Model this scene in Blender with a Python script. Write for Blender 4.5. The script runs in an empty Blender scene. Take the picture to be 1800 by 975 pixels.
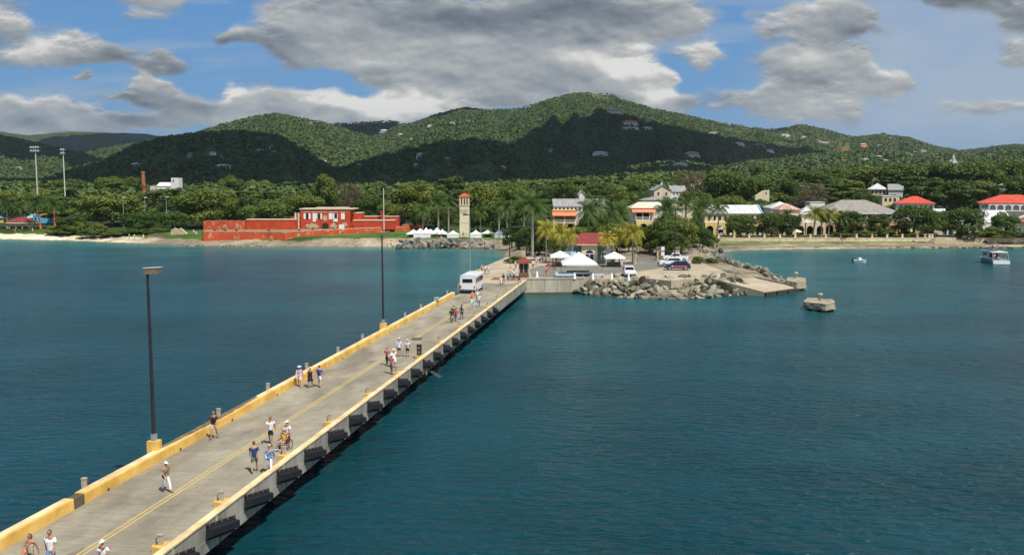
import bpy, bmesh, math, random
import numpy as np
from mathutils import Vector, Matrix, Quaternion

# ------------------------------------------------------------------ camera, sky, sun, exposure
SC = bpy.context.scene
C = SC.collection
F = 1650.0; TH = math.atan(163.5/F); CH = 18.5
cam_d = bpy.data.cameras.new("camera"); cam = bpy.data.objects.new("camera", cam_d); C.objects.link(cam)
cam.location = (0, 0, CH); cam.rotation_euler = (math.pi/2 - TH, 0, 0)
cam_d.lens = 33.0; cam_d.sensor_width = 36.0; cam_d.clip_start = 0.5; cam_d.clip_end = 30000
SC.camera = cam
SC.view_settings.view_transform = 'Standard'; SC.view_settings.look = 'None'
SC.view_settings.exposure = 0.30; SC.view_settings.gamma = 1.0; SC.view_settings.use_curve_mapping = False

SUN_ELEV = math.radians(58); SUN_H = Vector((0.60, -0.80, 0)).normalized()
SUN = (SUN_H*math.cos(SUN_ELEV) + Vector((0, 0, math.sin(SUN_ELEV)))).normalized()
sd_ = bpy.data.lights.new("sun", 'SUN'); sd_.energy = 4.2; sd_.angle = math.radians(0.5); sd_.color = (1.0, 0.955, 0.88)
sun = bpy.data.objects.new("sun", sd_); C.objects.link(sun); sun.rotation_euler = SUN.to_track_quat('Z', 'Y').to_euler()

W = bpy.data.worlds.new("World"); SC.world = W; W.use_nodes = True
def build_world():
    nt = W.node_tree; N = nt.nodes; L = nt.links
    for n in list(N): N.remove(n)
    sky = N.new('ShaderNodeTexSky'); sky.sky_type = 'NISHITA'; sky.sun_disc = False
    sky.sun_elevation = SUN_ELEV; sky.sun_rotation = math.atan2(SUN_H.x, SUN_H.y)
    sky.altitude = 0; sky.air_density = 1.0; sky.dust_density = 0.5; sky.ozone_density = 1.5
    bg = N.new('ShaderNodeBackground'); bg.inputs[1].default_value = 0.085
    # below the horizon the sea, not the sky texture's brown ground, closes the world
    tc = N.new('ShaderNodeTexCoord'); sp = N.new('ShaderNodeSeparateXYZ'); L.new(tc.outputs['Generated'], sp.inputs[0])
    mr = N.new('ShaderNodeMapRange'); L.new(sp.outputs[2], mr.inputs[0]); mr.inputs[1].default_value = -.02; mr.inputs[2].default_value = .01
    mx = N.new('ShaderNodeMix'); mx.data_type = 'RGBA'; L.new(mr.outputs[0], mx.inputs[0]); mx.inputs[6].default_value = (.10, .50, .75, 1); L.new(sky.outputs[0], mx.inputs[7]); L.new(mx.outputs[2], bg.inputs[0])
    out = N.new('ShaderNodeOutputWorld'); L.new(bg.outputs[0], out.inputs[0])
build_world()
W.cycles.sampling_method = 'MANUAL'; W.cycles.sample_map_resolution = 512
SC.cycles.max_bounces = 6; SC.cycles.diffuse_bounces = 2; SC.cycles.glossy_bounces = 2; SC.cycles.transmission_bounces = 3
SC.cycles.transparent_max_bounces = 6; SC.cycles.caustics_reflective = False; SC.cycles.caustics_refractive = False

# ------------------------------------------------------------------ photo geometry -> places
def P(px, py, z=0.0):
    a = (px-900)/F; b = -(py-487.5)/F
    d = (a, math.cos(TH)+b*math.sin(TH), -math.sin(TH)+b*math.cos(TH))
    t = (z-CH)/d[2]; return Vector((d[0]*t, d[1]*t, z))
def D(px, py, Y):
    a = (px-900)/F; b = -(py-487.5)/F
    d = (a, math.cos(TH)+b*math.sin(TH), -math.sin(TH)+b*math.cos(TH))
    t = Y/d[1]; return Vector((d[0]*t, Y, CH+d[2]*t))
R = math.radians

# ------------------------------------------------------------------ numpy noise
_rs = np.random.RandomState(7); _T = _rs.rand(512, 512)
def vnoise(x, y, s=0):
    x = np.asarray(x, float)+s*37.3+1000; y = np.asarray(y, float)+s*91.7+1000
    xi = np.floor(x).astype(int); yi = np.floor(y).astype(int); fx = x-xi; fy = y-yi
    fx = fx*fx*(3-2*fx); fy = fy*fy*(3-2*fy)
    a = _T[xi % 512, yi % 512]; b = _T[(xi+1) % 512, yi % 512]; c = _T[xi % 512, (yi+1) % 512]; d = _T[(xi+1) % 512, (yi+1) % 512]
    return (a*(1-fx)+b*fx)*(1-fy)+(c*(1-fx)+d*fx)*fy
def fbm(x, y, o=4, s=0):
    t = 0; a = .5
    x = np.asarray(x, float); y = np.asarray(y, float)
    for i in range(o): t = t+a*vnoise(x, y, s+i*3); a *= .5; x, y = 1.6*x+1.2*y, -1.2*x+1.6*y
    return t/(1-.5**o)
def worley(x, y, cell, s=0):
    """nearest feature distance (in cells) and a random id"""
    u = x/cell+s*13.7+500; v = y/cell+s*7.9+500; ui = np.floor(u).astype(int); vi = np.floor(v).astype(int)
    best = np.full(u.shape, 9.0); idv = np.zeros(u.shape)
    for i in (-1, 0, 1):
        for j in (-1, 0, 1):
            cx = ui+i; cy = vi+j
            fx = cx+0.15+.7*_T[(cx*3+s) % 512, (cy*5) % 512]; fy = cy+0.15+.7*_T[(cx*7+11) % 512, (cy*2+s) % 512]
            rr = 0.75+.5*_T[(cx*5+3) % 512, (cy*11+s) % 512]
            d = np.hypot(u-fx, v-fy)/rr; m = d < best; best = np.where(m, d, best)
            idv = np.where(m, _T[(cx*13+5) % 512, (cy*17+s) % 512], idv)
    return best, idv

# ------------------------------------------------------------------ materials
MATS = {}
def mat(name, col, rough=.8, var=0.0, scale=1.0, bump=0.0, metal=0.0, col2=None, detail=5, stretch=(1, 1, 1), spec=.5, bscale=None, emit=None):
    if name in MATS: return MATS[name]
    m = bpy.data.materials.new(name); m.use_nodes = True; nt = m.node_tree; N = nt.nodes; L = nt.links
    b = N['Principled BSDF']; b.inputs['Roughness'].default_value = rough; b.inputs['Metallic'].default_value = metal
    b.inputs['Specular IOR Level'].default_value = spec
    b.inputs['Base Color'].default_value = (*col, 1)
    if var > 0 or col2 or bump > 0:
        tc = N.new('ShaderNodeTexCoord'); mp = N.new('ShaderNodeMapping'); mp.inputs['Scale'].default_value = stretch
        L.new(tc.outputs['Object'], mp.inputs[0])
        n = N.new('ShaderNodeTexNoise'); n.inputs['Scale'].default_value = scale; n.inputs['Detail'].default_value = detail; n.inputs['Roughness'].default_value = .6
        L.new(mp.outputs[0], n.inputs[0])
        if var > 0 or col2:
            r = N.new('ShaderNodeValToRGB'); L.new(n.outputs['Fac'], r.inputs[0]); e = r.color_ramp.elements
            c2 = col2 if col2 else tuple(c*(1+var) for c in col); c1 = col if col2 else tuple(c*(1-var) for c in col)
            e[0].position = .36; e[0].color = (*c1, 1); e[1].position = .64; e[1].color = (*c2, 1)
            L.new(r.outputs[0], b.inputs['Base Color'])
        if bump > 0:
            bp = N.new('ShaderNodeBump'); bp.inputs['Strength'].default_value = min(1, bump); bp.inputs['Distance'].default_value = 0.05
            n2 = N.new('ShaderNodeTexNoise'); n2.inputs['Scale'].default_value = bscale or scale*4; n2.inputs['Detail'].default_value = 6
            L.new(mp.outputs[0], n2.inputs[0]); L.new(n2.outputs['Fac'], bp.inputs['Height']); L.new(bp.outputs[0], b.inputs['Normal'])
    MATS[name] = m; return m

# ------------------------------------------------------------------ mesh builder
def tag(o, label=None, cat=None, group=None, kind=None):
    if label: o['label'] = label
    if cat: o['category'] = cat
    if group: o['group'] = group
    if kind: o['kind'] = kind
    return o
def link(o): C.objects.link(o); return o
def empty(name, loc=(0, 0, 0), rz=0.0, label=None, cat=None, group=None):
    o = bpy.data.objects.new(name, None); o.empty_display_size = .3; link(o); o.location = loc; o.rotation_euler = (0, 0, rz)
    return tag(o, label, cat, group)
class MB:
    def __init__(s): s.v = []; s.f = []; s.m = []; s.sm = []
    def add(s, vs, fs, mi=0, smooth=False):
        n = len(s.v); s.v += [tuple(v) for v in vs]; s.f += [tuple(i+n for i in f) for f in fs]; s.m += [mi]*len(fs); s.sm += [smooth]*len(fs); return s
    def box(s, x0, x1, y0, y1, z0, z1, mi=0):
        v = [(x0, y0, z0), (x1, y0, z0), (x1, y1, z0), (x0, y1, z0), (x0, y0, z1), (x1, y0, z1), (x1, y1, z1), (x0, y1, z1)]
        return s.add(v, [(3, 2, 1, 0), (4, 5, 6, 7), (0, 1, 5, 4), (1, 2, 6, 5), (2, 3, 7, 6), (3, 0, 4, 7)], mi)
    def boxm(s, M, dx, dy, dz, mi=0):
        v = [M @ Vector((x*dx/2, y*dy/2, z*dz/2)) for z in (-1, 1) for x, y in ((-1, -1), (1, -1), (1, 1), (-1, 1))]
        return s.add(v, [(3, 2, 1, 0), (4, 5, 6, 7), (0, 1, 5, 4), (1, 2, 6, 5), (2, 3, 7, 6), (3, 0, 4, 7)], mi)
    def bar(s, p0, p1, w, h=None, mi=0):
        p0 = Vector(p0); p1 = Vector(p1); d = p1-p0; q = d.to_track_quat('X', 'Z'); h = h or w
        M = Matrix.Translation((p0+p1)/2) @ q.to_matrix().to_4x4(); return s.boxm(M, d.length, w, h, mi)
    def tube(s, pts, rs, n=8, mi=0, smooth=True, cap=True, flat=1.0):
        pts = [Vector(p) for p in pts]; k = len(pts); rs = rs if isinstance(rs, (list, tuple)) else [rs]*k
        up0 = Vector((1, 0, 0)); vs = []
        for i, p in enumerate(pts):
            t = (pts[min(i+1, k-1)]-pts[max(i-1, 0)]); t = t.normalized() if t.length > 1e-9 else Vector((0, 0, 1))
            a = (up0 - t*up0.dot(t))
            if a.length < 1e-3: a = Vector((0, 1, 0)) - t*t.y
            a.normalize(); b = t.cross(a)
            for j in range(n):
                w = 2*math.pi*j/n; vs.append(p+(a*math.cos(w)+b*math.sin(w)*flat)*rs[i])
        fs = [(i*n+j, i*n+(j+1) % n, (i+1)*n+(j+1) % n, (i+1)*n+j) for i in range(k-1) for j in range(n)]
        s.add(vs, fs, mi, smooth)
        if cap: s.add(vs, [tuple(range(n-1, -1, -1)), tuple((k-1)*n+j for j in range(n))], mi, False)
        return s
    def cyl(s, x, y, z0, z1, r0, r1=None, n=10, mi=0, smooth=True): return s.tube([(x, y, z0), (x, y, z1)], [r0, r1 if r1 is not None else r0], n, mi, smooth)
    def prism(s, poly, z0, z1, mi=0):
        n = len(poly); z0s = z0 if isinstance(z0, (list, tuple)) else [z0]*n; z1s = z1 if isinstance(z1, (list, tuple)) else [z1]*n
        v = [(p[0], p[1], a) for p, a in zip(poly, z0s)]+[(p[0], p[1], a) for p, a in zip(poly, z1s)]
        return s.add(v, [tuple(range(n-1, -1, -1)), tuple(range(n, 2*n))]+[(i, (i+1) % n, n+(i+1) % n, n+i) for i in range(n)], mi)
    def prismY(s, poly, y0, y1, mi=0):   # polygon in x,z extruded along y
        n = len(poly); v = [(p[0], y0, p[1]) for p in poly]+[(p[0], y1, p[1]) for p in poly]
        return s.add(v, [tuple(range(n)), tuple(range(2*n-1, n-1, -1))]+[((i+1) % n, i, n+i, n+(i+1) % n) for i in range(n)], mi)
    def prismX(s, poly, x0, x1, mi=0):   # polygon in y,z extruded along x
        n = len(poly); v = [(x0, p[0], p[1]) for p in poly]+[(x1, p[0], p[1]) for p in poly]
        return s.add(v, [tuple(range(n-1, -1, -1)), tuple(range(n, 2*n))]+[(i, (i+1) % n, n+(i+1) % n, n+i) for i in range(n)], mi)
    def hip(s, x0, x1, y0, y1, z, h, ov=.4, t=.12, mi=0, ridge=None):
        x0 -= ov; x1 += ov; y0 -= ov; y1 += ov; ym = (y0+y1)/2
        r = min((y1-y0)/2, (x1-x0)/2) if ridge is None else ridge
        v = [(x0, y0, z), (x1, y0, z), (x1, y1, z), (x0, y1, z), (x0, y0, z+t), (x1, y0, z+t), (x1, y1, z+t), (x0, y1, z+t), (x0+r, ym, z+h), (x1-r, ym, z+h)]
        return s.add(v, [(3, 2, 1, 0), (0, 1, 5, 4), (1, 2, 6, 5), (2, 3, 7, 6), (3, 0, 4, 7), (4, 5, 9, 8), (5, 6, 9), (6, 7, 8, 9), (7, 4, 8)], mi)
    def gable(s, x0, x1, y0, y1, z, h, ov=.35, t=.15, mi=0):  # ridge along x
        ym = (y0+y1)/2
        return s.prismX([(y0-ov, z-.1), (y0-ov, z-.1+t), (ym, z+h+t), (y1+ov, z-.1+t), (y1+ov, z-.1), (ym, z+h)], x0-ov, x1+ov, mi)
    def sphere(s, c, rx, ry=None, rz=None, n=10, m=7, mi=0):
        ry = ry or rx; rz = rz or rx; vs = [(c[0], c[1], c[2]-rz)]
        for i in range(1, m):
            t = math.pi*i/m
            for j in range(n):
                w = 2*math.pi*j/n; vs.append((c[0]+rx*math.sin(t)*math.cos(w), c[1]+ry*math.sin(t)*math.sin(w), c[2]-rz*math.cos(t)))
        vs.append((c[0], c[1], c[2]+rz)); e = len(vs)-1
        fs = [(0, 1+(j+1) % n, 1+j) for j in range(n)]+[(1+(i-1)*n+j, 1+(i-1)*n+(j+1) % n, 1+i*n+(j+1) % n, 1+i*n+j) for i in range(1, m-1) for j in range(n)]
        fs += [(1+(m-2)*n+j, 1+(m-2)*n+(j+1) % n, e) for j in range(n)]
        return s.add(vs, fs, mi, True)
    def mesh(s, name, mats):
        me = bpy.data.meshes.new(name); me.from_pydata(s.v, [], s.f)
        mats = mats if isinstance(mats, (list, tuple)) else [mats]
        for m in mats: me.materials.append(m)
        me.polygons.foreach_set('material_index', s.m); me.polygons.foreach_set('use_smooth', s.sm); me.update(); return me
    def build(s, name, mats, parent=None, loc=None, rz=0):
        o = bpy.data.objects.new(name, s.mesh(name, mats)); link(o)
        if parent: o.parent = parent
        if loc is not None: o.location = loc
        if rz: o.rotation_euler = (0, 0, rz)
        return o
def copy_tree(o, parent=None):
    c = o.copy(); C.objects.link(c)
    if parent: c.parent = parent; c.matrix_parent_inverse = o.matrix_parent_inverse
    for ch in list(o.children): copy_tree(ch, c)
    return c
ORD = ['first', 'second', 'third', 'fourth', 'fifth', 'sixth', 'seventh', 'eighth', 'ninth', 'tenth', 'eleventh', 'twelfth', 'thirteenth', 'fourteenth', 'fifteenth', 'sixteenth', 'seventeenth', 'eighteenth', 'nineteenth', 'twentieth']
def ordn(i):
    if i < 20: return ORD[i]
    i += 1; t = ['', '', 'twenty', 'thirty', 'forty', 'fifty', 'sixty'][i//10]; u = i % 10
    if u == 0: return t[:-1]+'ieth'
    return t+'-'+ORD[u-1]

# ------------------------------------------------------------------ coastline, ground, hills
COAST = [(-900, 380), (-420, 345)] + [tuple(P(*p)[:2]) for p in [(0, 420), (100, 422), (250, 428), (330, 431), (430, 433), (600, 434), (700, 434), (780, 436), (893, 438)]]
COAST += [(-2.5, 250), (-2.0, 207), (-7.5, 172), (-8.6, 158), (1.5, 158.2), (10.5, 159.6), (14, 155.8), (19, 152.6), (25, 150.6), (31, 152.2), (38, 156.6)] + [tuple(P(*p)[:2]) for p in [(1340, 512), (1392, 508), (1388, 497), (1345, 488), (1300, 474), (1283, 462), (1268, 452), (1266, 445), (1300, 440), (1400, 438), (1640, 436), (1800, 434)]] + [(330, 300), (900, 380)]
CP = np.array(COAST)
def shore(x, y):
    """signed distance to the coast, positive on land"""
    x = np.asarray(x, float); y = np.asarray(y, float); best = np.full(x.shape, 1e9)
    inside = np.zeros(x.shape, bool)
    poly = np.vstack([CP, [[900, 9000], [-900, 9000]]])
    poly[-2] = (9000, 9000); poly[-1] = (-9000, 9000)
    poly = np.vstack([[[-9000, 380]], CP, [[9000, 380], [9000, 9000], [-9000, 9000]]])
    n = len(poly)
    for i in range(n):
        x0, y0 = poly[i]; x1, y1 = poly[(i+1) % n]
        dx, dy = x1-x0, y1-y0; t = np.clip(((x-x0)*dx+(y-y0)*dy)/(dx*dx+dy*dy), 0, 1)
        if i < n-3: best = np.minimum(best, np.hypot(x-x0-t*dx, y-y0-t*dy))
        c = ((y0 > y) != (y1 > y))
        with np.errstate(divide='ignore', invalid='ignore'):
            xi = x0+(y-y0)*dx/(dy if dy != 0 else 1e-9)
        inside ^= c & (x < xi)
    return np.where(inside, best, -best)
# ridges: distance, front width, back width, silhouette in photo pixels
RIDGES = [
 (4200, 1500, 900, [(-900, 235), (-200, 236), (0, 233), (60, 239), (130, 232), (170, 234), (260, 237), (300, 242), (420, 262), (600, 300), (640, 324)]),
 (2400, 700, 700, [(-900, 215), (-300, 222), (0, 240), (60, 252), (100, 262), (150, 272), (200, 287), (280, 305), (330, 324)]),
 (2900, 700, 600, [(60, 320), (110, 296), (150, 276), (190, 262), (240, 256), (290, 258), (360, 280), (420, 320)]),
 (1500, 620, 500, [(60, 324), (130, 303), (180, 288), (240, 262), (300, 246), (370, 238), (440, 236), (490, 243), (530, 265), (570, 290), (640, 324)]),
 (2250, 800, 600, [(240, 322), (300, 262), (345, 240), (400, 222), (450, 210), (487, 204), (520, 211), (560, 217), (600, 229), (660, 247), (720, 272), (800, 305), (840, 324)]),
 (3100, 700, 700, [(250, 300), (330, 243), (420, 221), (480, 230), (540, 226), (600, 221), (640, 219), (690, 216), (715, 222), (760, 240), (830, 300)]),
 (2700, 1300, 800, [(600, 300), (640, 250), (700, 225), (730, 220), (760, 208), (790, 200), (820, 194), (850, 198), (900, 197), (940, 188), (980, 176), (1010, 170), (1040, 167), (1070, 170), (1095, 183), (1150, 196), (1200, 207), (1260, 220), (1320, 229), (1345, 232), (1370, 229), (1400, 224), (1440, 230), (1480, 242), (1500, 245), (1545, 239), (1590, 246), (1640, 262), (1680, 268), (1740, 262), (1800, 256), (2000, 245), (2500, 235)]),
 (2050, 600, 500, [(600, 310), (640, 292), (700, 262), (745, 236), (790, 218), (830, 216), (880, 228), (930, 250), (980, 272), (1040, 310)]),
 (1450, 500, 450, [(540, 324), (600, 300), (660, 282), (720, 266), (780, 254), (830, 249), (880, 256), (930, 270), (980, 284), (1040, 294), (1100, 300), (1160, 324)]),
 (2000, 650, 550, [(840, 300), (900, 276), (980, 240), (1030, 208), (1055, 194), (1090, 204), (1150, 220), (1200, 233), (1300, 252), (1400, 266), (1500, 285), (1600, 310)]),
 (1500, 600, 500, [(1000, 324), (1060, 308), (1140, 292), (1180, 288), (1260, 297), (1350, 284), (1450, 275), (1560, 270), (1620, 276), (1700, 280), (1800, 266), (2000, 250), (2500, 240)]),
]
def sstep(t): t = np.clip(t, 0, 1); return t*t*(3-2*t)
def base_ground(x, y):
    rise = 0.022+0.040*sstep((x/np.maximum(y, 1)+0.05)/0.35)
    g = 2.3+np.maximum(0, y-315)*rise
    g = np.minimum(g, 2.3+26+0*g) if False else 2.3+24*(1-np.exp(-(g-2.3)/24))*1.15
    return g
def hills(x, y):
    a = x/np.maximum(y, 1); px = 900+a*F
    wob = (fbm(x/520, y/520, 3, 5)-.5)
    hh = np.zeros(np.shape(x))
    for (Dk, wf, wb, pts) in RIDGES:
        xs = [p[0] for p in pts]; ys = [CH+(324-p[1])/F*Dk for p in pts]
        top = np.interp(px, xs, ys); 
        lo = (px < xs[0]) | (px > xs[-1]); top = np.where(lo & (Dk != 4200) & (Dk != 2400) & (Dk != 2700), 0, top)
        top = np.maximum(top, 0)
        d = (y-Dk)-wob*0; w = np.where(d < 0, wf, wb)
        t = np.clip(1-np.abs(d)/w, 0, 1)
        prof = t**1.15*(1+.22*np.sin(np.pi*t)*(1-t))
        sp = fbm(px/46+Dk*.01, y/900, 3, int(Dk) % 50)-.5      # spurs and gullies running down the face
        sp2 = fbm(px/17+Dk*.03, y/260, 3, int(Dk) % 37)-.5
        prof = prof*(1+(sp*1.15+sp2*.32)*(1-t)*t*2.6)
        prof = np.where(d < 0, np.minimum(prof, (y/Dk)*(.93+.07*t)), np.minimum(prof, 1.0))
        hh = np.maximum(hh, top*prof)
    return hh
def ground(x, y, sd=None):
    x = np.asarray(x, float); y = np.asarray(y, float)
    if sd is None: sd = shore(x, y)
    h = np.maximum(base_ground(x, y), hills(x, y))
    left = sstep((-x-52)/12)*sstep((300-(-x-170)*-1)/1)           # beach side
    wd = 5.0+8.0*sstep((-x-55)/15)+6.0*sstep((x-56)/6)
    wd = np.where((y < 245), 6.0, wd)
    k = sstep(sd/wd)
    hl = 2.25*sd/wd
    h = np.where(sd < wd, np.minimum(h, hl), h)
    h = h+np.where((sd > 0) & (sd < 14), (fbm(x/2.2, y/2.2, 3, 9)-.5)*.35, 0)
    shelf = (x > 52) & (y < 287.4) & (sd > 0) & (y > 255)
    h = np.where(shelf, np.minimum(h, .12+.035*sd+(fbm(x/2.5, y/2.5, 3, 12)-.5)*.35), h)
    h = np.where((x > 8) & (x < 46) & (y < 166) & (sd > 0), np.minimum(h*.55, 1.2), h)
    return np.where(sd < 0, np.maximum(-4, sd*.25)-.15, h)
def gz(x, y): return float(ground(np.array([x]), np.array([y]))[0])
def hit(px, py, y0=480):
    ys = np.arange(y0, 5200, 6.0); a = (px-900)/F; b = -(py-487.5)/F
    dy = math.cos(TH)+b*math.sin(TH); dz = -math.sin(TH)+b*math.cos(TH); zs = CH+dz*ys/dy; xs = a*ys/dy
    g = ground(xs, ys)+4.5; k = np.argmax(g > zs-.3)
    return (float(xs[k]), float(ys[k]), float(g[k]-4.5)) if (g > zs-.3).any() else None
HILLS = [
 (262, 246, 5, 4, 'w', 'w', 'tiny white house near the crest of the far left ridge'), (243, 286, 24, 9, 'y', 'w', 'wide mustard-yellow villa with dark openings on the dark left foothill'), (335, 267, 9, 5, 'g', 'g', 'small grey house below the crest of the dark left foothill'), (374, 266, 10, 5, 'w', 'w', 'small white house high on the dark left foothill'), (390, 267, 10, 5, 'p', 'g', 'pinkish house beside the small white one on the left foothill'),
 (383, 275, 22, 4, 'g', 'b', 'long low bluish roof in the middle of the dark left foothill'), (391, 289, 24, 8, 'w', 'w', 'wide white villa with many windows on the left foothill'), (353, 302, 11, 3, 'w', 'w', 'low white roof at the foot of the dark left foothill'), (430, 276, 8, 6, 'r', 'g', 'reddish house right of the long bluish roof'), (457, 262, 15, 7, 'w', 'g', 'white house near the right shoulder of the left foothill'),
 (482, 254, 13, 6, 'p', 'g', 'pale house just right of the white house on the left shoulder'), (482, 264, 10, 6, 'r', 'g', 'brown-red house under the pale one on the left shoulder'), (459, 240, 22, 4, 'g', 'g', 'long grey house on the crest of the dark left foothill'), (33, 293, 9, 3, 'w', 'w', 'low white house at the far left above the palms'), (48, 279, 6, 3, 'w', 'w', 'tiny white house at the far left, higher up'),
 (583, 289, 14, 4, 'r', 'r', 'low red-roofed house at the foot of the bright green hill'), (571, 280, 6, 4, 'w', 'r', 'small house above the low red-roofed one'), (632, 286, 10, 5, 'w', 'g', 'white house at the foot of the saddle'), (545, 214, 9, 3, 'w', 'g', 'white house left on the crest of the bright green hill'), (560, 213, 7, 4, 'g', 'g', 'grey house right on the crest of the bright green hill'), (572, 214, 10, 4, 'c', 'g', 'cream house among trees at the right end of the bright crest'),
 (675, 229, 13, 6, 'g', 'w', 'grey apartment block on the dark saddle hill'), (704, 235, 9, 4, 'w', 'w', 'white house right below the grey apartment block'), (724, 243, 6, 4, 'w', 'w', 'small white house on the slope right of the saddle'), (756, 219, 7, 3, 'w', 'w', 'white house near the crest left of the summit ridge'), (795, 215, 8, 3, 'c', 'w', 'cream house just below the summit ridge on the left'),
 (741, 269, 16, 9, 'w', 'w', 'bright white steep-roofed villa on the central dark foothill'), (732, 286, 10, 3, 'w', 'g', 'low white house below the steep-roofed villa'), (784, 275, 14, 5, 'w', 'g', 'grey-white house right of the steep-roofed villa'), (786, 284, 12, 3, 'g', 'g', 'low grey house under the grey-white one'), (879, 291, 20, 6, 'w', 'w', 'wide white villa low on the central dark foothill'), (893, 250, 6, 4, 'w', 'w', 'small white house right of the central foothill top'),
 (1036, 200, 9, 4, 'c', 'w', 'cream house just below the summit'), (1079, 192, 27, 8, 'c', 'b', 'large cream villa with a blue roof right below the summit'), (1107, 214, 26, 9, 'p', 'r', 'large white mansion with a reddish roof on the summit slope'), (1100, 223, 42, 4, 'w', 'w', 'long white terrace under the large mansion', True), (1140, 211, 6, 6, 'p', 'r', 'small square house right of the large mansion'), (1137, 223, 16, 4, 'w', 'w', 'white outbuilding at the right end of the long terrace'),
 (972, 261, 14, 4, 'g', 'g', 'grey house left on the slope under the summit'), (1055, 267, 25, 7, 'w', 'w', 'wide white villa in the middle of the dark slope'), (1216, 268, 25, 10, 'p', 'g', 'two-storey pinkish villa with balconies on the right slope'), (1196, 286, 23, 8, 'w', 'w', 'white hipped-roof villa below the pinkish villa'), (1200, 302, 10, 5, 'w', 'w', 'small white house low in the valley'), (1017, 301, 15, 3, 'w', 'w', 'low white house at the foot of the dark slope'),
 (1257, 233, 24, 7, 'w', 'g', 'cluster-like white villa with grey roofs right of the summit slope'), (1298, 250, 18, 5, 'w', 'w', 'white villa right of the grey-roofed villa'), (1335, 253, 20, 5, 'r', 'o', 'reddish villa on the right slope'), (1350, 262, 16, 5, 'w', 'g', 'white house below the reddish villa'), (1357, 267, 9, 4, 'w', 'w', 'small white house under the reddish villa'), (1380, 235, 13, 4, 'w', 'g', 'white house on the right ridge line'), (1413, 239, 9, 4, 'c', 'w', 'cream house on the right ridge line'),
 (1449, 250, 15, 5, 'g', 'w', 'long pale house below the right ridge line'), (1440, 248, 9, 4, 'w', 'w', 'white house left of the long pale house'), (1485, 262, 13, 4, 'r', 'r', 'red-roofed house on the right slope'), (1518, 253, 11, 6, 'o', 'o', 'bright orange house on the right ridge'), (1548, 254, 9, 4, 'w', 'w', 'white house right of the orange house'), (1563, 241, 8, 3, 'w', 'g', 'small house on the last knoll of the right ridge'),
 (1518, 277, 13, 4, 'w', 'w', 'white house low on the right slope'), (1482, 280, 9, 5, 'w', 'r', 'white house with a red roof low on the right slope'), (1543, 272, 14, 4, 'c', 'w', 'pale green-roofed long house low on the right slope'), (1552, 279, 14, 4, 'c', 'w', 'cream-roofed house just above the skyline woods'), (1606, 266, 13, 5, 'w', 'w', 'white villa at the right end of the ridge'), (1618, 261, 16, 3, 'g', 'g', 'long grey roof above the white villa at the ridge end'), (1650, 269, 8, 3, 'w', 'w', 'tiny white house at the far right of the ridge')]

CLEAR = []
for hs_ in HILLS:
    q_ = hit(hs_[0], hs_[1]+hs_[3]*.35)
    if q_: CLEAR.append((q_[0], q_[1], hs_[2]*q_[1]/F))
# ------------------------------------------------------------------ ground sheet
def nodes(m): return m.node_tree.nodes, m.node_tree.links
def ground_material():
    m = bpy.data.materials.new('ground'); m.use_nodes = True; N, L = nodes(m); b = N['Principled BSDF']; b.inputs['Roughness'].default_value = .92
    b.inputs['Specular IOR Level'].default_value = .2
    at = N.new('ShaderNodeVertexColor'); at.layer_name = 'col'; geo = N.new('ShaderNodeNewGeometry')
    n = N.new('ShaderNodeTexNoise'); n.inputs['Scale'].default_value = .9; n.inputs['Detail'].default_value = 8; n.inputs['Roughness'].default_value = .7
    L.new(geo.outputs['Position'], n.inputs[0])
    mr = N.new('ShaderNodeMapRange'); L.new(n.outputs['Fac'], mr.inputs[0]); mr.inputs[1].default_value = .3; mr.inputs[2].default_value = .7; mr.inputs[3].default_value = .72; mr.inputs[4].default_value = 1.28
    v = N.new('ShaderNodeVectorMath'); v.operation = 'SCALE'; n2 = N.new('ShaderNodeTexNoise'); n2.inputs['Scale'].default_value = .055; n2.inputs['Detail'].default_value = 7; n2.inputs['Roughness'].default_value = .72
    L.new(geo.outputs['Position'], n2.inputs[0]); mr2 = N.new('ShaderNodeMapRange'); L.new(n2.outputs['Fac'], mr2.inputs[0]); mr2.inputs[1].default_value = .36; mr2.inputs[2].default_value = .64; mr2.inputs[3].default_value = .55; mr2.inputs[4].default_value = 1.5
    mu = N.new('ShaderNodeMath'); mu.operation = 'MULTIPLY'; L.new(mr.outputs[0], mu.inputs[0]); L.new(mr2.outputs[0], mu.inputs[1])
    L.new(at.outputs[0], v.inputs[0]); L.new(mu.outputs[0], v.inputs[3]); L.new(v.outputs[0], b.inputs['Base Color'])
    return m
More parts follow.
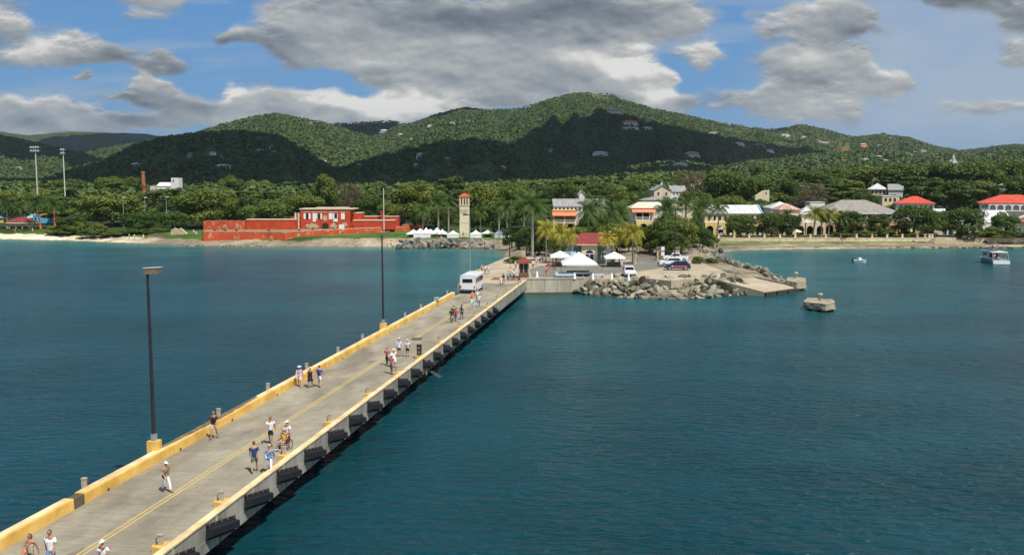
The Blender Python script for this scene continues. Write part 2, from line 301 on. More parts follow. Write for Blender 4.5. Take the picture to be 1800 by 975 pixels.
def grid_mesh(name, XX, YY, ZZ, keep, cols, m):
    nr, nc = XX.shape; idx = np.arange(nr*nc).reshape(nr, nc)
    q = np.stack([idx[:-1, :-1], idx[:-1, 1:], idx[1:, 1:], idx[1:, :-1]], -1).reshape(-1, 4)
    kf = (keep[:-1, :-1] | keep[:-1, 1:] | keep[1:, 1:] | keep[1:, :-1]).reshape(-1); q = q[kf]
    used = np.unique(q); re = -np.ones(nr*nc, int); re[used] = np.arange(len(used)); q = re[q]
    co = np.stack([XX, YY, ZZ], -1).reshape(-1, 3)[used].astype(np.float32)
    me = bpy.data.meshes.new(name); me.vertices.add(len(co)); me.vertices.foreach_set('co', co.ravel())
    me.loops.add(len(q)*4); me.loops.foreach_set('vertex_index', q.ravel().astype(np.int32))
    me.polygons.add(len(q)); me.polygons.foreach_set('loop_start', np.arange(0, len(q)*4, 4, dtype=np.int32))
    me.polygons.foreach_set('loop_total', np.full(len(q), 4, np.int32)); me.polygons.foreach_set('use_smooth', np.ones(len(q), bool))
    me.update(calc_edges=True)
    if cols is not None:
        ca = me.color_attributes.new('col', 'FLOAT_COLOR', 'POINT'); c = np.ones((len(used), 4), np.float32); c[:, :3] = cols.reshape(-1, 3)[used]
        ca.data.foreach_set('color', c.ravel())
    me.materials.append(m); o = bpy.data.objects.new(name, me); return link(o)
def make_ground():
    ys = [136.0]
    while ys[-1] < 5300:
        y = ys[-1]; ys.append(y+max(.75, y*(.0042 if y > 600 else .0034)))
    ys = np.array(ys); na = 1150; av = np.linspace(-.86, .86, na)
    A, Y = np.meshgrid(av, ys); X = A*Y
    sd = shore(X, Y); Z = ground(X, Y, sd)
    # tree canopy of the far woods as real relief
    far = sstep((Y-430)/120); w1, i1 = worley(X, Y, 12.5, 1); w2, i2 = worley(X, Y, 17.0, 2)
    big = sstep((Y-900)/900); r = np.sqrt(np.clip(1-(w1/1.0)**2, 0, 1)); r2 = np.sqrt(np.clip(1-(w2/1.0)**2, 0, 1))
    patch = fbm(X/260, Y/260, 3, 21); clear = sstep((patch-.66)/.05)*(Y > 1000)
    hh = (r*2.5+fbm(X/5, Y/5, 3, 3)*1.5)*(1-big)+(r2*2+r*1.2+fbm(X/45, Y/45, 3, 77)*6-4.5)*big
    keepout = np.ones_like(X)
    for (cx, cy, cw) in CLEAR:
        k = (np.abs(Y-cy+12) < 60) & (np.abs(X-cx) < cw+20)
        if k.any():
            dxx = np.maximum(np.abs(X[k]-cx)-cw*.55, 0)/8; dyy = np.maximum(np.abs(Y[k]-(cy-14))-24, 0)/12
            keepout[k] = np.minimum(keepout[k], sstep(np.hypot(dxx, dyy)))
    Z = Z+far*hh*(1-.85*clear)*keepout
    fine = fbm(X/70, Y/70, 4, 31); idm = i1*(1-big)+i2*big
    g1 = np.array([.024, .043, .012]); g2 = np.array([.060, .085, .022]); g3 = np.array([.10, .105, .04])
    t = np.clip(.1+.7*(fine-.3)+.75*(idm-.35), 0, 1)[..., None]; col = g1*(1-t)+g2*t
    col = col*(1-clear[..., None]*.7)+g3*clear[..., None]*.7
    # near land: dry grass, beach sand, rock ledge
    nz = fbm(X/3, Y/3, 4, 41)[..., None]
    grass = np.array([.065, .125, .018])*(.7+.6*nz); dirt = np.array([.24, .19, .12])*(.8+.4*nz); sand = np.array([.66, .56, .38])*(.85+.3*nz); rock = np.array([.27, .225, .15])*(.6+.8*nz)
    near = (1-far)[..., None]; townx = sstep((X-10)/20)*(Y > 240)
    gcol = grass*(1-.45*townx[..., None])+dirt*.45*townx[..., None]; inl = sstep((Y-322)/14)[..., None]; gcol = gcol*(1-inl)+np.array([.030, .048, .014])*(.7+.6*nz)*inl
    s = sd[..., None]; beach = (X < -62)[..., None]; ledge = ((X >= -62) & (Y > 240))[..., None]
    e = 2.0*(nz-.5)*3
    sandk = sstep((-X-105)/25)[..., None]; c2 = np.where(beach & (s < 7.5+e*.6), sand*sandk+(sand*.2+rock*.42)*(1-sandk), gcol); c2 = np.where(ledge & (s < 5.8+e*.5+7*(X[..., None] > 52)), rock, c2)
    c2 = np.where(ledge & (s < 3) & (X[..., None] > 55), sand*.55, c2)
    c2 = np.where((s < .5), c2*.55, c2)
    c2 = np.where((Y < 240)[..., None], rock*.9, c2)
    col = col*(1-near)+c2*near
    o = grid_mesh('ground', X, Y, Z, sd > -5, col, ground_material()); o['kind'] = 'structure'
make_ground()

# ------------------------------------------------------------------ sea
def make_water():
    ys = [-60.0, -30, -10, 0, 8, 14]
    while ys[-1] < 420: ys.append(ys[-1]+max(1.0, ys[-1]*.012))
    ys = np.array(ys); xs = np.linspace(-1, 1, 300)
    A, Y = np.meshgrid(xs, ys); X = A*(95+Y*.95)*1.0
    sd = -shore(X, Y)
    wob = (fbm(X/38, Y/24, 4, 61)-.5)
    dd = sd+wob*26
    sh = np.exp(-np.maximum(dd, 0)/30.0)             # 1 at the shore, 0 far out : how shallow the bottom is
    sand = np.exp(-np.maximum(sd+wob*6, 0)/(4.5))
    onx = sstep((Y-228)/25)                          # sandy bottom only along the beaches
    deep = np.array([.0033, .041, .054]); tur = np.array([.020, .155, .155]); sn = np.array([.17, .19, .11])
    k = (sh*(.35+.65*sstep((Y-150)/80)))[..., None]; pat = (1+.7*(fbm(X/14, Y/9, 4, 71)-.5))[..., None]
    col = (deep*(1-k)+tur*k)*pat; k2 = (sand*.62*onx)[..., None]; col = col*(1-k2)+sn*k2
    m = bpy.data.materials.new('sea_water'); m.use_nodes = True; N, L = nodes(m); b = N['Principled BSDF']
    at = N.new('ShaderNodeVertexColor'); at.layer_name = 'col'; L.new(at.outputs[0], b.inputs['Base Color'])
    b.inputs['Roughness'].default_value = .24; b.inputs['IOR'].default_value = 1.33; b.inputs['Specular IOR Level'].default_value = .22
    geo = N.new('ShaderNodeNewGeometry')
    def noise(sc, st, rough=.6, det=4, dist=0.0, rot=0.0):
        mp = N.new('ShaderNodeMapping'); mp.inputs['Scale'].default_value = st; mp.inputs['Rotation'].default_value = (0, 0, rot); L.new(geo.outputs['Position'], mp.inputs[0])
        n = N.new('ShaderNodeTexNoise'); n.inputs['Scale'].default_value = sc; n.inputs['Detail'].default_value = det; n.inputs['Roughness'].default_value = rough; n.inputs['Distortion'].default_value = dist
        L.new(mp.outputs[0], n.inputs[0]); return n.outputs['Fac']
    h1 = noise(1.25, (.6, 1.3, 1), .5, 3, .5, .15); h2 = noise(.26, (.8, 1.2, 1), .5, 3, .3, -.2); h3 = noise(.02, (.6, 1.0, 1), .5, 3, .6, .1)
    def mth(op, a, c):
        n = N.new('ShaderNodeMath'); n.operation = op
        for i, v in enumerate((a, c)):
            if isinstance(v, (int, float)): n.inputs[i].default_value = v
            else: L.new(v, n.inputs[i])
        return n.outputs[0]
    gust = N.new('ShaderNodeMapRange'); L.new(h3, gust.inputs[0]); gust.inputs[1].default_value = .35; gust.inputs[2].default_value = .65; gust.inputs[3].default_value = .65; gust.inputs[4].default_value = 1.2
    hh = mth('ADD', mth('MULTIPLY', h1, gust.outputs[0]), mth('MULTIPLY', h2, 1.1))
    bp = N.new('ShaderNodeBump'); bp.inputs['Strength'].default_value = 1.0; bp.inputs['Distance'].default_value = .42
    L.new(hh, bp.inputs['Height']); L.new(bp.outputs[0], b.inputs['Normal'])
    o = grid_mesh('sea', X, Y, np.zeros_like(X), sd > -8, col, m); o['kind'] = 'structure'
make_water()
# ------------------------------------------------------------------ sky: cloud field as a function of direction
def sky_color(az, el):
    lerp = lambda a, b, t: a+(b-a)*t
    cf = 1/np.cos(np.clip(az, -1.1, 1.1)); pxx = np.tan(np.clip(az, -1.35, 1.35))*F+900; pyy = 324-np.tan(np.clip(el, -.2, 1.3))*F*cf
    U = pxx; V = pyy
    wx = (fbm(U/75, V/42, 6, 101)-.5)*90; wy = (fbm(U/75, V/42, 6, 117)-.5)*44
    wx += (fbm(U/300, V/160, 3, 121)-.5)*90; wy += (fbm(U/300, V/160, 3, 127)-.5)*40
    Uw = U+wx; Vw = V+wy
    def blobs(lst, u, v, k=1.0):
        t = np.zeros_like(u)
        for (px, py, rx, ry, s) in lst:
            t = t+s*np.exp(-(((u-px)/(rx*k))**2+((v-py)/(ry*k))**2))
        return t
    DENS = [(0, 25, 80, 34, 1.3), (80, 88, 75, 26, 1.5), (185, 104, 65, 18, 1.2), (275, 6, 75, 28, 1.2), (240, 42, 50, 10, .8), (303, 112, 38, 12, 1.0), (165, 142, 24, 6, 1.0),
            (50, 205, 100, 26, 1.4), (112, 190, 42, 22, 1.2), (-20, 188, 50, 18, 1.0), (200, 222, 90, 14, .8), (228, 206, 30, 8, .9), (235, 174, 46, 9, 1.0), (283, 143, 24, 22, 1.3), (325, 170, 50, 22, 1.3), (350, 190, 75, 22, 1.2), (430, 172, 26, 18, 1.3), (515, 182, 50, 26, 1.3),
            (570, 205, 70, 16, 1.0), (400, 214, 180, 18, 1.3), (310, 205, 60, 14, .9), (480, 205, 60, 16, 1.0), (630, 188, 65, 22, 1.4), (740, 178, 110, 26, 1.2), (430, 80, 52, 16, 1.2), (560, 95, 90, 22, 1.2), (590, 35, 130, 46, 1.4), (760, 55, 170, 60, 1.8),
            (980, 45, 190, 62, 1.8), (720, 128, 90, 22, 1.2), (850, 135, 110, 38, 1.5), (960, 145, 110, 38, 1.4), (1050, 150, 80, 34, 1.5), (1120, 155, 42, 30, 1.3), (1165, 188, 42, 20, 1.2), (1180, 30, 60, 34, 1.2),
            (1215, 108, 36, 20, 1.4), (1250, 184, 14, 7, .8), (1480, 40, 52, 34, 1.4), (1390, 50, 80, 36, 1.1), (1400, 115, 90, 34, 1.2), (1340, 170, 70, 24, 1.2), (1450, 190, 90, 24, 1.2), (1570, 150, 60, 30, 1.4), (1480, 130, 60, 40, 1.0),
            (1700, -4, 105, 20, 1.4), (1812, 26, 46, 30, 1.2), (1795, 100, 48, 20, .8), (1740, 190, 90, 14, .5),
            (-300, 60, 190, 70, 1.3), (2150, 80, 230, 90, 1.1), (300, -190, 260, 70, 1.2), (1000, -150, 380, 60, 1.3), (1700, -260, 260, 80, 1.1), (-500, -250, 260, 90, 1.2), (700, -700, 500, 150, 1.2), (2500, -500, 500, 200, 1.1)]
    SH = [(70, 78, 55, 18, .34), (190, 106, 62, 20, -.34), (15, 30, 55, 18, .2), (0, 66, 50, 12, -.3), (270, 0, 70, 18, .1), (303, 116, 40, 16, -.3), (880, 26, 230, 26, -.42), (1080, 20, 90, 22, -.2), (990, 92, 110, 16, .34), (680, 106, 70, 12, .22),
          (450, 86, 90, 20, -.3), (635, 184, 75, 24, .75), (760, 176, 90, 24, .55), (1085, 122, 55, 18, .7), (1150, 166, 36, 20, .75), (430, 160, 26, 10, .3), (80, 76, 40, 12, .2), (1222, 98, 30, 14, .28), (600, 36, 100, 22, .14), (860, 8, 120, 10, .1), (1490, 62, 62, 22, -.18), (1410, 106, 50, 12, .2), (1560, 134, 50, 18, .14),
          (1700, 2, 110, 18, -.4), (1810, 32, 50, 22, -.22), (335, 184, 70, 18, -.2), (285, 134, 20, 14, .16), (430, 160, 26, 10, .36), (520, 186, 46, 16, -.18), (235, 174, 50, 10, -.35), (55, 214, 90, 13, -.14), (112, 184, 26, 10, .22), (880, 160, 160, 18, -.06), (1440, 190, 90, 16, .12), (590, 200, 50, 10, -.1), (235, 205, 30, 10, -.3), (850, 60, 120, 12, .1)]
    dl = blobs(DENS, Uw, Vw); 
    n = fbm(U/95, V/52, 7, 131)
    def puff(u, v):
        t = 0
        for c, w in ((58., .55), (24., .3), (11., .15)):
            d, _ = worley(u, v*1.7, c, int(c)); t = t+w*np.sqrt(np.clip(1-d*d*.9, 0, 1))
        return t
    pw = (fbm(U/20, V/14, 4, 141)-.5)*16
    p0 = puff(U+pw, V+pw*.6); p1 = puff(U+pw+4, V+pw*.6-5)
    dd = dl+(n-.5)*1.75+(p0-.6)*.42*np.clip(dl, 0.0, 1)
    dens = sstep((dd-.30)/.66)
    f0 = fbm(U/75, V/34, 5, 151); f1 = fbm((U+6)/75, (V-8)/34, 5, 151)
    lit = (p0-p1)*.24+(f0-f1)*.6+(f0-.5)*.42
    edge = np.exp(-((dd-.75)/.35)**2)
    sh = np.clip(.47+lit+blobs(SH, Uw, Vw)+edge*.06, 0, 1)
    gd = -np.gradient(dd, axis=0)/np.gradient(el, axis=0)
    sh = np.clip(sh+np.clip(gd/70, -.5, .9)*.24*np.exp(-((dd-.7)/.6)**2), 0, 1)
    stops = np.array([0, .3, .5, .72, 1.0]); cr = np.array([[.13, .145, .165], [.225, .25, .27], [.325, .345, .355], [.45, .455, .44], [.74, .725, .68]])
    cl = np.stack([np.interp(sh, stops, cr[:, i]) for i in range(3)], -1)
    lowk = np.clip((el-.0)/.09, 0, 1)[..., None]; cl = lerp(cl*.55+np.array([.13, .19, .26])*.8, cl, lowk)
    es = np.array([-.1, 0, .05, .10, .18, .35, .8, 1.5]); sc = np.array([[.25, .36, .49], [.25, .36, .49], [.19, .345, .54], [.155, .335, .59], [.125, .295, .58], [.06, .2, .52], [.04, .13, .4], [.035, .11, .36]])
    sky = np.stack([np.interp(el, es, sc[:, i]) for i in range(3)], -1)
    # thin streaks and the milky veil on the right
    st = sstep((fbm(U/210+V/150, V/26, 6, 161)-.50)/.26)*.30
    mk = sstep((U-1230)/420)*sstep((el-.015)/.06)*(.45+.6*fbm(U/120, V/70, 4, 171)); lo = sstep((.05-el)/.04)*sstep((U-1400)/300)*.4
    vl = np.clip(np.maximum(st*(1-lo), mk*.85), 0, 1)[..., None]
    sky = lerp(sky, np.array([.44, .49, .54]), vl)
    sky = lerp(sky, np.array([.17, .235, .34]), lo[..., None])
    return lerp(sky, cl*1.07, (dens*.94)[..., None])

def make_sky():
    am = math.atan(1050/F)
    az = np.concatenate([np.linspace(-R(84), -am, 90)[:-1], np.linspace(-am, am, 1350), np.linspace(am, R(84), 90)[1:]])
    el = np.concatenate([[-.12, -.05], np.linspace(-.01, .215, 300), np.linspace(.22, .72, 110)])
    AZ, EL = np.meshgrid(az, el); RR = 12000.0
    X = RR*np.cos(EL)*np.sin(AZ); Y = RR*np.cos(EL)*np.cos(AZ); Z = RR*np.sin(EL)
    m = bpy.data.materials.new('sky'); m.use_nodes = True; N = m.node_tree.nodes; L = m.node_tree.links
    for n in list(N): N.remove(n)
    at = N.new('ShaderNodeVertexColor'); at.layer_name = 'col'; e = N.new('ShaderNodeEmission'); L.new(at.outputs[0], e.inputs[0]); e.inputs[1].default_value = SKY_GAIN
    o_ = N.new('ShaderNodeOutputMaterial'); L.new(e.outputs[0], o_.inputs[0]); m.cycles.emission_sampling = 'NONE'
    o = grid_mesh('sky', X, Y, Z, np.ones(X.shape, bool), sky_color(AZ, EL), m); o['kind'] = 'structure'
SKY_GAIN = 0.84
make_sky()
# ------------------------------------------------------------------ clouds overhead that shade the hills
M_cloud = mat('cloud', (.85, .85, .86), .95)
def make_clouds():
    rnd = random.Random(5)
    # centre of the shaded ground (photo pixel, distance), half sizes in metres, label
    regs = [('long', [(400, 262, 1430, 200), (480, 268, 1430, 150), (320, 272, 1400, 190), (230, 285, 1400, 180), (560, 290, 1350, 120), (400, 296, 1200, 200), (250, 300, 1150, 200), (560, 304, 1150, 190), (690, 306, 1180, 180), (130, 300, 1150, 190), (0, 300, 1200, 200), (150, 312, 900, 150), (400, 312, 900, 170), (650, 312, 880, 150), (-60, 308, 900, 170), (280, 316, 760, 110), (520, 316, 760, 110)], 'long grey cloud overhead shading the dark left foothill'),
            ('far', [(30, 262, 2350, 330), (110, 280, 2300, 220), (-80, 262, 2350, 330), (200, 254, 3900, 320), (120, 250, 3800, 300), (270, 255, 3900, 260)], 'far cloud overhead shading the leftmost ridge'),
            ('mid', [(770, 276, 1430, 150), (850, 270, 1420, 150), (920, 288, 1420, 150), (700, 284, 1420, 120), (810, 300, 1250, 170), (930, 303, 1200, 170), (1030, 302, 1300, 140), (1120, 304, 1350, 120), (860, 312, 900, 150), (1060, 312, 950, 130)], 'middle cloud overhead shading the central foothill'),
            ('right', [(1060, 215, 1980, 170), (1130, 235, 1950, 200), (1080, 250, 1850, 190), (1220, 252, 1930, 200), (1300, 264, 1900, 180), (1000, 268, 1850, 130), (1150, 270, 1750, 200), (1390, 274, 1880, 130), (1050, 282, 1650, 150), (970, 282, 1650, 140), (1130, 284, 1600, 140), (1220, 278, 1650, 110)], 'right cloud overhead shading the slope below the summit'),
            ('ridge', [(640, 232, 3050, 150), (700, 228, 3050, 120), (790, 203, 2700, 90), (1345, 236, 2600, 60)], 'small cloud overhead shading the saddle behind the green hill')]
    for _, rr, lab in regs:
        mb = MB(); cen = None
        for (px, py, Y, rad) in rr:
            g = D(px, py, Y); hz = 950+rnd.uniform(-20, 20)
            c = g+SUN*((hz-g.z)/SUN.z)
            cen = cen or c.copy()
            for k in range(5):
                a = rnd.uniform(0, 6.28); q = rnd.uniform(0, .6)*rad; r = rad*rnd.uniform(.45, .8)
                mb.sphere((c.x+math.cos(a)*q-cen.x, c.y+math.sin(a)*q*1.1-cen.y, c.z-cen.z+rnd.uniform(-10, 30)), r, r, r*.30, 20, 10)
        mb.v = [((x+(fbm(x/90, y/90, 4, 3)-.5)*110), (y+(fbm(x/90, y/90, 4, 8)-.5)*110), z+(fbm(x/60, y/60, 3, 6)-.5)*40) for x, y, z in mb.v]
        o = mb.build('cloud', M_cloud, loc=cen); tag(o, kind='structure')
make_clouds()

# ------------------------------------------------------------------ pier
BT = math.atan(.15); CB, SB = math.cos(BT), math.sin(BT); PX0 = -24.45
def toST(v): return ((v[0]-PX0)*SB+v[1]*CB, (v[0]-PX0)*CB-v[1]*SB)
def ofST(s, t, z=2.5): return Vector((PX0+s*SB+t*CB, s*CB-t*SB, z))
M_deck = mat('deck_concrete', (.262, .243, .192), .9, .19, .55, .25, stretch=(1.0, .35, 1), detail=9, bscale=9)
def deck_mat():
    m = bpy.data.materials.new('pier_deck'); m.use_nodes = True; N, L = nodes(m); b = N['Principled BSDF']; b.inputs['Roughness'].default_value = .88; b.inputs['Specular IOR Level'].default_value = .25
    tc = N.new('ShaderNodeTexCoord')
    def nz(sc, st, det=6, r=.6):
        mp = N.new('ShaderNodeMapping'); mp.inputs['Scale'].default_value = st; L.new(tc.outputs['Object'], mp.inputs[0])
        n = N.new('ShaderNodeTexNoise'); n.inputs['Scale'].default_value = sc; n.inputs['Detail'].default_value = det; n.inputs['Roughness'].default_value = r; L.new(mp.outputs[0], n.inputs[0]); return n.outputs['Fac']
    r = N.new('ShaderNodeValToRGB'); L.new(nz(.5, (1, .45, 1), 8, .65), r.inputs[0]); e = r.color_ramp.elements
    e[0].position = .3; e[0].color = (.20, .175, .122, 1); e[1].position = .7; e[1].color = (.375, .335, .245, 1)
    # fine broom streaks across the deck, and dark worn patches
    mr = N.new('ShaderNodeMapRange'); L.new(nz(1.0, (.5, 9, 1), 4, .7), mr.inputs[0]); mr.inputs[1].default_value = .3; mr.inputs[2].default_value = .7; mr.inputs[3].default_value = .8; mr.inputs[4].default_value = 1.18
    mr2 = N.new('ShaderNodeMapRange'); L.new(nz(.16, (1.4, .6, 1), 5, .6), mr2.inputs[0]); mr2.inputs[1].default_value = .36; mr2.inputs[2].default_value = .5; mr2.inputs[3].default_value = .8; mr2.inputs[4].default_value = 1.04
    mu = N.new('ShaderNodeMath'); mu.operation = 'MULTIPLY'; L.new(mr.outputs[0], mu.inputs[0]); L.new(mr2.outputs[0], mu.inputs[1])
    v = N.new('ShaderNodeVectorMath'); v.operation = 'SCALE'; L.new(r.outputs[0], v.inputs[0]); L.new(mu.outputs[0], v.inputs[3]); L.new(v.outputs[0], b.inputs['Base Color'])
    bp = N.new('ShaderNodeBump'); bp.inputs['Strength'].default_value = .3; bp.inputs['Distance'].default_value = .02; L.new(nz(14, (1, 1, 1), 5), bp.inputs['Height']); L.new(bp.outputs[0], b.inputs['Normal'])
    return m
M_pdeck = deck_mat()
M_yel = mat('yellow_paint', (.60, .34, .07), .7, .0, .7, .15, col2=(.84, .53, .13), detail=10)
M_yel_worn = mat('worn_yellow_paint', (.56, .40, .18), .8, .0, 1.1, .2, col2=(.86, .70, .40), detail=9, stretch=(1, .5, 1))
M_yline = mat('yellow_line', (.62, .42, .12), .8, .0, 2.0, .0, col2=(.46, .34, .15), detail=9)
M_conc = mat('weathered_concrete', (.19, .18, .145), .92, .0, .8, .3, col2=(.36, .34, .28), detail=10, stretch=(1, 1, .35))
M_conc_lt = mat('pale_concrete', (.33, .30, .23), .92, .0, .6, .3, col2=(.50, .45, .34), detail=9, stretch=(1, 1, .4))
M_dark = mat('joint_shadow', (.05, .045, .035), .95)
M_rub = mat('black_rubber', (.012, .012, .014), .62, .3, 3, .2, spec=.35)
M_rust = mat('rusty_steel', (.09, .035, .02), .8, .4, 8, .2)
M_bolt = mat('galvanised_steel', (.36, .36, .34), .45, .2, 8, 0, metal=.6)
M_brown = mat('brown_patch', (.11, .085, .05), .9, .3, 2)
M_pole = mat('dark_bronze_pole', (.022, .022, .026), .5, .3, 2, spec=.4)
M_grey = mat('grey_metal', (.28, .29, .29), .5, .15, 3)
M_white = mat('white_paint', (.78, .78, .76), .6, .04, 2)
def joint_quads(mb, s, t0, t1, w, z, skew=0.0): mb.add([(t0, s, z), (t1, s+skew, z), (t1, s+w+skew, z), (t0, s+w, z)], [(0, 1, 2, 3)])
M_undershade = mat('underdeck_shade_concrete', (.035, .038, .038), .9, .3, 2)  # concrete below the deck, with the shade there put into its colour
def make_pier():
    root = empty('pier', (PX0, 0, 0), -BT, 'long concrete pier with yellow parapet running from the foreground to the shore', 'pier')
    S0, S1 = -22.0, 156.0
    MB().box(-3.93, 3.2, S0, 150.6/CB, 1.9, 2.5).build('deck', M_pdeck, root)
    # parapet with the top slightly bevelled, and one unpainted gap piece
    gap = toST(P(143, 890, 2.5))[0]; end = toST(P(812, 520, 2.5))[0]
    def par(a, b, nm, mt): MB().prismY([(-4.48, 2.1), (-3.91, 2.1), (-3.93, 3.01), (-3.97, 3.06), (-4.44, 3.06), (-4.48, 3.01)], a, b).build(nm, mt, root)
    par(S0, gap-.45, 'parapet', [M_yel]); par(gap+.45, end, 'parapet', [M_yel])
    MB().box(-4.43, -3.95, gap-.45, gap+.45, 2.2, 3.0).build('parapet_gap_filler', M_brown, root)
    MB().box(-4.44, -4.02, S0, gap-.5, 3.06, 3.066).box(-4.44, -4.02, gap+.5, end, 3.06, 3.066).build('worn_parapet_top', M_yel_worn, root)
    # kerb and the deep edge beam
    MB().prismY([(3.2, 2.3), (3.60, 2.66), (3.60, 2.74), (3.58, 2.76), (3.23, 2.76), (3.2, 2.73)], S0, S1).build('kerb', M_yel_worn, root)
    mb = MB().box(3.21, 3.55, S0, S1, 1.18, 2.655)
    mb.box(-4.4, -4.0, S0, end, 1.3, 2.09)
    rnd = random.Random(3)
    mb.build('edge_beam', M_conc, root)
    mb = MB()
    s = S0
    while s < S1-1: mb.box(3.55, 3.575, s, s+.16, 1.18, 2.63); s += 4.18
    mb.box(3.55, 3.562, S0, S1, 1.76, 1.79)
    mb.build('beam_rib', M_conc_lt, root)
    s = S0+.4
    while s < S1-1: MB().box(3.55, 3.558, s, s+.05, 1.20, 2.36).build('beam_joint', M_dark, root); s += 4.18
    # cross beams and piles below the deck
    s = S0+2
    while s < S1:
        MB().box(-3.3, 2.9, s-.4, s+.4, 1.1, 1.9).build('cross_beam', M_undershade, root)
        for t in (-2.4, 1.6): MB().cyl(t, s, -3, 1.1, .3, .3, 10).build('pile', M_undershade, root)
        s += 8.4
    MB().box(-3.45, 3.17, S0, 150.5/CB, 1.86, 1.897).build('deck_soffit', M_undershade, root)  # added dark sheet, deepens the shade under the deck by colour
    # double centre line
    mb = MB()
    for t in (-.42, -.16): mb.add([(t, S0, 2.504), (t+.11, S0, 2.504), (t+.11, 133, 2.504), (t, 133, 2.504)], [(0, 1, 2, 3)])
    mb.build('centre_line', M_yline, root)
    jm = mat('joint_filler', (.33, .31, .25), .9)
    for py in (960, 905, 845, 792, 750, 706, 690, 664, 633, 612, 585, 560, 545, 528):
        mb = MB(); joint_quads(mb, toST(P(500+(py-730)*-1.3, py, 2.5))[0], -3.9, 3.19, .05, 2.5035, .25); mb.build('pale_joint', jm, root)
    # grime along the parapet top and at its foot beyond the first lamp, oil stains on the deck
    gm = mat('grime', (.16, .12, .06), .95, .4, 2.5, detail=9)
    s_a = toST(P(300, 780, 3.3))[0]; rr_ = random.Random(2); pts = []; n = 26
    for i in range(n+1): pts.append((-4.43+.02*rr_.random(), s_a+i*.52))
    for i in range(n, -1, -1): pts.append((-4.2+.2*math.sin(i/n*math.pi)*rr_.uniform(.7, 1.3), s_a+i*.52))
    MB().add([(x, y, 3.071) for x, y in pts], [tuple(range(len(pts)))]).build('grime_streak', gm, root)
    for k in range(7):
        cx, cy = rr_.uniform(-3.0, 2.8), rr_.uniform(38, 140); q = rr_.uniform(.15, .6); m_ = 14
        MB().add([(cx+q*.6*math.cos(6.283*j/m_)*rr_.uniform(.7, 1.2), cy+q*1.8*math.sin(6.283*j/m_)*rr_.uniform(.7, 1.2), 2.5025) for j in range(m_)], [tuple(range(m_))]).build('oil_stain', mat('oil_stain', (.19, .165, .12), .85, .2, 3), root)
    for k in range(14):
        cy = 40+k*7.6+rr_.uniform(-1, 1); MB().add([(-3.90, cy-.12, 2.52), (-3.90, cy+.12, 2.52), (-3.90, cy+.10, 2.64), (-3.90, cy-.10, 2.64)], [(0, 1, 2, 3)]).build('drain_hole', M_dark, root)
    # dark inspection plate and rusty plates near the shore
    for (a, b_, c, d, mt) in ((720, 593, 740, 598, M_brown),):
        q = [P(a, d, 2.5), P(c, d, 2.5), P(c+4, b_, 2.5), P(a+6, b_, 2.5)]; st = [toST(v) for v in q]
        MB().add([(t, s_, 2.5045) for s_, t in st], [(0, 1, 2, 3)]).build('cover_plate', M_brown, root)
    for (x0, x1, y0, y1) in ((862, 884, 487, 492), (894, 916, 488, 493)):
        q = [P(x0, y1, 2.5), P(x1-4, y1, 2.5), P(x1, y0, 2.5), P(x0+6, y0, 2.5)]; st = [toST(v) for v in q]
        MB().add([(t, s_, 2.5045) for s_, t in st], [(0, 1, 2, 3)]).build('rusty_plate', mat('rust_patch', (.24, .10, .045), .9, .3, 2), root)
    # worn wheel tracks: broad darker stains
    # fenders: arch shaped rubber hung slantwise on the beam
    def fender_mesh():
        L_, h = 3.0, .68
        mb = MB(); n = 7
        def sec(y): return [(0.0, y, h/2), (.06, y, h/2), (.09, y, h*.36), (.31, y, h*.30), (.34, y, -h*.18), (.08, y, -h*.34), (.07, y, -h/2), (0, y, -h/2)]
        v = sec(-L_/2)+sec(L_/2); k = 8
        mb.add(v, [(i, (i+1) % k, k+(i+1) % k, k+i) for i in range(k)]+[tuple(range(k-1, -1, -1)), tuple(range(k, 2*k))])
        # flange plate and bolts
        mb.box(-.0, .05, -L_/2-.05, L_/2+.05, h/2-.02, h/2+.06, 0); mb.box(0, .05, -L_/2-.05, L_/2+.05, h/2+.06, h/2+.09, 1); mb.box(0, .05, L_/2, L_/2+.05, -h/2, h/2, 1)
        for i in range(5):
            y = -L_/2+.2+i*(L_-.4)/4; mb.box(.05, .08, y-.03, y+.03, h/2+.0, h/2+.05, 2)
        return mb.mesh('fender', [M_rub, M_rust, M_bolt])
    fm = fender_mesh()
    base = [23.0+4.178*i for i in range(0, 26)]
    for y in base:
        if y > 124: continue
        s_ = y/CB+.9
        o = bpy.data.objects.new('fender', fm); C.objects.link(o); o.parent = root
        o.location = (3.58, s_, 1.86); o.rotation_euler = (math.radians(-11.5), 0, 0)
    # ladder and the pole rack below it
    s_ = toST(D(752, 640, 86))[0]; s_ = 86/CB
    mb = MB()
    for dy in (-.14, .14): mb.tube([(3.68, s_+dy, 2.7), (3.68, s_+dy, 1.0)], .03, 6)
    for i in range(5): mb.tube([(3.68, s_-.14, 1.1+i*.33), (3.68, s_+.14, 1.1+i*.33)], .02, 6)
    mb.build('ladder', mat('orange_ladder', (.45, .26, .12), .7), root)
    mb = MB()
    for dy in (0, .5): mb.tube([(3.4, s_+1.5+dy, 1.15), (4.7, s_+1.2+dy, .5)], .018, 5)
    mb.build('outrigger_rod', M_grey, root)
    return root
make_pier()

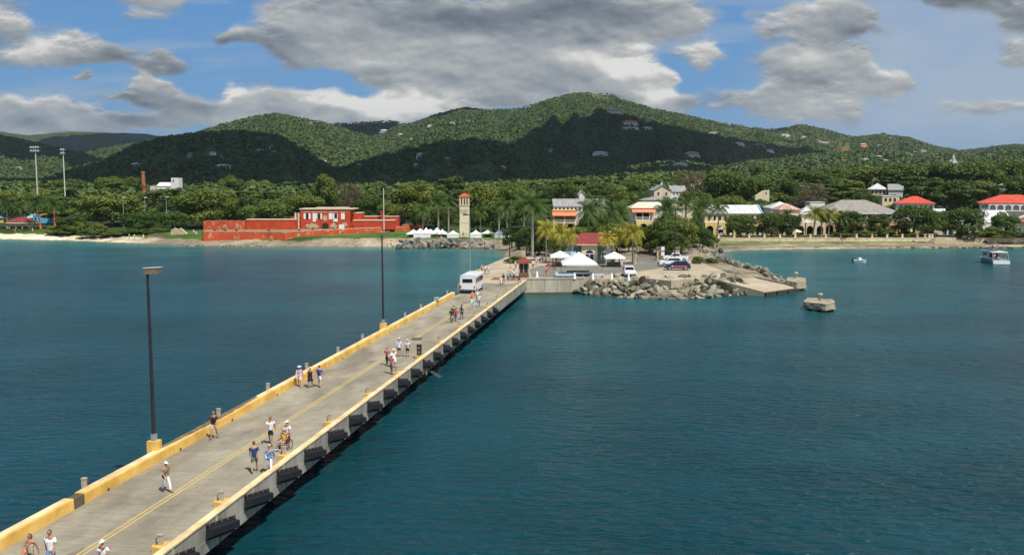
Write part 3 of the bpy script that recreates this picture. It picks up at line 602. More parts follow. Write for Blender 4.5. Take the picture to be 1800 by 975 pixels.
# mooring posts on the sea side of the parapet
def make_posts():
    px = [(145, 862), (264, 797), (384, 735), (466, 688), (526, 655), (586, 622), (632, 598), (705, 558), (733, 541), (760, 526), (781, 516)]
    pts = [45.7, 52.7, 60.5, 68.5, 76.4, 84.2, 91.5, 107.5, 115.0, 122.5, 130.0]
    root0 = None
    for i, y in enumerate(pts):
        if root0 is None:
            r = empty('mooring_post', (0, 0, 0)); root0 = r
            MB().box(-.11, .11, -.10, .10, -.5, .36).box(-.13, .13, -.12, .12, .36, .41).build('post', M_conc_lt, r)
            MB().tube([(.16, 0, .34), (.24, 0, .30), (.25, 0, .2), (.18, 0, .14)], .03, 6).build('hook', M_rust, r)
        else: r = copy_tree(root0)
        r.location = ofST(y*1.016/CB, -4.62, 3.06); r.rotation_euler = (0, 0, -BT)
        tag(r, 'grey mooring post behind the yellow parapet, %s from the near end' % ordn(i), 'mooring post', 'mooring posts along the yellow parapet')
make_posts()
def make_kerb_blocks():
    ys = [39.5, 45.2, 53.1, 60.7, 69.0, 77.0, 84.3, 92.5, 102.0, 111.0, 119.6, 127.3, 135.4]
    r0 = None
    for i, y in enumerate(ys):
        y = y*1.022
        if i == 6: continue
        if r0 is None:
            r = empty('kerb_mooring_ring', (0, 0, 0)); r0 = r
            MB().prism([(-.30, -.28), (.225, -.42), (.225, .42), (-.30, .28), (-.34, 0)], 0, .258).build('yellow_block', M_yel, r)
            MB().box(-.10, .10, -.08, .08, .2, .68).box(-.12, .12, -.10, .10, .68, .73).build('steel_post', M_conc_lt, r)
            MB().tube([(-.1, -.08, .58), (-.15, -.12, .56), (-.15, -.12, .42), (-.1, -.08, .38)], .025, 6).build('ring', M_rust, r)
        else: r = copy_tree(r0)
        r.location = ofST(y/CB, 2.98, 2.5); r.rotation_euler = (0, 0, -BT)
        tag(r, 'yellow block with a short steel post beside the low kerb, %s from the near end' % ordn(i if i < 6 else i-1), 'mooring ring', 'yellow mooring blocks along the kerb')
    r = empty('signal_box', ofST(84.3*1.022/CB, 2.98, 2.5), -BT, 'dark two-lens box on a yellow block beside the low kerb', 'signal box')
    MB().prism([(-.30, -.28), (.225, -.42), (.225, .42), (-.30, .28), (-.34, 0)], 0, .258).build('yellow_block', M_yel, r)
    MB().box(-.2, .2, -.15, .15, .36, 1.25).box(-.24, .24, -.2, .15, 1.25, 1.29).build('housing', mat('dark_brown_metal', (.035, .022, .018), .6), r)
    for z in (.6, 1.0): MB().tube([(0, -.15, z), (0, -.19, z)], .09, 10).build('lens', M_bolt, r)
make_kerb_blocks()
def pole_lamp(loc, h, label, block=True, twin=False, rz=0.0, col=None):
    r = empty('street_lamp', loc, rz, label, 'street lamp', 'tall dark lamp posts at the pier')
    z0 = 0
    if block:
        MB().prism([(-.31, -.3), (.31, -.3), (.35, 0), (.31, .3), (-.31, .3)], -.9, .55).build('base_block', M_yel, r); z0 = .55
        MB().box(-.13, .13, -.13, .13, z0, z0+.4).build('base_plate', M_grey, r)
    MB().tube([(0, 0, z0), (0, 0, h*.5), (-.02, 0, h)], [.12, .10, .075], 8, smooth=False).build('pole', col or M_pole, r)
    if twin:
        MB().box(-.9, .9, -.06, .06, h-.05, h+.06).build('arm', M_pole, r)
        for sx in (-1, 1): MB().box(sx*.72-.3, sx*.72+.3, -.35, .35, h-.05, h+.18).build('lamp_head', M_pole, r)
    else:
        hd = MB().prismY([(-.08, 0), (.80, .08), (.84, .34), (-.14, .28), (-.16, .08)], -.18, .18); hd.build('lamp_head', mat('weathered_lamp_housing', (.19, .14, .085), .7, .3, 4), r, loc=(-.05, 0, h-.05))
        MB().box(-.16, .88, -.2, .2, .0, .03).build('head_lid', mat('pale_lid', (.6, .58, .5), .6), r, loc=(-.05, 0, h+.30)).rotation_euler = (0, -.065, 0)
    return r
def s_of(px, py, z): return toST(P(px, py, z))[0]
pole_lamp(ofST(s_of(280, 790, 3.06), -4.5, 3.06), 10.35, 'nearest tall dark lamp post, on a yellow block behind the parapet', rz=-BT)
pole_lamp(ofST(s_of(670, 576, 3.06), -4.5, 3.06), 10.05, 'second tall dark lamp post on a yellow block, halfway along the parapet', rz=-BT)
pole_lamp(ofST(147.5/CB, -4.4, 2.5), 11.2, 'slender lamp post with twin heads rising behind the white bus', block=False, twin=True, rz=-BT, col=M_grey)
pole_lamp((P(896, 452, 2.5)), 10.6, 'dark twin-headed lamp post at the shore end of the pier, left of the stone pillars', block=False, twin=True)
pole_lamp((P(1186, 462, 2.5)), 10.9, 'dark twin-headed lamp post among the parked cars by the right gate', block=False, twin=True)

# ------------------------------------------------------------------ plaza, walls, ramp
def pl(z, *pts): return [tuple(P(x, y, z)[:2]) for x, y in pts]
M_plaza = mat('plaza_concrete', (.36, .29, .19), .9, .0, .22, .2, col2=(.50, .42, .29), detail=9, bscale=6)
M_asph = mat('asphalt', (.155, .145, .12), .92, .0, .3, .25, col2=(.225, .21, .17), detail=9, bscale=8)
plaza = [(-8.75, 150.5), (-8.2, 160), (-7.4, 172), (-1.2, 207), (8, 208), (20, 199), (26, 200), (31, 206), (37.5, 206), (39.0, 190)]+pl(2.5, (1273, 477), (1242, 487), (1180, 493.5))+[(22, 160.9), (11, 159.6), (2.6, 158.35), (1.35, 149.9)]
o = MB().prism(plaza, 1.2, 2.5).build('plaza', M_plaza); o['kind'] = 'structure'
road = pl(2.504, (1124, 452), (1154, 452), (1160, 464), (1176, 470), (1135, 475), (1062, 483), (985, 488), (935, 487), (930, 474), (948, 467), (1010, 466), (1090, 465))
o = MB().add([(x, y, 2.504) for x, y in road], [tuple(range(len(road)))]).build('road', M_asph); o['kind'] = 'structure'
r2 = pl(2.508, (1124, 452.5), (1154, 452.5), (1140, 425), (1128, 408), (1122, 408), (1124, 425))
o = MB().add([(x, y, 2.508) for x, y in r2], [tuple(range(len(r2)))]).build('brick_path', mat('brick_paving', (.17, .115, .075), .9, .25, .8)); o['kind'] = 'structure'
mb = MB()
for (a, b_) in (((1088, 487), (1130, 478)), ((1180, 493), (1160, 478)), ((1205, 490), (1190, 480)), ((1140, 491), (1250, 478))):
    p, q = P(*a, 2.5), P(*b_, 2.5); d = (q-p).normalized(); n = Vector((-d.y, d.x, 0))*.05
    mb.add([(v.x, v.y, 2.5045) for v in (p-n, q-n, q+n, p+n)], [(0, 1, 2, 3)])
o = mb.build('paving_joints', M_brown); o['kind'] = 'structure'

rw = empty('quay_wall', (1.0, 158.2, 0), 0, 'tall stained concrete quay wall between the pier and the boulders', 'quay wall')
d = Vector((11.2, 1.3, 0)); ang = math.atan2(d.y, d.x); rw.rotation_euler = (0, 0, ang); Lw = d.length
mb = MB(); n = 5
for i in range(n): mb.box(i*Lw/n+.02, (i+1)*Lw/n-.02, -.35, .25, -1.5, 2.5)
mb.build('wall_panel', M_conc_lt, rw)
MB().box(0, Lw, -.42, .3, 2.5, 2.72).build('coping', M_conc_lt, rw)
MB().box(0, Lw, -.40, -.352, -.6, .28).build('tide_stain', mat('tide_stain', (.13, .085, .04), .9, .4, 3), rw)
MB().box(-1.6, 0, -.2, .2, .2, 2.55).build('corner_block', M_conc_lt, rw)
# white bollards along the quay
bol = None
for i, (px, py) in enumerate([(944, 487), (1010, 490), (1042, 491), (1075, 491), (1105, 493)]):
    if bol is None: bol = MB().tube([(0, 0, 0), (0, 0, .1), (0, 0, .75), (0, 0, .85)], [.24, .2, .13, .05], 10).mesh('white_bollard', M_white)
    o = bpy.data.objects.new('white_bollard', bol); C.objects.link(o); q = P(px, py, 2.5); o.location = (q.x, q.y, 2.5)
    o.scale = (1.15, 1.15, 1.25)
    tag(o, 'small white bollard on the quay edge, %s from the pier' % ordn(i), 'bollard', 'white bollards along the quay edge')

# boat ramp
rp = empty('boat_ramp', P(1273, 478, 0), 0, 'concrete boat ramp sloping into the water beside the boulders', 'boat ramp')
o0 = Vector(rp.location)
def loc(v): return (v[0]-o0.x, v[1]-o0.y, v[2])
A_, B_, Cc, Dd, E_ = P(1226, 475, 2.508), P(1273, 477, 2.49), P(1402, 505, .75), P(1343, 513, .75), P(1242, 487, 2.49)
MB().add([loc(v) for v in (A_, E_, Dd, Cc, B_)]+[loc((v.x, v.y, v.z-1.6)) for v in (A_, E_, Dd, Cc, B_)], [(0, 1, 2, 3, 4), (5, 6, 1, 0), (6, 7, 2, 1), (7, 8, 3, 2), (8, 9, 4, 3)]).build('slab', M_plaza, rp)
MB().bar(loc(B_+Vector((0, .1, .1))), loc(Cc+Vector((.1, .1, .1))), .45, .5).build('side_kerb', M_conc, rp)
for k in range(3):
    a = Dd.lerp(Cc, k/3+.02); b_ = Dd.lerp(Cc, (k+1)/3-.02)
    MB().bar(loc(a+Vector((.0, -.25, -.42))), loc(b_+Vector((0, -.25, -.42))), .45, .62).build('ramp_fender', mat('old_timber', (.045, .035, .028), .9, .4, 4), rp)
# old concrete mooring blocks standing in the water
def rough_block(name, label, poly, z0, z1, seed, bol_at, piles):
    c = P(*poly[0], z1); cx = sum(P(*q, z1).x for q in poly)/len(poly); cy = sum(P(*q, z1).y for q in poly)/len(poly)
    r = empty(name, (cx, cy, 0), 0, label, 'mooring block', 'old concrete mooring blocks in the water')
    pts = [(P(*q, z1).x-cx, P(*q, z1).y-cy) for q in poly]
    rnd = random.Random(seed); bm = bmesh.new(); n = len(pts)
    lo = [bm.verts.new((x*1.0, y, z0)) for x, y in pts]; hi = [bm.verts.new((x*.97, y*.97, z1)) for x, y in pts]
    bm.faces.new(lo[::-1]); bm.faces.new(hi)
    for i in range(n): bm.faces.new((lo[i], lo[(i+1) % n], hi[(i+1) % n], hi[i]))
    bmesh.ops.subdivide_edges(bm, edges=bm.edges, cuts=5, use_grid_fill=True)
    bmesh.ops.triangulate(bm, faces=bm.faces)
    for v in bm.verts:
        q = v.co; f_ = (fbm(np.array([q.x*1.3+q.z]), np.array([q.y*1.3+q.z*.7]), 3, seed)[0]-.5); v.co += Vector((q.x, q.y, 0)).normalized()*f_*.38+Vector((0, 0, f_*.16))
    bm.normal_update(); me = bpy.data.meshes.new('block'); bm.to_mesh(me); bm.free(); me.materials.append(mat('old_concrete', (.20, .17, .11), .95, 0, 1.2, .6, col2=(.46, .40, .28), detail=10))
    b = bpy.data.objects.new('block', me); C.objects.link(b); b.parent = r
    q = P(*bol_at, z1); MB().tube([(q.x-cx, q.y-cy, z1-.1), (q.x-cx, q.y-cy, z1+.75), (q.x-cx, q.y-cy, z1+.8), (q.x-cx, q.y-cy, z1+1.05), (q.x-cx, q.y-cy, z1+1.1)], [.26, .24, .38, .38, .16], 10).build('bollard', M_conc_lt, r)
    for (fx, fy) in piles: MB().cyl(fx, fy, -2, z0+.1, .28, .28, 8).build('pile', M_conc, r)
    return r
rough_block('mooring_block', 'squat concrete block standing alone in the water off the boat ramp', [(1412, 530), (1452, 535), (1469, 532), (1464, 526), (1440, 524), (1418, 523)], .35, 1.25, 3, (1441.5, 528), [(-1.6, 0), (1.9, -.4), (1.5, .4), (0, .5)])
rough_block('mooring_block', 'rounded concrete block at the tip of the boulders beside the boat ramp', [(1380, 493), (1400, 496), (1416, 493), (1417, 489), (1410, 487), (1385, 487)], .5, 1.75, 8, (1399, 489), [(-1.4, 0), (.9, -.3), (1.5, .2)])

# ------------------------------------------------------------------ boulders
def rock_mesh(seed, nm, mt):
    rnd = random.Random(seed); bm = bmesh.new()
    for i in range(12):
        v = Vector((rnd.gauss(0, 1), rnd.gauss(0, 1), rnd.gauss(0, 1))).normalized()*rnd.uniform(.42, .56); bm.verts.new((v.x*1.25, v.y, v.z*.78))
    bmesh.ops.convex_hull(bm, input=bm.verts); bmesh.ops.delete(bm, geom=[v for v in bm.verts if not v.link_faces], context='VERTS')
    bmesh.ops.bevel(bm, geom=list(bm.edges), offset=.018, segments=1, affect='EDGES')
    me = bpy.data.meshes.new(nm); bm.to_mesh(me); bm.free(); me.materials.append(mt); return me
def rock_mat(name, c1, c2, c3, dark=1.0):
    m = bpy.data.materials.new(name); m.use_nodes = True; N, L = nodes(m); b = N['Principled BSDF']; b.inputs['Roughness'].default_value = .9; b.inputs['Specular IOR Level'].default_value = .25
    oi = N.new('ShaderNodeObjectInfo'); r = N.new('ShaderNodeValToRGB'); L.new(oi.outputs['Random'], r.inputs[0]); e = r.color_ramp.elements
    e[0].color = (*c1, 1); e[1].color = (*c3, 1); q = e.new(.5); q.color = (*c2, 1)
    geo = N.new('ShaderNodeNewGeometry'); n = N.new('ShaderNodeTexNoise'); n.inputs['Scale'].default_value = 2.2; n.inputs['Detail'].default_value = 8; n.inputs['Roughness'].default_value = .7; L.new(geo.outputs['Position'], n.inputs[0])
    mr = N.new('ShaderNodeMapRange'); L.new(n.outputs['Fac'], mr.inputs[0]); mr.inputs[1].default_value = .3; mr.inputs[2].default_value = .7; mr.inputs[3].default_value = .55; mr.inputs[4].default_value = 1.35
    v = N.new('ShaderNodeVectorMath'); v.operation = 'SCALE'; L.new(r.outputs[0], v.inputs[0]); L.new(mr.outputs[0], v.inputs[3])
    # wet, weed-dark band just above the water
    sp = N.new('ShaderNodeSeparateXYZ'); L.new(geo.outputs['Position'], sp.inputs[0]); w = N.new('ShaderNodeMapRange'); L.new(sp.outputs[2], w.inputs[0]); w.inputs[1].default_value = .15; w.inputs[2].default_value = .75; w.inputs[3].default_value = .34; w.inputs[4].default_value = 1
    v2 = N.new('ShaderNodeVectorMath'); v2.operation = 'SCALE'; L.new(v.outputs[0], v2.inputs[0]); L.new(w.outputs[0], v2.inputs[3]); L.new(v2.outputs[0], b.inputs['Base Color'])
    bp = N.new('ShaderNodeBump'); bp.inputs['Strength'].default_value = .7; bp.inputs['Distance'].default_value = .06; L.new(n.outputs['Fac'], bp.inputs['Height']); L.new(bp.outputs[0], b.inputs['Normal'])
    return m
M_rock = rock_mat('boulder', (.10, .105, .078), (.195, .185, .13), (.37, .345, .26))
M_rockd = rock_mat('dark_boulder', (.10, .105, .095), (.19, .18, .15), (.34, .30, .22))
rocksA = [rock_mesh(100+i, 'boulder', M_rock) for i in range(9)]; rocksD = [rock_mesh(100+i, 'boulder', M_rockd) for i in range(9)]
def put_rock(rnd, x, y, z, size, meshes, label, group):
    o = bpy.data.objects.new('boulder', rnd.choice(meshes)); C.objects.link(o); o.location = (x, y, z)
    o.rotation_euler = (rnd.uniform(-1.1, 1.1), rnd.uniform(-1.1, 1.1), rnd.uniform(0, 6.28)); k = size
    o.scale = (k*rnd.uniform(.85, 1.2), k*rnd.uniform(.8, 1.1), k*rnd.uniform(.75, 1.05)); tag(o, label, 'boulder', group)
def make_rocks():
    rnd = random.Random(11)
    # front bank below the plaza
    outer = [(10.2, 159.9), (14, 155.8), (19, 152.6), (25, 150.6), (31, 152.2), (38, 156.8), (41.5, 158.8)]; inner = [(12.2, 161.0), (15, 161.3), (20, 161.4), (26, 161.4), (31, 161.6), (36.5, 163.5), (40.0, 161.8)]
    def ip(pl_, t): k = min(int(t*(len(pl_)-1)), len(pl_)-2); f_ = t*(len(pl_)-1)-k; a, b = pl_[k], pl_[k+1]; return (a[0]+(b[0]-a[0])*f_, a[1]+(b[1]-a[1])*f_)
    for row in range(7):
        n = 23
        for i in range(n):
            t = (i+.5*(row % 2)+rnd.uniform(.1, .7))/(n+.8); a, b = ip(outer, t), ip(inner, t); q = (row+rnd.uniform(-.2, .2))/6.0
            if math.dist(a, b) < 3.2 and row % 2: continue
            x = a[0]+(b[0]-a[0])*q; y = a[1]+(b[1]-a[1])*q; z = -.05+2.3*min(1, max(0, q))**.85+rnd.uniform(-.2, .25)
            put_rock(rnd, x, y, z, rnd.uniform(1.1, 2.15), rocksA, 'angular grey-green boulder in the bank below the plaza', 'boulders banked below the plaza')
    def inpoly(x, y, pg):
        c = False
        for i in range(len(pg)):
            (x0, y0), (x1, y1) = pg[i], pg[i-1]
            if (y0 > y) != (y1 > y) and x < (x1-x0)*(y-y0)/(y1-y0)+x0: c = not c
        return c
    def fill(poly_px, n, size, meshes, label, group, zf):
        pg = poly_px; xs = [p[0] for p in pg]; ys = [p[1] for p in pg]; k = 0; placed = []
        tries = 0
        while k < n and tries < 9000:
            tries += 1; x = rnd.uniform(min(xs), max(xs)); y = rnd.uniform(min(ys), max(ys))
            if not inpoly(x, y, pg): continue
            s = rnd.uniform(*size); v = P(x, y, 1.0)
            if any((v.x-a)**2+(v.y-b)**2 < (s*.36)**2*(1 if tries < 3000 else .6) for a, b in placed): continue
            z = zf(v); placed.append((v.x, v.y)); put_rock(rnd, v.x, v.y, z, s, meshes, label, group); k += 1
    fill([(1258, 455), (1268, 452), (1287, 463), (1306, 475), (1347, 487), (1390, 497), (1386, 501), (1290, 480), (1268, 471)], 56, (1.2, 2.1), rocksA, 'pale boulder piled between the boat ramp and the bay', 'boulders beside the boat ramp', lambda v: .45+max(0, min(2.0, .42*float(shore(np.array([v.x]), np.array([v.y]))[0]))))
    fill([(1209, 452), (1216, 436), (1240, 426), (1262, 430), (1272, 441), (1264, 450), (1240, 456)], 38, (1.3, 2.3), rocksD, 'grey boulder in the bank beside the bay, right of the gate', 'boulders in the bank beside the bay', lambda v: max(.3, min(3.0, .9+.17*float(shore(np.array([v.x]), np.array([v.y]))[0]))))
    # long bank under the tents: staggered rows
    for row in range(3):
        for i in range(20):
            px = 700+(i+.5*(row % 2)+rnd.uniform(-.25, .25))*9.9; v = P(px, 437.5-.2*(px-700)/200, 0)
            put_rock(rnd, v.x, v.y+1.0+row*2.2+rnd.uniform(-.4, .4), .15+row*.8, rnd.uniform(1.7, 2.8), rocksD, 'dark boulder in the long bank below the market tents', 'boulders below the market tents')
make_rocks()
# ------------------------------------------------------------------ trees, palms, bushes
def leaf_mat(name, c1, c2, trans=.28, rough=.6):
    m = bpy.data.materials.new(name); m.use_nodes = True; N, L = nodes(m); b = N['Principled BSDF']; b.inputs['Roughness'].default_value = rough; b.inputs['Specular IOR Level'].default_value = .3
    oi = N.new('ShaderNodeObjectInfo'); at = N.new('ShaderNodeVertexColor'); at.layer_name = 'col'
    sp = N.new('ShaderNodeSeparateColor'); L.new(at.outputs[0], sp.inputs[0])
    ad = N.new('ShaderNodeMath'); ad.operation = 'MULTIPLY_ADD'; L.new(oi.outputs['Random'], ad.inputs[0]); ad.inputs[1].default_value = .55; 
    mu = N.new('ShaderNodeMath'); mu.operation = 'MULTIPLY'; L.new(sp.outputs[0], mu.inputs[0]); mu.inputs[1].default_value = .45; L.new(mu.outputs[0], ad.inputs[2])
    r = N.new('ShaderNodeValToRGB'); L.new(ad.outputs[0], r.inputs[0]); e = r.color_ramp.elements; e[0].position = .1; e[0].color = (*c1, 1); e[1].position = .9; e[1].color = (*c2, 1)
    L.new(r.outputs[0], b.inputs['Base Color'])
    t = N.new('ShaderNodeBsdfTranslucent'); L.new(r.outputs[0], t.inputs[0]); mx = N.new('ShaderNodeMixShader'); mx.inputs[0].default_value = trans
    L.new(b.outputs[0], mx.inputs[1]); L.new(t.outputs[0], mx.inputs[2]); L.new(mx.outputs[0], N['Material Output'].inputs[0]); return m
M_leaf = leaf_mat('broad_leaves', (.052, .10, .017), (.21, .25, .042))
M_leafd = leaf_mat('dark_leaves', (.044, .085, .017), (.14, .19, .036))
M_leafb = leaf_mat('dry_leaves', (.12, .095, .055), (.21, .17, .10))
M_leafl = leaf_mat('light_leaves', (.060, .12, .020), (.135, .20, .036))
M_palmg = leaf_mat('palm_fronds', (.042, .095, .018), (.13, .195, .04), .35)
M_palmy = leaf_mat('yellow_palm_fronds', (.20, .23, .025), (.50, .42, .05), .3)
M_bark = mat('bark', (.10, .08, .06), .95, .3, 3, .4)
M_palmbark = mat('palm_bark', (.30, .27, .22), .9, .2, 3, .2)
M_palmbarko = mat('orange_painted_trunk', (.75, .16, .03), .8, .15, 2)
def quads_mesh(name, cen, nrm, size, col, m, rs, aspect=1.5):
    n = len(cen); nrm = nrm/np.linalg.norm(nrm, axis=1, keepdims=True)
    r = rs.normal(size=(n, 3)); u = np.cross(nrm, r); u /= np.linalg.norm(u, axis=1, keepdims=True)+1e-9; v = np.cross(nrm, u)
    s = size[:, None]; a = u*s*aspect*.5; b = v*s*.5; bend = nrm*s*.12
    co = np.stack([cen-a, cen-b*1.0+bend, cen+a, cen+b+bend], 1).reshape(-1, 3).astype(np.float32)
    me = bpy.data.meshes.new(name); me.vertices.add(n*4); me.vertices.foreach_set('co', co.ravel()); me.loops.add(n*4); me.loops.foreach_set('vertex_index', np.arange(n*4, dtype=np.int32))
    me.polygons.add(n); me.polygons.foreach_set('loop_start', np.arange(0, n*4, 4, dtype=np.int32)); me.polygons.foreach_set('loop_total', np.full(n, 4, np.int32)); me.update(calc_edges=True)
    ca = me.color_attributes.new('col', 'FLOAT_COLOR', 'POINT'); c = np.ones((n*4, 4), np.float32); c[:, :3] = np.repeat(col, 4)[:, None]; ca.data.foreach_set('color', c.ravel())
    me.materials.append(m); return me
def crown_mesh(seed, m, style='broad', n=7000, ls=.030):
    rs = np.random.RandomState(seed); lob = []
    if style == 'broad':
        K = 30
        for k in range(K):
            a = rs.rand()*6.283; rr = math.sqrt(rs.rand())*.37; z = .50+.33*math.sqrt(max(0, 1-(rr/.42)**2))*rs.uniform(.45, 1.0); lob.append((rr*math.cos(a), rr*math.sin(a), z-.05, rs.uniform(.085, .165)))
        for k in range(15): a = k*.42+rs.rand()*.4; q = rs.uniform(.24, .35); lob.append((q*math.cos(a), q*math.sin(a), rs.uniform(.2, .5), rs.uniform(.11, .16)))
    elif style == 'tall':
        for k in range(30):
            a = rs.rand()*6.283; z = rs.uniform(.2, .92); rr = math.sqrt(rs.rand())*.36*math.sin(min(1, (1.04-z)/.45)*1.57); lob.append((rr*math.cos(a), rr*math.sin(a), z, rs.uniform(.09, .16)))
    elif style == 'layered':      # flat spreading layers
        for k in range(34):
            a = rs.rand()*6.283; lay = rs.choice([.28, .42, .6, .75, .88]); rr = math.sqrt(rs.rand())*(.46-.32*(lay-.45)); lob.append((rr*math.cos(a), rr*math.sin(a), lay+rs.uniform(-.03, .03), rs.uniform(.08, .13)))
    else:                         # bush, down to the ground
        for k in range(26):
            a = rs.rand()*6.283; rr = math.sqrt(rs.rand())*.38; z = .12+.62*math.sqrt(max(0, 1-(rr/.44)**2))*rs.uniform(.3, 1); lob.append((rr*math.cos(a), rr*math.sin(a), z, rs.uniform(.10, .18)))
    lob = np.array(lob); w = lob[:, 3]**2; pick = rs.choice(len(lob), n, p=w/w.sum()); L_ = lob[pick]
    d = rs.normal(size=(n, 3)); d[:, 2] = d[:, 2]*.9+.25; d /= np.linalg.norm(d, axis=1, keepdims=True)
    rad = L_[:, 3]*(1-.45*rs.rand(n)**2.2)*(1+.18*rs.normal(size=n)*.6)
    flat = .55 if style == 'layered' else .85
    c = L_[:, :3]+d*rad[:, None]*np.array([1, 1, flat]); c[:, 2] = np.clip(c[:, 2], .02, 1.0)
    tone = rs.rand(len(lob))[pick]*.6+rs.rand(n)*.4
    return quads_mesh('crown', c, d+rs.normal(size=(n, 3))*.55, ls*rs.uniform(.6, 1.35, n), tone, m, rs), lob
def trunk_mesh(seed, lob, top=.5):
    rs = np.random.RandomState(seed); mb = MB(); fork = rs.uniform(.2, .3)
    mb.tube([(0, 0, -.04), (.005, 0, .03), (.01, .0, fork)], [.045, .03, .024], 7)
    for k in rs.choice(len(lob), 8, replace=False):
        x, y, z, r = lob[k]; mb.tube([(.01, 0, fork-.02), (x*.45, y*.45, fork+(z-fork)*.55), (x, y, z)], [.018, .011, .004], 5)
    return mb.mesh('trunk', M_bark)
PROTO = {}
def proto(key, style, m, seeds, n=7000, ls=.030):
    PROTO[key] = []
    for s in seeds:
        cm, lob = crown_mesh(s, m, style, n, ls); PROTO[key].append((cm, trunk_mesh(s+1, lob) if style != 'bush' else None))
proto('broad', 'broad', M_leaf, (1, 2, 3, 4), 8500, .028); proto('tall', 'tall', M_leaf, (11, 12, 13), 8000, .030); proto('dark', 'broad', M_leafd, (21, 22, 23), 8500, .028)
proto('layered', 'layered', M_leafd, (31, 32), 7500, .030); proto('dry', 'tall', M_leafb, (41,), 3800, .022); proto('light', 'broad', M_leafl, (51, 52), 7500, .030)
proto('bush', 'bush', M_leaf, (61, 62, 63), 4500, .045); proto('belt', 'broad', M_leaf, (71, 72, 73), 4200, .040); proto('beltd', 'layered', M_leafd, (81, 82), 4200, .040)
trnd = random.Random(77)
def put_tree(key, x, y, w, h, label, group=None, name='tree', cat='tree', z=None):
    cm, tm = trnd.choice(PROTO[key]); z = gz(x, y)-.05 if z is None else z
    r = empty(name, (x, y, z), trnd.uniform(0, 6.28), label, cat, group); r.scale = (w*trnd.uniform(.95, 1.05), w, h)
    o = bpy.data.objects.new('crown' if name != 'bush' else 'foliage', cm); C.objects.link(o); o.parent = r
    if tm: o = bpy.data.objects.new('trunk', tm); C.objects.link(o); o.parent = r
    return r
def T(key, px, ytop, wpx, Y, label, group=None, name='tree', cat='tree', yb=None):
    v = D(px, ytop, Y); g = gz(v.x, Y); h = max(2.0, v.z-g)*1.04
    return put_tree(key, v.x, Y, wpx*Y/F*1.12, h, label, group, name, cat)
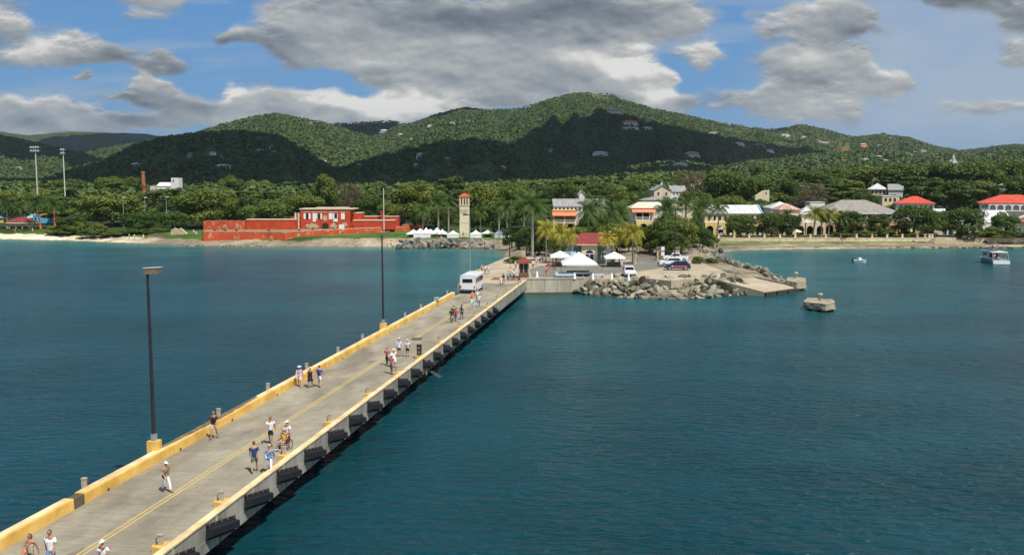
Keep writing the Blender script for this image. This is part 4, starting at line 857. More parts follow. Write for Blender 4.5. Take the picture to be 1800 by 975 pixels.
named = [
 ('broad', 195, 328, 96, 345, 'big spreading tree with a deep shadow under it, behind the beach'), ('light', 243, 366, 66, 318, 'low leafy tree just behind the stone ruin'), ('light', 302, 366, 58, 322, 'low leafy tree right above the beach ruin'),
 ('dark', 125, 372, 52, 322, 'grey-green round tree right of the orange palm trunks'), ('broad', 360, 323, 104, 338, 'very broad tree left of the red fort'), ('dark', 427, 333, 58, 348, 'dark tree behind the left end of the fort'),
 ('light', 470, 346, 90, 332, 'pale green spreading tree behind the low fort wall'), ('broad', 530, 329, 84, 346, 'bushy tree behind the fort next to its tall block'), ('tall', 571, 309, 54, 366, 'tall rounded tree rising above the fort block'),
 ('dry', 612, 320, 56, 362, 'thin olive tree rising behind the fort roof'), ('broad', 650, 332, 54, 350, 'green tree behind the fort flagpole'), ('broad', 728, 312, 92, 338, 'huge dark domed tree right of the fort'), ('broad', 690, 345, 50, 336, 'tree crown just left of the huge domed tree'),
 ('tall', 765, 332, 54, 340, 'dense tree left of the clock tower'), ('layered', 800, 308, 52, 372, 'feathery pine-like tree behind the clock tower'), ('broad', 850, 312, 82, 356, 'large round tree right behind the clock tower'), ('broad', 905, 313, 76, 352, 'large round tree behind the right-hand tents'),
 ('dark', 868, 345, 56, 318, 'brown-green tree right beside the clock tower'), ('dark', 958, 316, 48, 384, 'dark round tree left of the tallest dark tree'), ('dark', 998, 305, 48, 384, 'tallest dark tree above the orange balcony house'), ('broad', 930, 340, 60, 330, 'leafy tree left of the orange balcony house'),
 ('tall', 1093, 325, 62, 332, 'dense round tree between the two balcony houses'), ('broad', 1056, 312, 66, 430, 'domed tree behind the long grey roof'), ('broad', 1112, 311, 62, 450, 'green tree left of the white gabled house'), ('light', 1136, 330, 50, 400, 'light tree just left of the white gable'),
 ('dark', 948, 380, 56, 216, 'shaggy tree at the shore behind the pier kiosk'), ('broad', 1008, 392, 66, 226, 'hedge-like tree left behind the red-roofed visitor building'), ('broad', 1085, 382, 70, 224, 'wide bushy tree right behind the visitor building'), ('dark', 1050, 384, 50, 232, 'dark tree directly behind the visitor building roof'),
 ('broad', 1163, 380, 60, 216, 'big bushy tree left of the gate lamp post'), ('broad', 1198, 374, 64, 220, 'big bushy tree right of the gate lamp post'), ('dark', 1130, 395, 46, 250, 'dark tree above the brick path'), ('light', 1236, 393, 42, 240, 'small tree on the bank beside the bay'),
 ('dark', 1219, 319, 62, 312, 'dark tree in front of the white gabled house'), ('dry', 1208, 300, 60, 420, 'bare brownish tree behind the white gabled house'), ('dry', 1240, 302, 54, 430, 'bare brownish tree beside the hidden pale gable'),
 ('dark', 1303, 371, 58, 292, 'small round tree before the yellow arcade'), ('dark', 1357, 367, 54, 292, 'reddish-green tree before the rusty roof'), ('dark', 1388, 371, 48, 292, 'dark tree under the white pyramid roof'), ('dark', 1491, 363, 50, 292, 'round tree before the big grey roof'), ('broad', 1546, 373, 50, 292, 'broad low tree at the right half of the big grey roof'),
 ('dark', 1608, 353, 74, 292, 'large dark tree before the left red roof'), ('dark', 1642, 366, 56, 292, 'dark tree leaning over the white truck'), ('dark', 1692, 356, 82, 292, 'largest dark waterfront tree between the two red roofs'), ('light', 1768, 368, 50, 292, 'light round tree before the white arcade'),
 ('dark', 1275, 290, 80, 405, 'tall dark crown behind the long white roof'), ('dark', 1330, 301, 62, 392, 'dark round crown above the pale parapet wall'), ('dark', 1372, 303, 74, 388, 'wide dark crown behind the rusty roof'), ('dry', 1425, 322, 78, 372, 'thin brownish tree behind the white pyramid roof'),
 ('broad', 1285, 333, 56, 345, 'bright green tree above the long white roof'), ('light', 1250, 336, 40, 345, 'light tree left above the long white roof'), ('layered', 1462, 322, 84, 402, 'layered dark tree left above the big grey roof'), ('broad', 1522, 326, 44, 352, 'light feathery tree before the small grey-roofed house'),
 ('dark', 1428, 290, 96, 490, 'broad crown on the skyline above the thin brown tree'), ('broad', 1482, 286, 92, 505, 'broad crown on the skyline above the big grey roof'), ('broad', 1542, 283, 112, 505, 'very wide crown on the skyline above the small houses'), ('dark', 1602, 279, 104, 485, 'wide crown on the skyline above the left red roof'),
 ('dark', 1655, 276, 104, 475, 'tall wide crown on the skyline left of the small church'), ('broad', 1712, 274, 96, 470, 'wide crown on the skyline above the far white house'), ('dark', 1757, 270, 96, 482, 'dark crown on the skyline near the right edge'), ('broad', 1800, 267, 92, 470, 'crown on the skyline at the right edge'),
 ('layered', 1618, 308, 84, 392, 'layered dark tree above the left red roof'), ('dark', 1678, 306, 92, 392, 'dark tree below the small white house'), ('layered', 1728, 322, 84, 362, 'layered dark tree left of the right red roof'), ('layered', 1672, 332, 70, 352, 'spreading dark tree right of the left red roof'), ('dark', 1795, 300, 64, 412, 'dark tree right of the far white house'),
 ('broad', 405, 305, 54, 560, 'domed tree on the far belt above the fort wall'), ('broad', 452, 309, 54, 560, 'second domed tree on the far belt above the fort wall'), ('broad', 190, 303, 56, 560, 'domed tree in the far belt left of the brick chimney'), ('broad', 228, 304, 50, 560, 'domed tree in the far belt beside the brick chimney'),
 ('broad', 122, 306, 56, 560, 'domed tree behind the second floodlight mast')]
named += [('broad', 975, 398, 44, 212, 'leafy tree left behind the visitor building roof'), ('dark', 925, 392, 40, 216, 'dark shrub-like tree behind the first stone pillar'), ('broad', 900, 396, 40, 262, 'tree at the shore end of the boulder bank'), ('dark', 1106, 398, 34, 226, 'dark tree left of the brick path'),
 ('dark', 1182, 396, 56, 210, 'dark tree low behind the right gate pillars'), ('broad', 1143, 398, 40, 222, 'tree overhanging the brick path'), ('dark', 1032, 374, 40, 262, 'dark tree right of the orange balcony'), ('dark', 1044, 366, 54, 262, 'dark tree before the white gable of the long house'), ('broad', 1078, 372, 44, 268, 'tree between the two balcony houses, nearer the plaza'), ('dark', 1176, 368, 48, 262, 'dark tree before the pale balcony house'), ('dark', 1212, 376, 50, 262, 'dark tree left of the bay'), ('broad', 946, 368, 38, 262, 'tree left of the orange balcony house'),
 ('broad', 1536, 336, 54, 392, 'leafy tree before the cream house on the slope'), ('dark', 1572, 338, 46, 388, 'dark tree right of the white block house'), ('dark', 1548, 352, 38, 350, 'dark tree before the white block house'), ('broad', 1578, 349, 32, 352, 'small tree left of the left red roof'), ('dark', 1338, 344, 40, 358, 'dark tree below the slanting gable wall'), ('broad', 1350, 347, 30, 356, 'green tree right below the slanting gable wall'), ('dark', 746, 352, 44, 330, 'dark tree behind the left market tents'), ('dark', 785, 355, 44, 326, 'dark tree behind the middle market tents'), ('dark', 840, 358, 40, 322, 'dark low tree behind the tents right of the tower'), ('broad', 880, 362, 44, 318, 'low tree behind the rightmost tents')]
for (k, px, yt, w, Y, lb) in named: T(k, px, yt, w, Y, lb)
# belts of trees further back
def belt():
    zones = [(-300, 330, 'behind the beach'), (330, 700, 'behind the red fort'), (700, 930, 'behind the clock tower'), (930, 1240, 'behind the balcony houses'), (1240, 1560, 'behind the long white roof'), (1560, 2200, 'behind the red roofs')]
    rows = [(372, 13.5, 9.5), (412, 14, 10), (468, 15, 10.5), (540, 16.5, 11), (635, 19, 11.5)]
    for ri, (Y, sp_, h0) in enumerate(rows):
        x = -Y*.60
        while x < Y*.60:
            xx = x+trnd.uniform(-4, 4); yy = Y+trnd.uniform(-16, 16); px = 900+xx/yy*F
            if ri == 0 and (1140 < px < 1245 or 1515 < px < 1600 or 1690 < px < 1800 or 950 < px < 1075 or 235 < px < 320): x += sp_*trnd.uniform(.9, 1.3); continue
            if ri == 1 and (1690 < px < 1790 or 1140 < px < 1200 or 1520 < px < 1600): x += sp_; continue
            if ri >= 3 and (246 < px < 322): x += sp_; continue
            zn = [z for z in zones if z[0] <= px < z[1]]; zn = zn[0][2] if zn else zones[0 if px < 0 else -1][2]
            if px < -140 or px > 1960: x += sp_*1.6; continue
            key = trnd.choice(['belt', 'belt', 'beltd']) if ri > 0 else trnd.choice(['belt', 'beltd'])
            h = h0*trnd.uniform(.8, 1.2); w = trnd.uniform(14, 22)
            put_tree(key, xx, yy, w, h, 'rounded green tree in the woods %s' % zn, 'trees in the woods %s' % zn); x += sp_*trnd.uniform(.8, 1.3)
belt()
# distant woodland: leaf clumps of thousands of trees as one mass
M_wood_leaf = leaf_mat('woodland_leaves', (.044, .078, .017), (.086, .128, .028), .12)
def woodland():
    rs = np.random.RandomState(19); C_, N_, S_, T_ = [], [], [], []
    for (ya, yb, cell, nq, qs, rad, hgt) in ((470, 1150, 8.5, 30, 2.3, 5.2, 8.0), (1150, 3350, 7.4, 8, 3.2, 4.6, 6.0)):
        n = int((yb-ya)*(yb+ya)*.62/(cell*cell)); y = np.sqrt(rs.uniform(ya*ya, yb*yb, n)); x = y*rs.uniform(-.62, .62, n)
        g = ground(x, y); sz = (.55+.6*rs.rand(n)**1.5)*(.75+.5*fbm(x/60, y/60, 3, 91))
        keep = ~((sstep((fbm(x/260, y/260, 3, 21)-.66)/.05) > .3) & (y > 1000) & (rs.rand(n) > .25))
        for (cx, cy, cw) in CLEAR: keep &= ~((np.abs(x-cx) < cw*.62+3) & (y-cy > -15) & (y-cy < 9))
        keep &= ~((np.abs(x/y*F+900-290) < 26) & (y > 578) & (y < 610)); keep &= ~((np.abs(x/y*F+900-252) < 9) & (y > 470) & (y < 575))
        x, y, g, sz = x[keep], y[keep], g[keep], sz[keep]; n = len(x); tone = rs.rand(n)
        d = rs.normal(size=(n, nq, 3)); d[..., 2] = np.abs(d[..., 2])*.9+.1; d /= np.linalg.norm(d, axis=2, keepdims=True)
        c = np.stack([x, y, g], -1)[:, None, :]+d*np.array([rad, rad, hgt*.55])*sz[:, None, None]*(.75+.3*rs.rand(n, nq, 1)); c[..., 2] += (hgt*.45*sz+1.2)[:, None]
        C_.append(c.reshape(-1, 3)); N_.append((d+rs.normal(size=d.shape)*.28).reshape(-1, 3)); S_.append((qs*(.6+.8*rs.rand(n*nq)))); T_.append((tone[:, None]*.75+.25*rs.rand(n, nq)).ravel())
    me = quads_mesh('woodland', np.concatenate(C_), np.concatenate(N_), np.concatenate(S_), np.concatenate(T_), M_wood_leaf, rs, 1.25); print('woodland quads', len(me.polygons))
    o = bpy.data.objects.new('woodland', me); C.objects.link(o); tag(o, 'dense green scrub forest covering the plain and hills', 'woodland', kind='stuff')
woodland()
# bushes
bl = [(150, 398, 34, 312), (178, 401, 36, 311), (205, 402, 36, 311), (232, 400, 36, 312), (258, 402, 30, 311), (95, 395, 36, 322), (118, 396, 38, 320), (170, 388, 30, 318), (135, 385, 34, 320), (280, 404, 26, 312),
      (1232, 398, 26, 246), (1250, 404, 24, 262), (1520, 402, 40, 290), (1560, 403, 40, 290), (1595, 403, 30, 290), (1738, 404, 50, 288), (1775, 403, 50, 288), (1812, 403, 50, 288), (1480, 404, 36, 290), (1700, 405, 40, 289), (1745, 395, 36, 289)]
for i, (px, yt, w, Y) in enumerate(bl):
    nm = ('bush in the hedge above the beach, %s from the left' % ordn(sorted([b[0] for b in bl if b[0] < 300]).index(px))) if px < 300 else ('bush in the waterfront greenery, %s from the left' % ordn(sorted([b[0] for b in bl if b[0] > 300]).index(px)))
    T('bush', px, yt, w, Y, nm, 'hedge bushes', 'bush', 'bush')
put_tree('bush', *P(1249, 468, 1.6)[:2], 3.6, 2.6, 'bright green bush among the boulders by the old jetty', None, 'bush', 'bush', 1.2)
put_tree('bush', *P(1226, 463, 2.5)[:2], 3.2, 2.0, 'green bush behind the white pickup truck at the gate', None, 'bush', 'bush', 2.3)
put_tree('bush', *P(909, 462, 2.5)[:2], 5.5, 2.0, 'reddish flower bed bush left of the pier kiosk', None, 'bush', 'bush', 2.2)
put_tree('bush', *P(946, 445, 2.5)[:2], 4.5, 2.4, 'clipped green bush right of the first stone pillar', None, 'bush', 'bush', 2.4)
put_tree('bush', *P(1072, 462, 2.5)[:2], 3.0, 1.6, 'low bush in front of the visitor building, right of its door', None, 'bush', 'bush', 2.45)
put_tree('bush', *P(985, 455, 2.5)[:2], 3.0, 1.5, 'low bush in front of the visitor building, left of its door', None, 'bush', 'bush', 2.45)

def frond(mb_c, mb_n, mb_s, mb_t, rs, a, elev, L_, droop, wdt, base):
    """one frond: leaflets hanging from an arching rib"""
    n = 17; p = np.array(base, float); d = np.array([math.cos(a)*math.cos(elev), math.sin(a)*math.cos(elev), math.sin(elev)]); side = np.array([-math.sin(a), math.cos(a), 0])
    tone = rs.rand()
    for i in range(n):
        t = i/(n-1); p = p+d*(L_/n); d = d+np.array([0, 0, -droop*(.4+1.6*t)/n]); d /= np.linalg.norm(d)
        w = wdt*math.sin(.25+2.6*t)*1.0
        for sg in (-1, 1):
            ld = side*sg*.8+d*.45+np.array([0, 0, -.55*(.5+t)]); ld /= np.linalg.norm(ld); mb_c.append((p, ld*w, d*L_/n*.62)); mb_t.append(tone)
def palm_meshes(seed, kind):
    rs = np.random.RandomState(seed); cl = []; tn = []
    H = 1.0
    mb = MB()
    if kind == 'royal':
        nf, L_, w = 24, .34, .095; mb.tube([(0, 0, -.03), (0, 0, .1), (.004, 0, .45), (.0, 0, .74)], [.028, .024, .026, .018], 8); base = (0, 0, .84)
    else:
        nf, L_, w = 28, .46, .135; bx = rs.uniform(-.06, .06); mb.tube([(0, 0, -.03), (bx*.3, 0, .2), (bx, .01, .5), (bx*1.2, .01, .78)], [.036, .026, .022, .018], 8); base = (bx*1.2, .01, .77)
    for k in range(nf):
        a = k*2.399+rs.uniform(-.2, .2); el = [1.25, .8, .45, .1][k*4//nf]+rs.uniform(-.12, .12); frond(cl, None, None, tn, rs, a, el, L_*rs.uniform(.85, 1.1), 1.9 if kind != 'royal' else 1.5, w, base)
    co = []; 
    for p, l, d in cl: co += [p-d*.5, p+d*.5, p+l+d*.25, p+l-d*.1]
    co = np.array(co, np.float32); n = len(cl); me = bpy.data.meshes.new('fronds'); me.vertices.add(n*4); me.vertices.foreach_set('co', co.ravel()); me.loops.add(n*4); me.loops.foreach_set('vertex_index', np.arange(n*4, dtype=np.int32))
    me.polygons.add(n); me.polygons.foreach_set('loop_start', np.arange(0, n*4, 4, dtype=np.int32)); me.polygons.foreach_set('loop_total', np.full(n, 4, np.int32)); me.update(calc_edges=True)
    ca = me.color_attributes.new('col', 'FLOAT_COLOR', 'POINT'); c = np.ones((n*4, 4), np.float32); c[:, :3] = np.repeat(np.array(tn), 4)[:, None]; ca.data.foreach_set('color', c.ravel())
    me.materials.append(M_palmy if kind == 'yellow' else M_palmg)
    sh = MB().tube([(0, 0, .74), (0, 0, .84)], [.02, .014], 8).mesh('crownshaft', M_leafl) if kind == 'royal' else None
    return me, mb.mesh('trunk', M_palmbark), sh
PALM = {k: [palm_meshes(s, k) for s in ss] for k, ss in (('royal', (1, 2, 3)), ('coco', (4, 5, 6)), ('yellow', (7, 8, 9)))}
def palm(kind, px, ytop, Y, label, group, wk=1.0, tr=None):
    v = D(px, ytop, Y); g = 2.5 if Y < 260 and -2 < v.x < 40 else gz(v.x, Y); h = (v.z-g)/(.98)
    fm_, tm, sh = trnd.choice(PALM[kind]); r = empty('palm_tree', (v.x, Y, g-.05), trnd.uniform(0, 6.28), label, 'palm tree', group); r.scale = (h*wk, h*wk, h)
    for nm, me in (('fronds', fm_), ('trunk', tm), ('crownshaft', sh)):
        if me is None: continue
        o = bpy.data.objects.new(nm, me); C.objects.link(o); o.parent = r
        if nm == 'trunk' and tr: o.material_slots[0].link = 'OBJECT'; o.material_slots[0].material = tr
    return r
for i, (px, yt, Y, tr) in enumerate([(10, 352, 336, None), (38, 356, 341, None), (69, 347, 333, M_palmbarko), (94, 350, 333, M_palmbarko)]):
    palm('coco', px, yt, Y, ['leftmost coconut palm by the beach gazebo', 'coconut palm rising behind the beach gazebo roof', 'coconut palm with an orange painted trunk, left of the two', 'coconut palm with an orange painted trunk, right of the two'][i], None, 1.0, tr)
for i, (px, yt, Y, wk) in enumerate([(960, 393, 196, .82), (983, 397, 190, .80), (1003, 406, 184, .72), (1066, 411, 186, .76), (1089, 405, 192, .74), (1115, 398, 189, .88)]):
    palm('yellow', px, yt, Y, 'yellow-green palm in front of the visitor building, %s from the left' % ordn(i), 'yellow palms before the visitor building', wk)
rp_ = [(742, 362, 300, 'coco', 'drooping dark palm right of the fort'), (770, 345, 306, 'royal', None), (788, 346, 308, 'royal', None), (845, 366, 298, 'coco', 'low drooping palm right of the clock tower'), (877, 352, 304, 'royal', None), (892, 356, 285, 'coco', 'dark palm behind the rightmost tents'),
       (921, 352, 258, 'royal', None), (936, 346, 207, 'royal', 'tall royal palm with a thick white trunk behind the kiosk'), (951, 356, 246, 'royal', None), (946, 362, 240, 'coco', 'dark palm left of the orange balcony'), (1036, 358, 236, 'coco', 'tall dark palm right of the orange balcony'), (1052, 352, 240, 'coco', 'tall dark palm before the long grey roof'),
       (1068, 364, 244, 'coco', 'dark palm left of the round tree'), (1092, 362, 246, 'coco', 'dark palm left of the pale balcony house'), (1170, 356, 254, 'coco', 'dark palm before the pale balcony house roof'), (1178, 352, 262, 'royal', None), (1206, 352, 270, 'royal', None), (1238, 354, 286, 'coco', 'palm standing at the left end of the yellow arcade'), (1262, 356, 288, 'coco', 'palm standing before the yellow arcade'), (1224, 360, 280, 'royal', None),
       (1343, 380, 291, 'coco', 'short palm by the blue parasol'), (1384, 372, 291, 'coco', 'short palm beside the cream parasol')]
g_ = 0
for (px, yt, Y, k, lb) in rp_:
    if lb is None: lb = 'slim royal palm along the waterfront, %s from the left' % ordn(g_); g_ += 1; gr = 'royal palms along the waterfront'
    else: gr = None
    palm(k, px, yt, Y, lb, gr, .8 if k == 'coco' else 1.0)
for i, (px, yt) in enumerate([(1430, 366), (1445, 372), (1458, 370), (1476, 378), (1500, 380), (1515, 384)]):
    palm('yellow' if i in (0, 2) else 'coco', px, yt, 290.5, 'short waterfront palm on the lawn, %s from the left' % ordn(i), 'short palms on the waterfront lawn', 1.15)
# ------------------------------------------------------------------ buildings
def zof(py, Y): return D(900, py, Y).z
def xw(px0, px1, Y): return (px1-px0)*Y/F*1.003
M_red = None
def fort_mat(name, base, blotch, amt, scale):
    m = bpy.data.materials.new(name); m.use_nodes = True; N, L = nodes(m); b = N['Principled BSDF']; b.inputs['Roughness'].default_value = .9; b.inputs['Specular IOR Level'].default_value = .2
    tc = N.new('ShaderNodeTexCoord')
    def nz(sc, det, r=.6):
        n = N.new('ShaderNodeTexNoise'); n.inputs['Scale'].default_value = sc; n.inputs['Detail'].default_value = det; n.inputs['Roughness'].default_value = r; L.new(tc.outputs['Object'], n.inputs[0]); return n.outputs['Fac']
    r0 = N.new('ShaderNodeValToRGB'); L.new(nz(.35, 7), r0.inputs[0]); e = r0.color_ramp.elements; e[0].position = .3; e[0].color = (*[c*.72 for c in base], 1); e[1].position = .7; e[1].color = (*[c*1.12 for c in base], 1)
    r1 = N.new('ShaderNodeMapRange'); L.new(nz(scale, 7, .7), r1.inputs[0]); r1.inputs[1].default_value = amt; r1.inputs[2].default_value = amt+.05
    mx = N.new('ShaderNodeMix'); mx.data_type = 'RGBA'; L.new(r1.outputs[0], mx.inputs[0]); L.new(r0.outputs[0], mx.inputs[6]); mx.inputs[7].default_value = (*blotch, 1); L.new(mx.outputs[2], b.inputs['Base Color'])
    bp = N.new('ShaderNodeBump'); bp.inputs['Strength'].default_value = .5; bp.inputs['Distance'].default_value = .06; L.new(r1.outputs[0], bp.inputs['Height']); L.new(bp.outputs[0], b.inputs['Normal'])
    return m
M_fort = fort_mat('red_plaster', (.55, .070, .027), (.58, .45, .32), .66, .9)
M_fortw = fort_mat('worn_red_plaster', (.52, .09, .038), (.50, .36, .25), .57, .7)
M_cap = mat('pale_coping', (.60, .50, .36), .9, .2, 2)
M_cream = mat('cream_plaster', (.66, .55, .36), .85, .08, .7); M_yelp = mat('yellow_plaster', (.70, .52, .20), .85, .08, .8); M_orap = mat('orange_plaster', (.66, .36, .14), .85, .1, .8)
M_whp = mat('white_plaster', (.70, .68, .62), .85, .07, .8); M_palep = mat('pale_pink_plaster', (.66, .58, .48), .85, .08, .8)
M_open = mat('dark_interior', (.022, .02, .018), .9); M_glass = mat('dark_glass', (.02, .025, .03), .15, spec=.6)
M_rgrey = mat('grey_metal_roof', (.30, .29, .27), .6, .18, .5, .2, stretch=(3, .3, 1)); M_rwhite = mat('white_metal_roof', (.58, .58, .56), .55, .12, .4, .1, stretch=(2, .3, 1))
M_rred = mat('red_roof', (.58, .085, .04), .6, .14, .5, .1, stretch=(3, .4, 1)); M_rmaroon = mat('maroon_roof', (.24, .045, .04), .5, .1, .4); M_rrust = mat('rusty_roof', (.36, .11, .05), .8, .0, .6, .1, col2=(.62, .50, .42), stretch=(4, .5, 1), detail=8)
M_rshing = mat('grey_shingles', (.27, .25, .215), .9, .22, 1.2, .2, detail=9)
M_stone = mat('cut_stone', (.34, .26, .15), .95, .0, 1.6, .5, col2=(.60, .49, .31), detail=9)
M_green = mat('green_shutter', (.05, .22, .08), .7); M_teal = mat('teal_wall', (.10, .155, .15), .8, .1, 1)
M_blue = mat('blue_paint', (.10, .42, .58), .8, .1, .6); M_canvas = mat('white_canvas', (.80, .80, .79), .8, .03, .8); M_canvasc = mat('cream_canvas', (.74, .68, .54), .8, .03, .8)
M_wood = mat('weathered_wood', (.16, .115, .075), .9, .3, 3)
def bld(name, label, px, Y, cat='building', group=None, z=None):
    v = D(px, 324, Y); z = gz(v.x, Y) if z is None else z
    return empty(name, (v.x, Y, z), 0, label, cat, group)
def lx(r, px): return D(px, 324, r.location.y).x-r.location.x
def lz(r, py): return zof(py, r.location.y)-r.location.z
def win(r, x0, x1, z0, z1, y=-.06, m=None, name='window', fr=None):
    o = MB().box(x0, x1, y, y+.05, z0, z1).build(name, m or M_glass, r)
    if fr:
        f = MB(); w = .09
        f.box(x0-w, x1+w, y-.03, y+.04, z1, z1+w).box(x0-w, x1+w, y-.05, y+.04, z0-w, z0).box(x0-w, x0, y-.03, y+.04, z0, z1).box(x1, x1+w, y-.03, y+.04, z0, z1).box((x0+x1)/2-.03, (x0+x1)/2+.03, y-.02, y+.0, z0, z1)
        g = f.build('frame', fr); g.parent = o
    return o
def arch_bays(mb, x0, x1, z0, z1, n, ow=.72, spring=.55, y0=0.0, y1=.4, seg=8):
    """wall with n round-headed openings"""
    W_ = (x1-x0)/n; a = W_*ow/2; zs = z0+(z1-z0)*spring; h = min(a, (z1-zs)*.8)
    for i in range(n):
        c = x0+W_*(i+.5); l, r_ = x0+W_*i, x0+W_*(i+1)
        mb.box(l, c-a, y0, y1, z0, zs); mb.box(c+a, r_, y0, y1, z0, zs)
        for k in range(seg):
            t0, t1 = math.pi*k/seg, math.pi*(k+1)/seg; xa, xb = c-a*math.cos(t0), c-a*math.cos(t1); za, zb = zs+h*math.sin(t0), zs+h*math.sin(t1)
            mb.prismY([(xa, za), (xb, zb), (xb, z1), (xa, z1)], y0, y1)
        mb.box(l, c-a, y0, y1, zs, z1); mb.box(c+a, r_, y0, y1, zs, z1)
    return mb
# ---- the red fort
def fort():
    r = bld('fort', 'long red plastered fort with a two-storey block and a low battery wall on the shore', 535, 312, 'fort', z=1.2); ox, oy, oz = r.location
    def q(px, Y): return (D(px, 324, Y).x-ox, Y-oy)
    Z = lambda z: z-oz
    front = [q(355, 291), q(400, 291.5), q(470, 290), q(497, 288.5), q(540, 296), q(607, 308), q(655, 316), q(718, 326)]
    back = [q(718, 336), q(355, 330)]
    MB().prism(front+back, Z(.2), Z(3.45)).build('platform', mat('fort_terrace', (.30, .25, .15), .95, .0, .6, .2, col2=(.10, .13, .03)), r)
    mb = MB(); cp = MB()
    for a, b in zip(front[:-1], front[1:]):
        A, B = Vector((*a, 0)), Vector((*b, 0)); d = (B-A).normalized(); n = Vector((-d.y, d.x, 0))
        poly = [(A-n*.15-d*.05), (B-n*.15+d*.05), (B+n*.8+d*.05), (A+n*.8-d*.05)]
        lo = [(A-n*.55-d*.05), (B-n*.55+d*.05), (B+n*.8+d*.05), (A+n*.8-d*.05)]
        zt = 3.95
        mb.add([(v.x, v.y, Z(.1)) for v in lo]+[(v.x, v.y, Z(zt)) for v in poly], [(3, 2, 1, 0), (4, 5, 6, 7), (0, 1, 5, 4), (1, 2, 6, 5), (2, 3, 7, 6), (3, 0, 4, 7)])
        cp.add([(v.x, v.y, Z(zt+.01)) for v in poly]+[(v.x, v.y, Z(zt+.09)) for v in poly], [(3, 2, 1, 0), (4, 5, 6, 7), (0, 1, 5, 4), (1, 2, 6, 5), (2, 3, 7, 6), (3, 0, 4, 7)])
    mb.build('battery_wall', M_fortw, r); cp.build('battery_coping', M_cap, r)
    for k, (px, Y) in enumerate([(375, 295), (393, 295), (413, 295), (470, 294), (524, 297), (548, 300), (585, 307)]):   # old cannons on the terrace
        c = q(px, Y+1); MB().tube([(c[0], c[1]+.8, Z(4.1)), (c[0]-.1, c[1]-1.1, Z(4.25))], [.2, .13], 8).box(c[0]-.3, c[0]+.3, c[1]-.2, c[1]+.9, Z(3.45), Z(3.95)).build('cannon', mat('cannon_iron', (.04, .03, .03), .7), r)
    def block(nm, px0, px1, Y, z0, ytop, dep, m=M_fort, cap=True):
        x0, y = q(px0, Y); x1 = q(px1, Y)[0]; zt = zof(ytop, Y); b = MB().box(x0, x1, y, y+dep, Z(z0), Z(zt)).build(nm, m, r)
        if cap: c = MB().box(x0-.12, x1+.12, y-.15, y+dep+.1, Z(zt)-.0, Z(zt)+.22).build('coping', M_cap, b)
        return x0, x1, y, Z(zt)
    block('rampart', 355, 427, 313, 3.3, 388.5, 4, M_fortw, False)
    block('rampart', 431, 517, 315, 3.3, 386.5, 5)
    block('rampart', 510, 529, 321, 3.3, 381, 4, M_fort, False)
    block('rampart', 620, 692, 318, 3.3, 388, 5); block('rampart', 630, 700, 328, 3.3, 381, 4); block('side_block', 612, 634, 322, 3.3, 375, 7)
    x0, x1, y, zt = block('main_block', 527, 614, 319, 3.3, 369, 9, M_fort)
    MB().box(x0-.35, x1+1.6, y-.35, y+9.3, zt+.22, zt+.5).box(x0+5, x1-1, y+.5, y+6, zt+.5, zt+.85).build('cornice', M_cap, r)
    MB().box(x0-.05, x1+.05, y-.08, y, zt-.75, zt-.5).build('string_course', mat('salmon_trim', (.62, .20, .10), .85), r)
    W = lambda px: q(px, 319)[0]; Zp = lambda py: zof(py, 319)-oz
    shut = mat('white_shutter', (.78, .77, .73), .7)
    for (a, b, t, bt) in ((536.5, 541, 376, 384.5), (557, 562, 376, 384.5), (587, 591.5, 376, 383.5)): win(r, W(a), W(b), Zp(bt), Zp(t), y-.07)
    for (a, b, t, bt) in ((532.5, 536.2, 375, 385), (541.3, 544.8, 375, 385), (548.5, 554.2, 374.5, 389.5), (554.6, 556.8, 375, 385), (562.3, 565, 375, 385), (577, 583.5, 374.5, 385.5), (584.3, 586.8, 375, 385), (591.7, 592.6, 375, 385), (584.5, 592.5, 384, 389.5), (598.5, 605, 374.5, 385.5)):
        MB().box(W(a), W(b), y-.10, y, Zp(bt), Zp(t)).build('shutter', shut, r)
    for (a, b) in ((533, 545), (548, 565), (566, 574), (577, 593), (598, 606)): MB().box(W(a), W(b), y-.14, y, Zp(373.4), Zp(372.6)).build('window_hood', M_cap, r)
    c = (W(565)+W(576))/2; hw = (W(576)-W(565))/2; pts = [(c-hw, Zp(402.3)), (c+hw, Zp(402.3))]+[(c+hw*math.cos(t*math.pi/8), Zp(396)+hw*math.sin(t*math.pi/8)*.8) for t in range(9)]
    MB().prismY(pts, y-.09, y).build('arched_door', M_open, r)
    MB().box(W(594.5), W(604), y-.09, y, Zp(402), Zp(394.5)).build('white_door', shut, r)
    rnd = random.Random(8)
    for (a, b, t, bt, n) in ((532, 562, 392, 402, 22), (577, 592, 391.5, 402, 14), (564, 576, 378, 390, 5), (598, 612, 389, 400, 5)):     # patches where the plaster has fallen off
        pts = []
        for k in range(n): w_ = 2*math.pi*k/n; pts.append((W((a+b)/2)+(W(b)-W(a))/2*math.cos(w_)*rnd.uniform(.62, 1.1), (Zp(t)+Zp(bt))/2+(Zp(t)-Zp(bt))/2*math.sin(w_)*rnd.uniform(.6, 1.1)))
        MB().prismY(pts, y-.035, y).build('bare_stone_patch', M_stone, r)
    for px in (518.5, 524): a = q(px, 319.5); MB().box(a[0]-.25, a[0]+.25, a[1]-.4, a[1]+.2, Z(3.4), Z(zof(374, 319.5))).build('pale_pilaster', M_cap, r)
    a = q(671, 327); MB().box(a[0]-.55, a[0]+.55, a[1], a[1]+1.1, Z(6.5), Z(zof(373, 327))).build('chimney', M_fort, r); MB().box(a[0]-.75, a[0]+.75, a[1]-.2, a[1]+1.3, Z(zof(373, 327)), Z(zof(371.5, 327))).build('chimney_cap', M_fort, r)
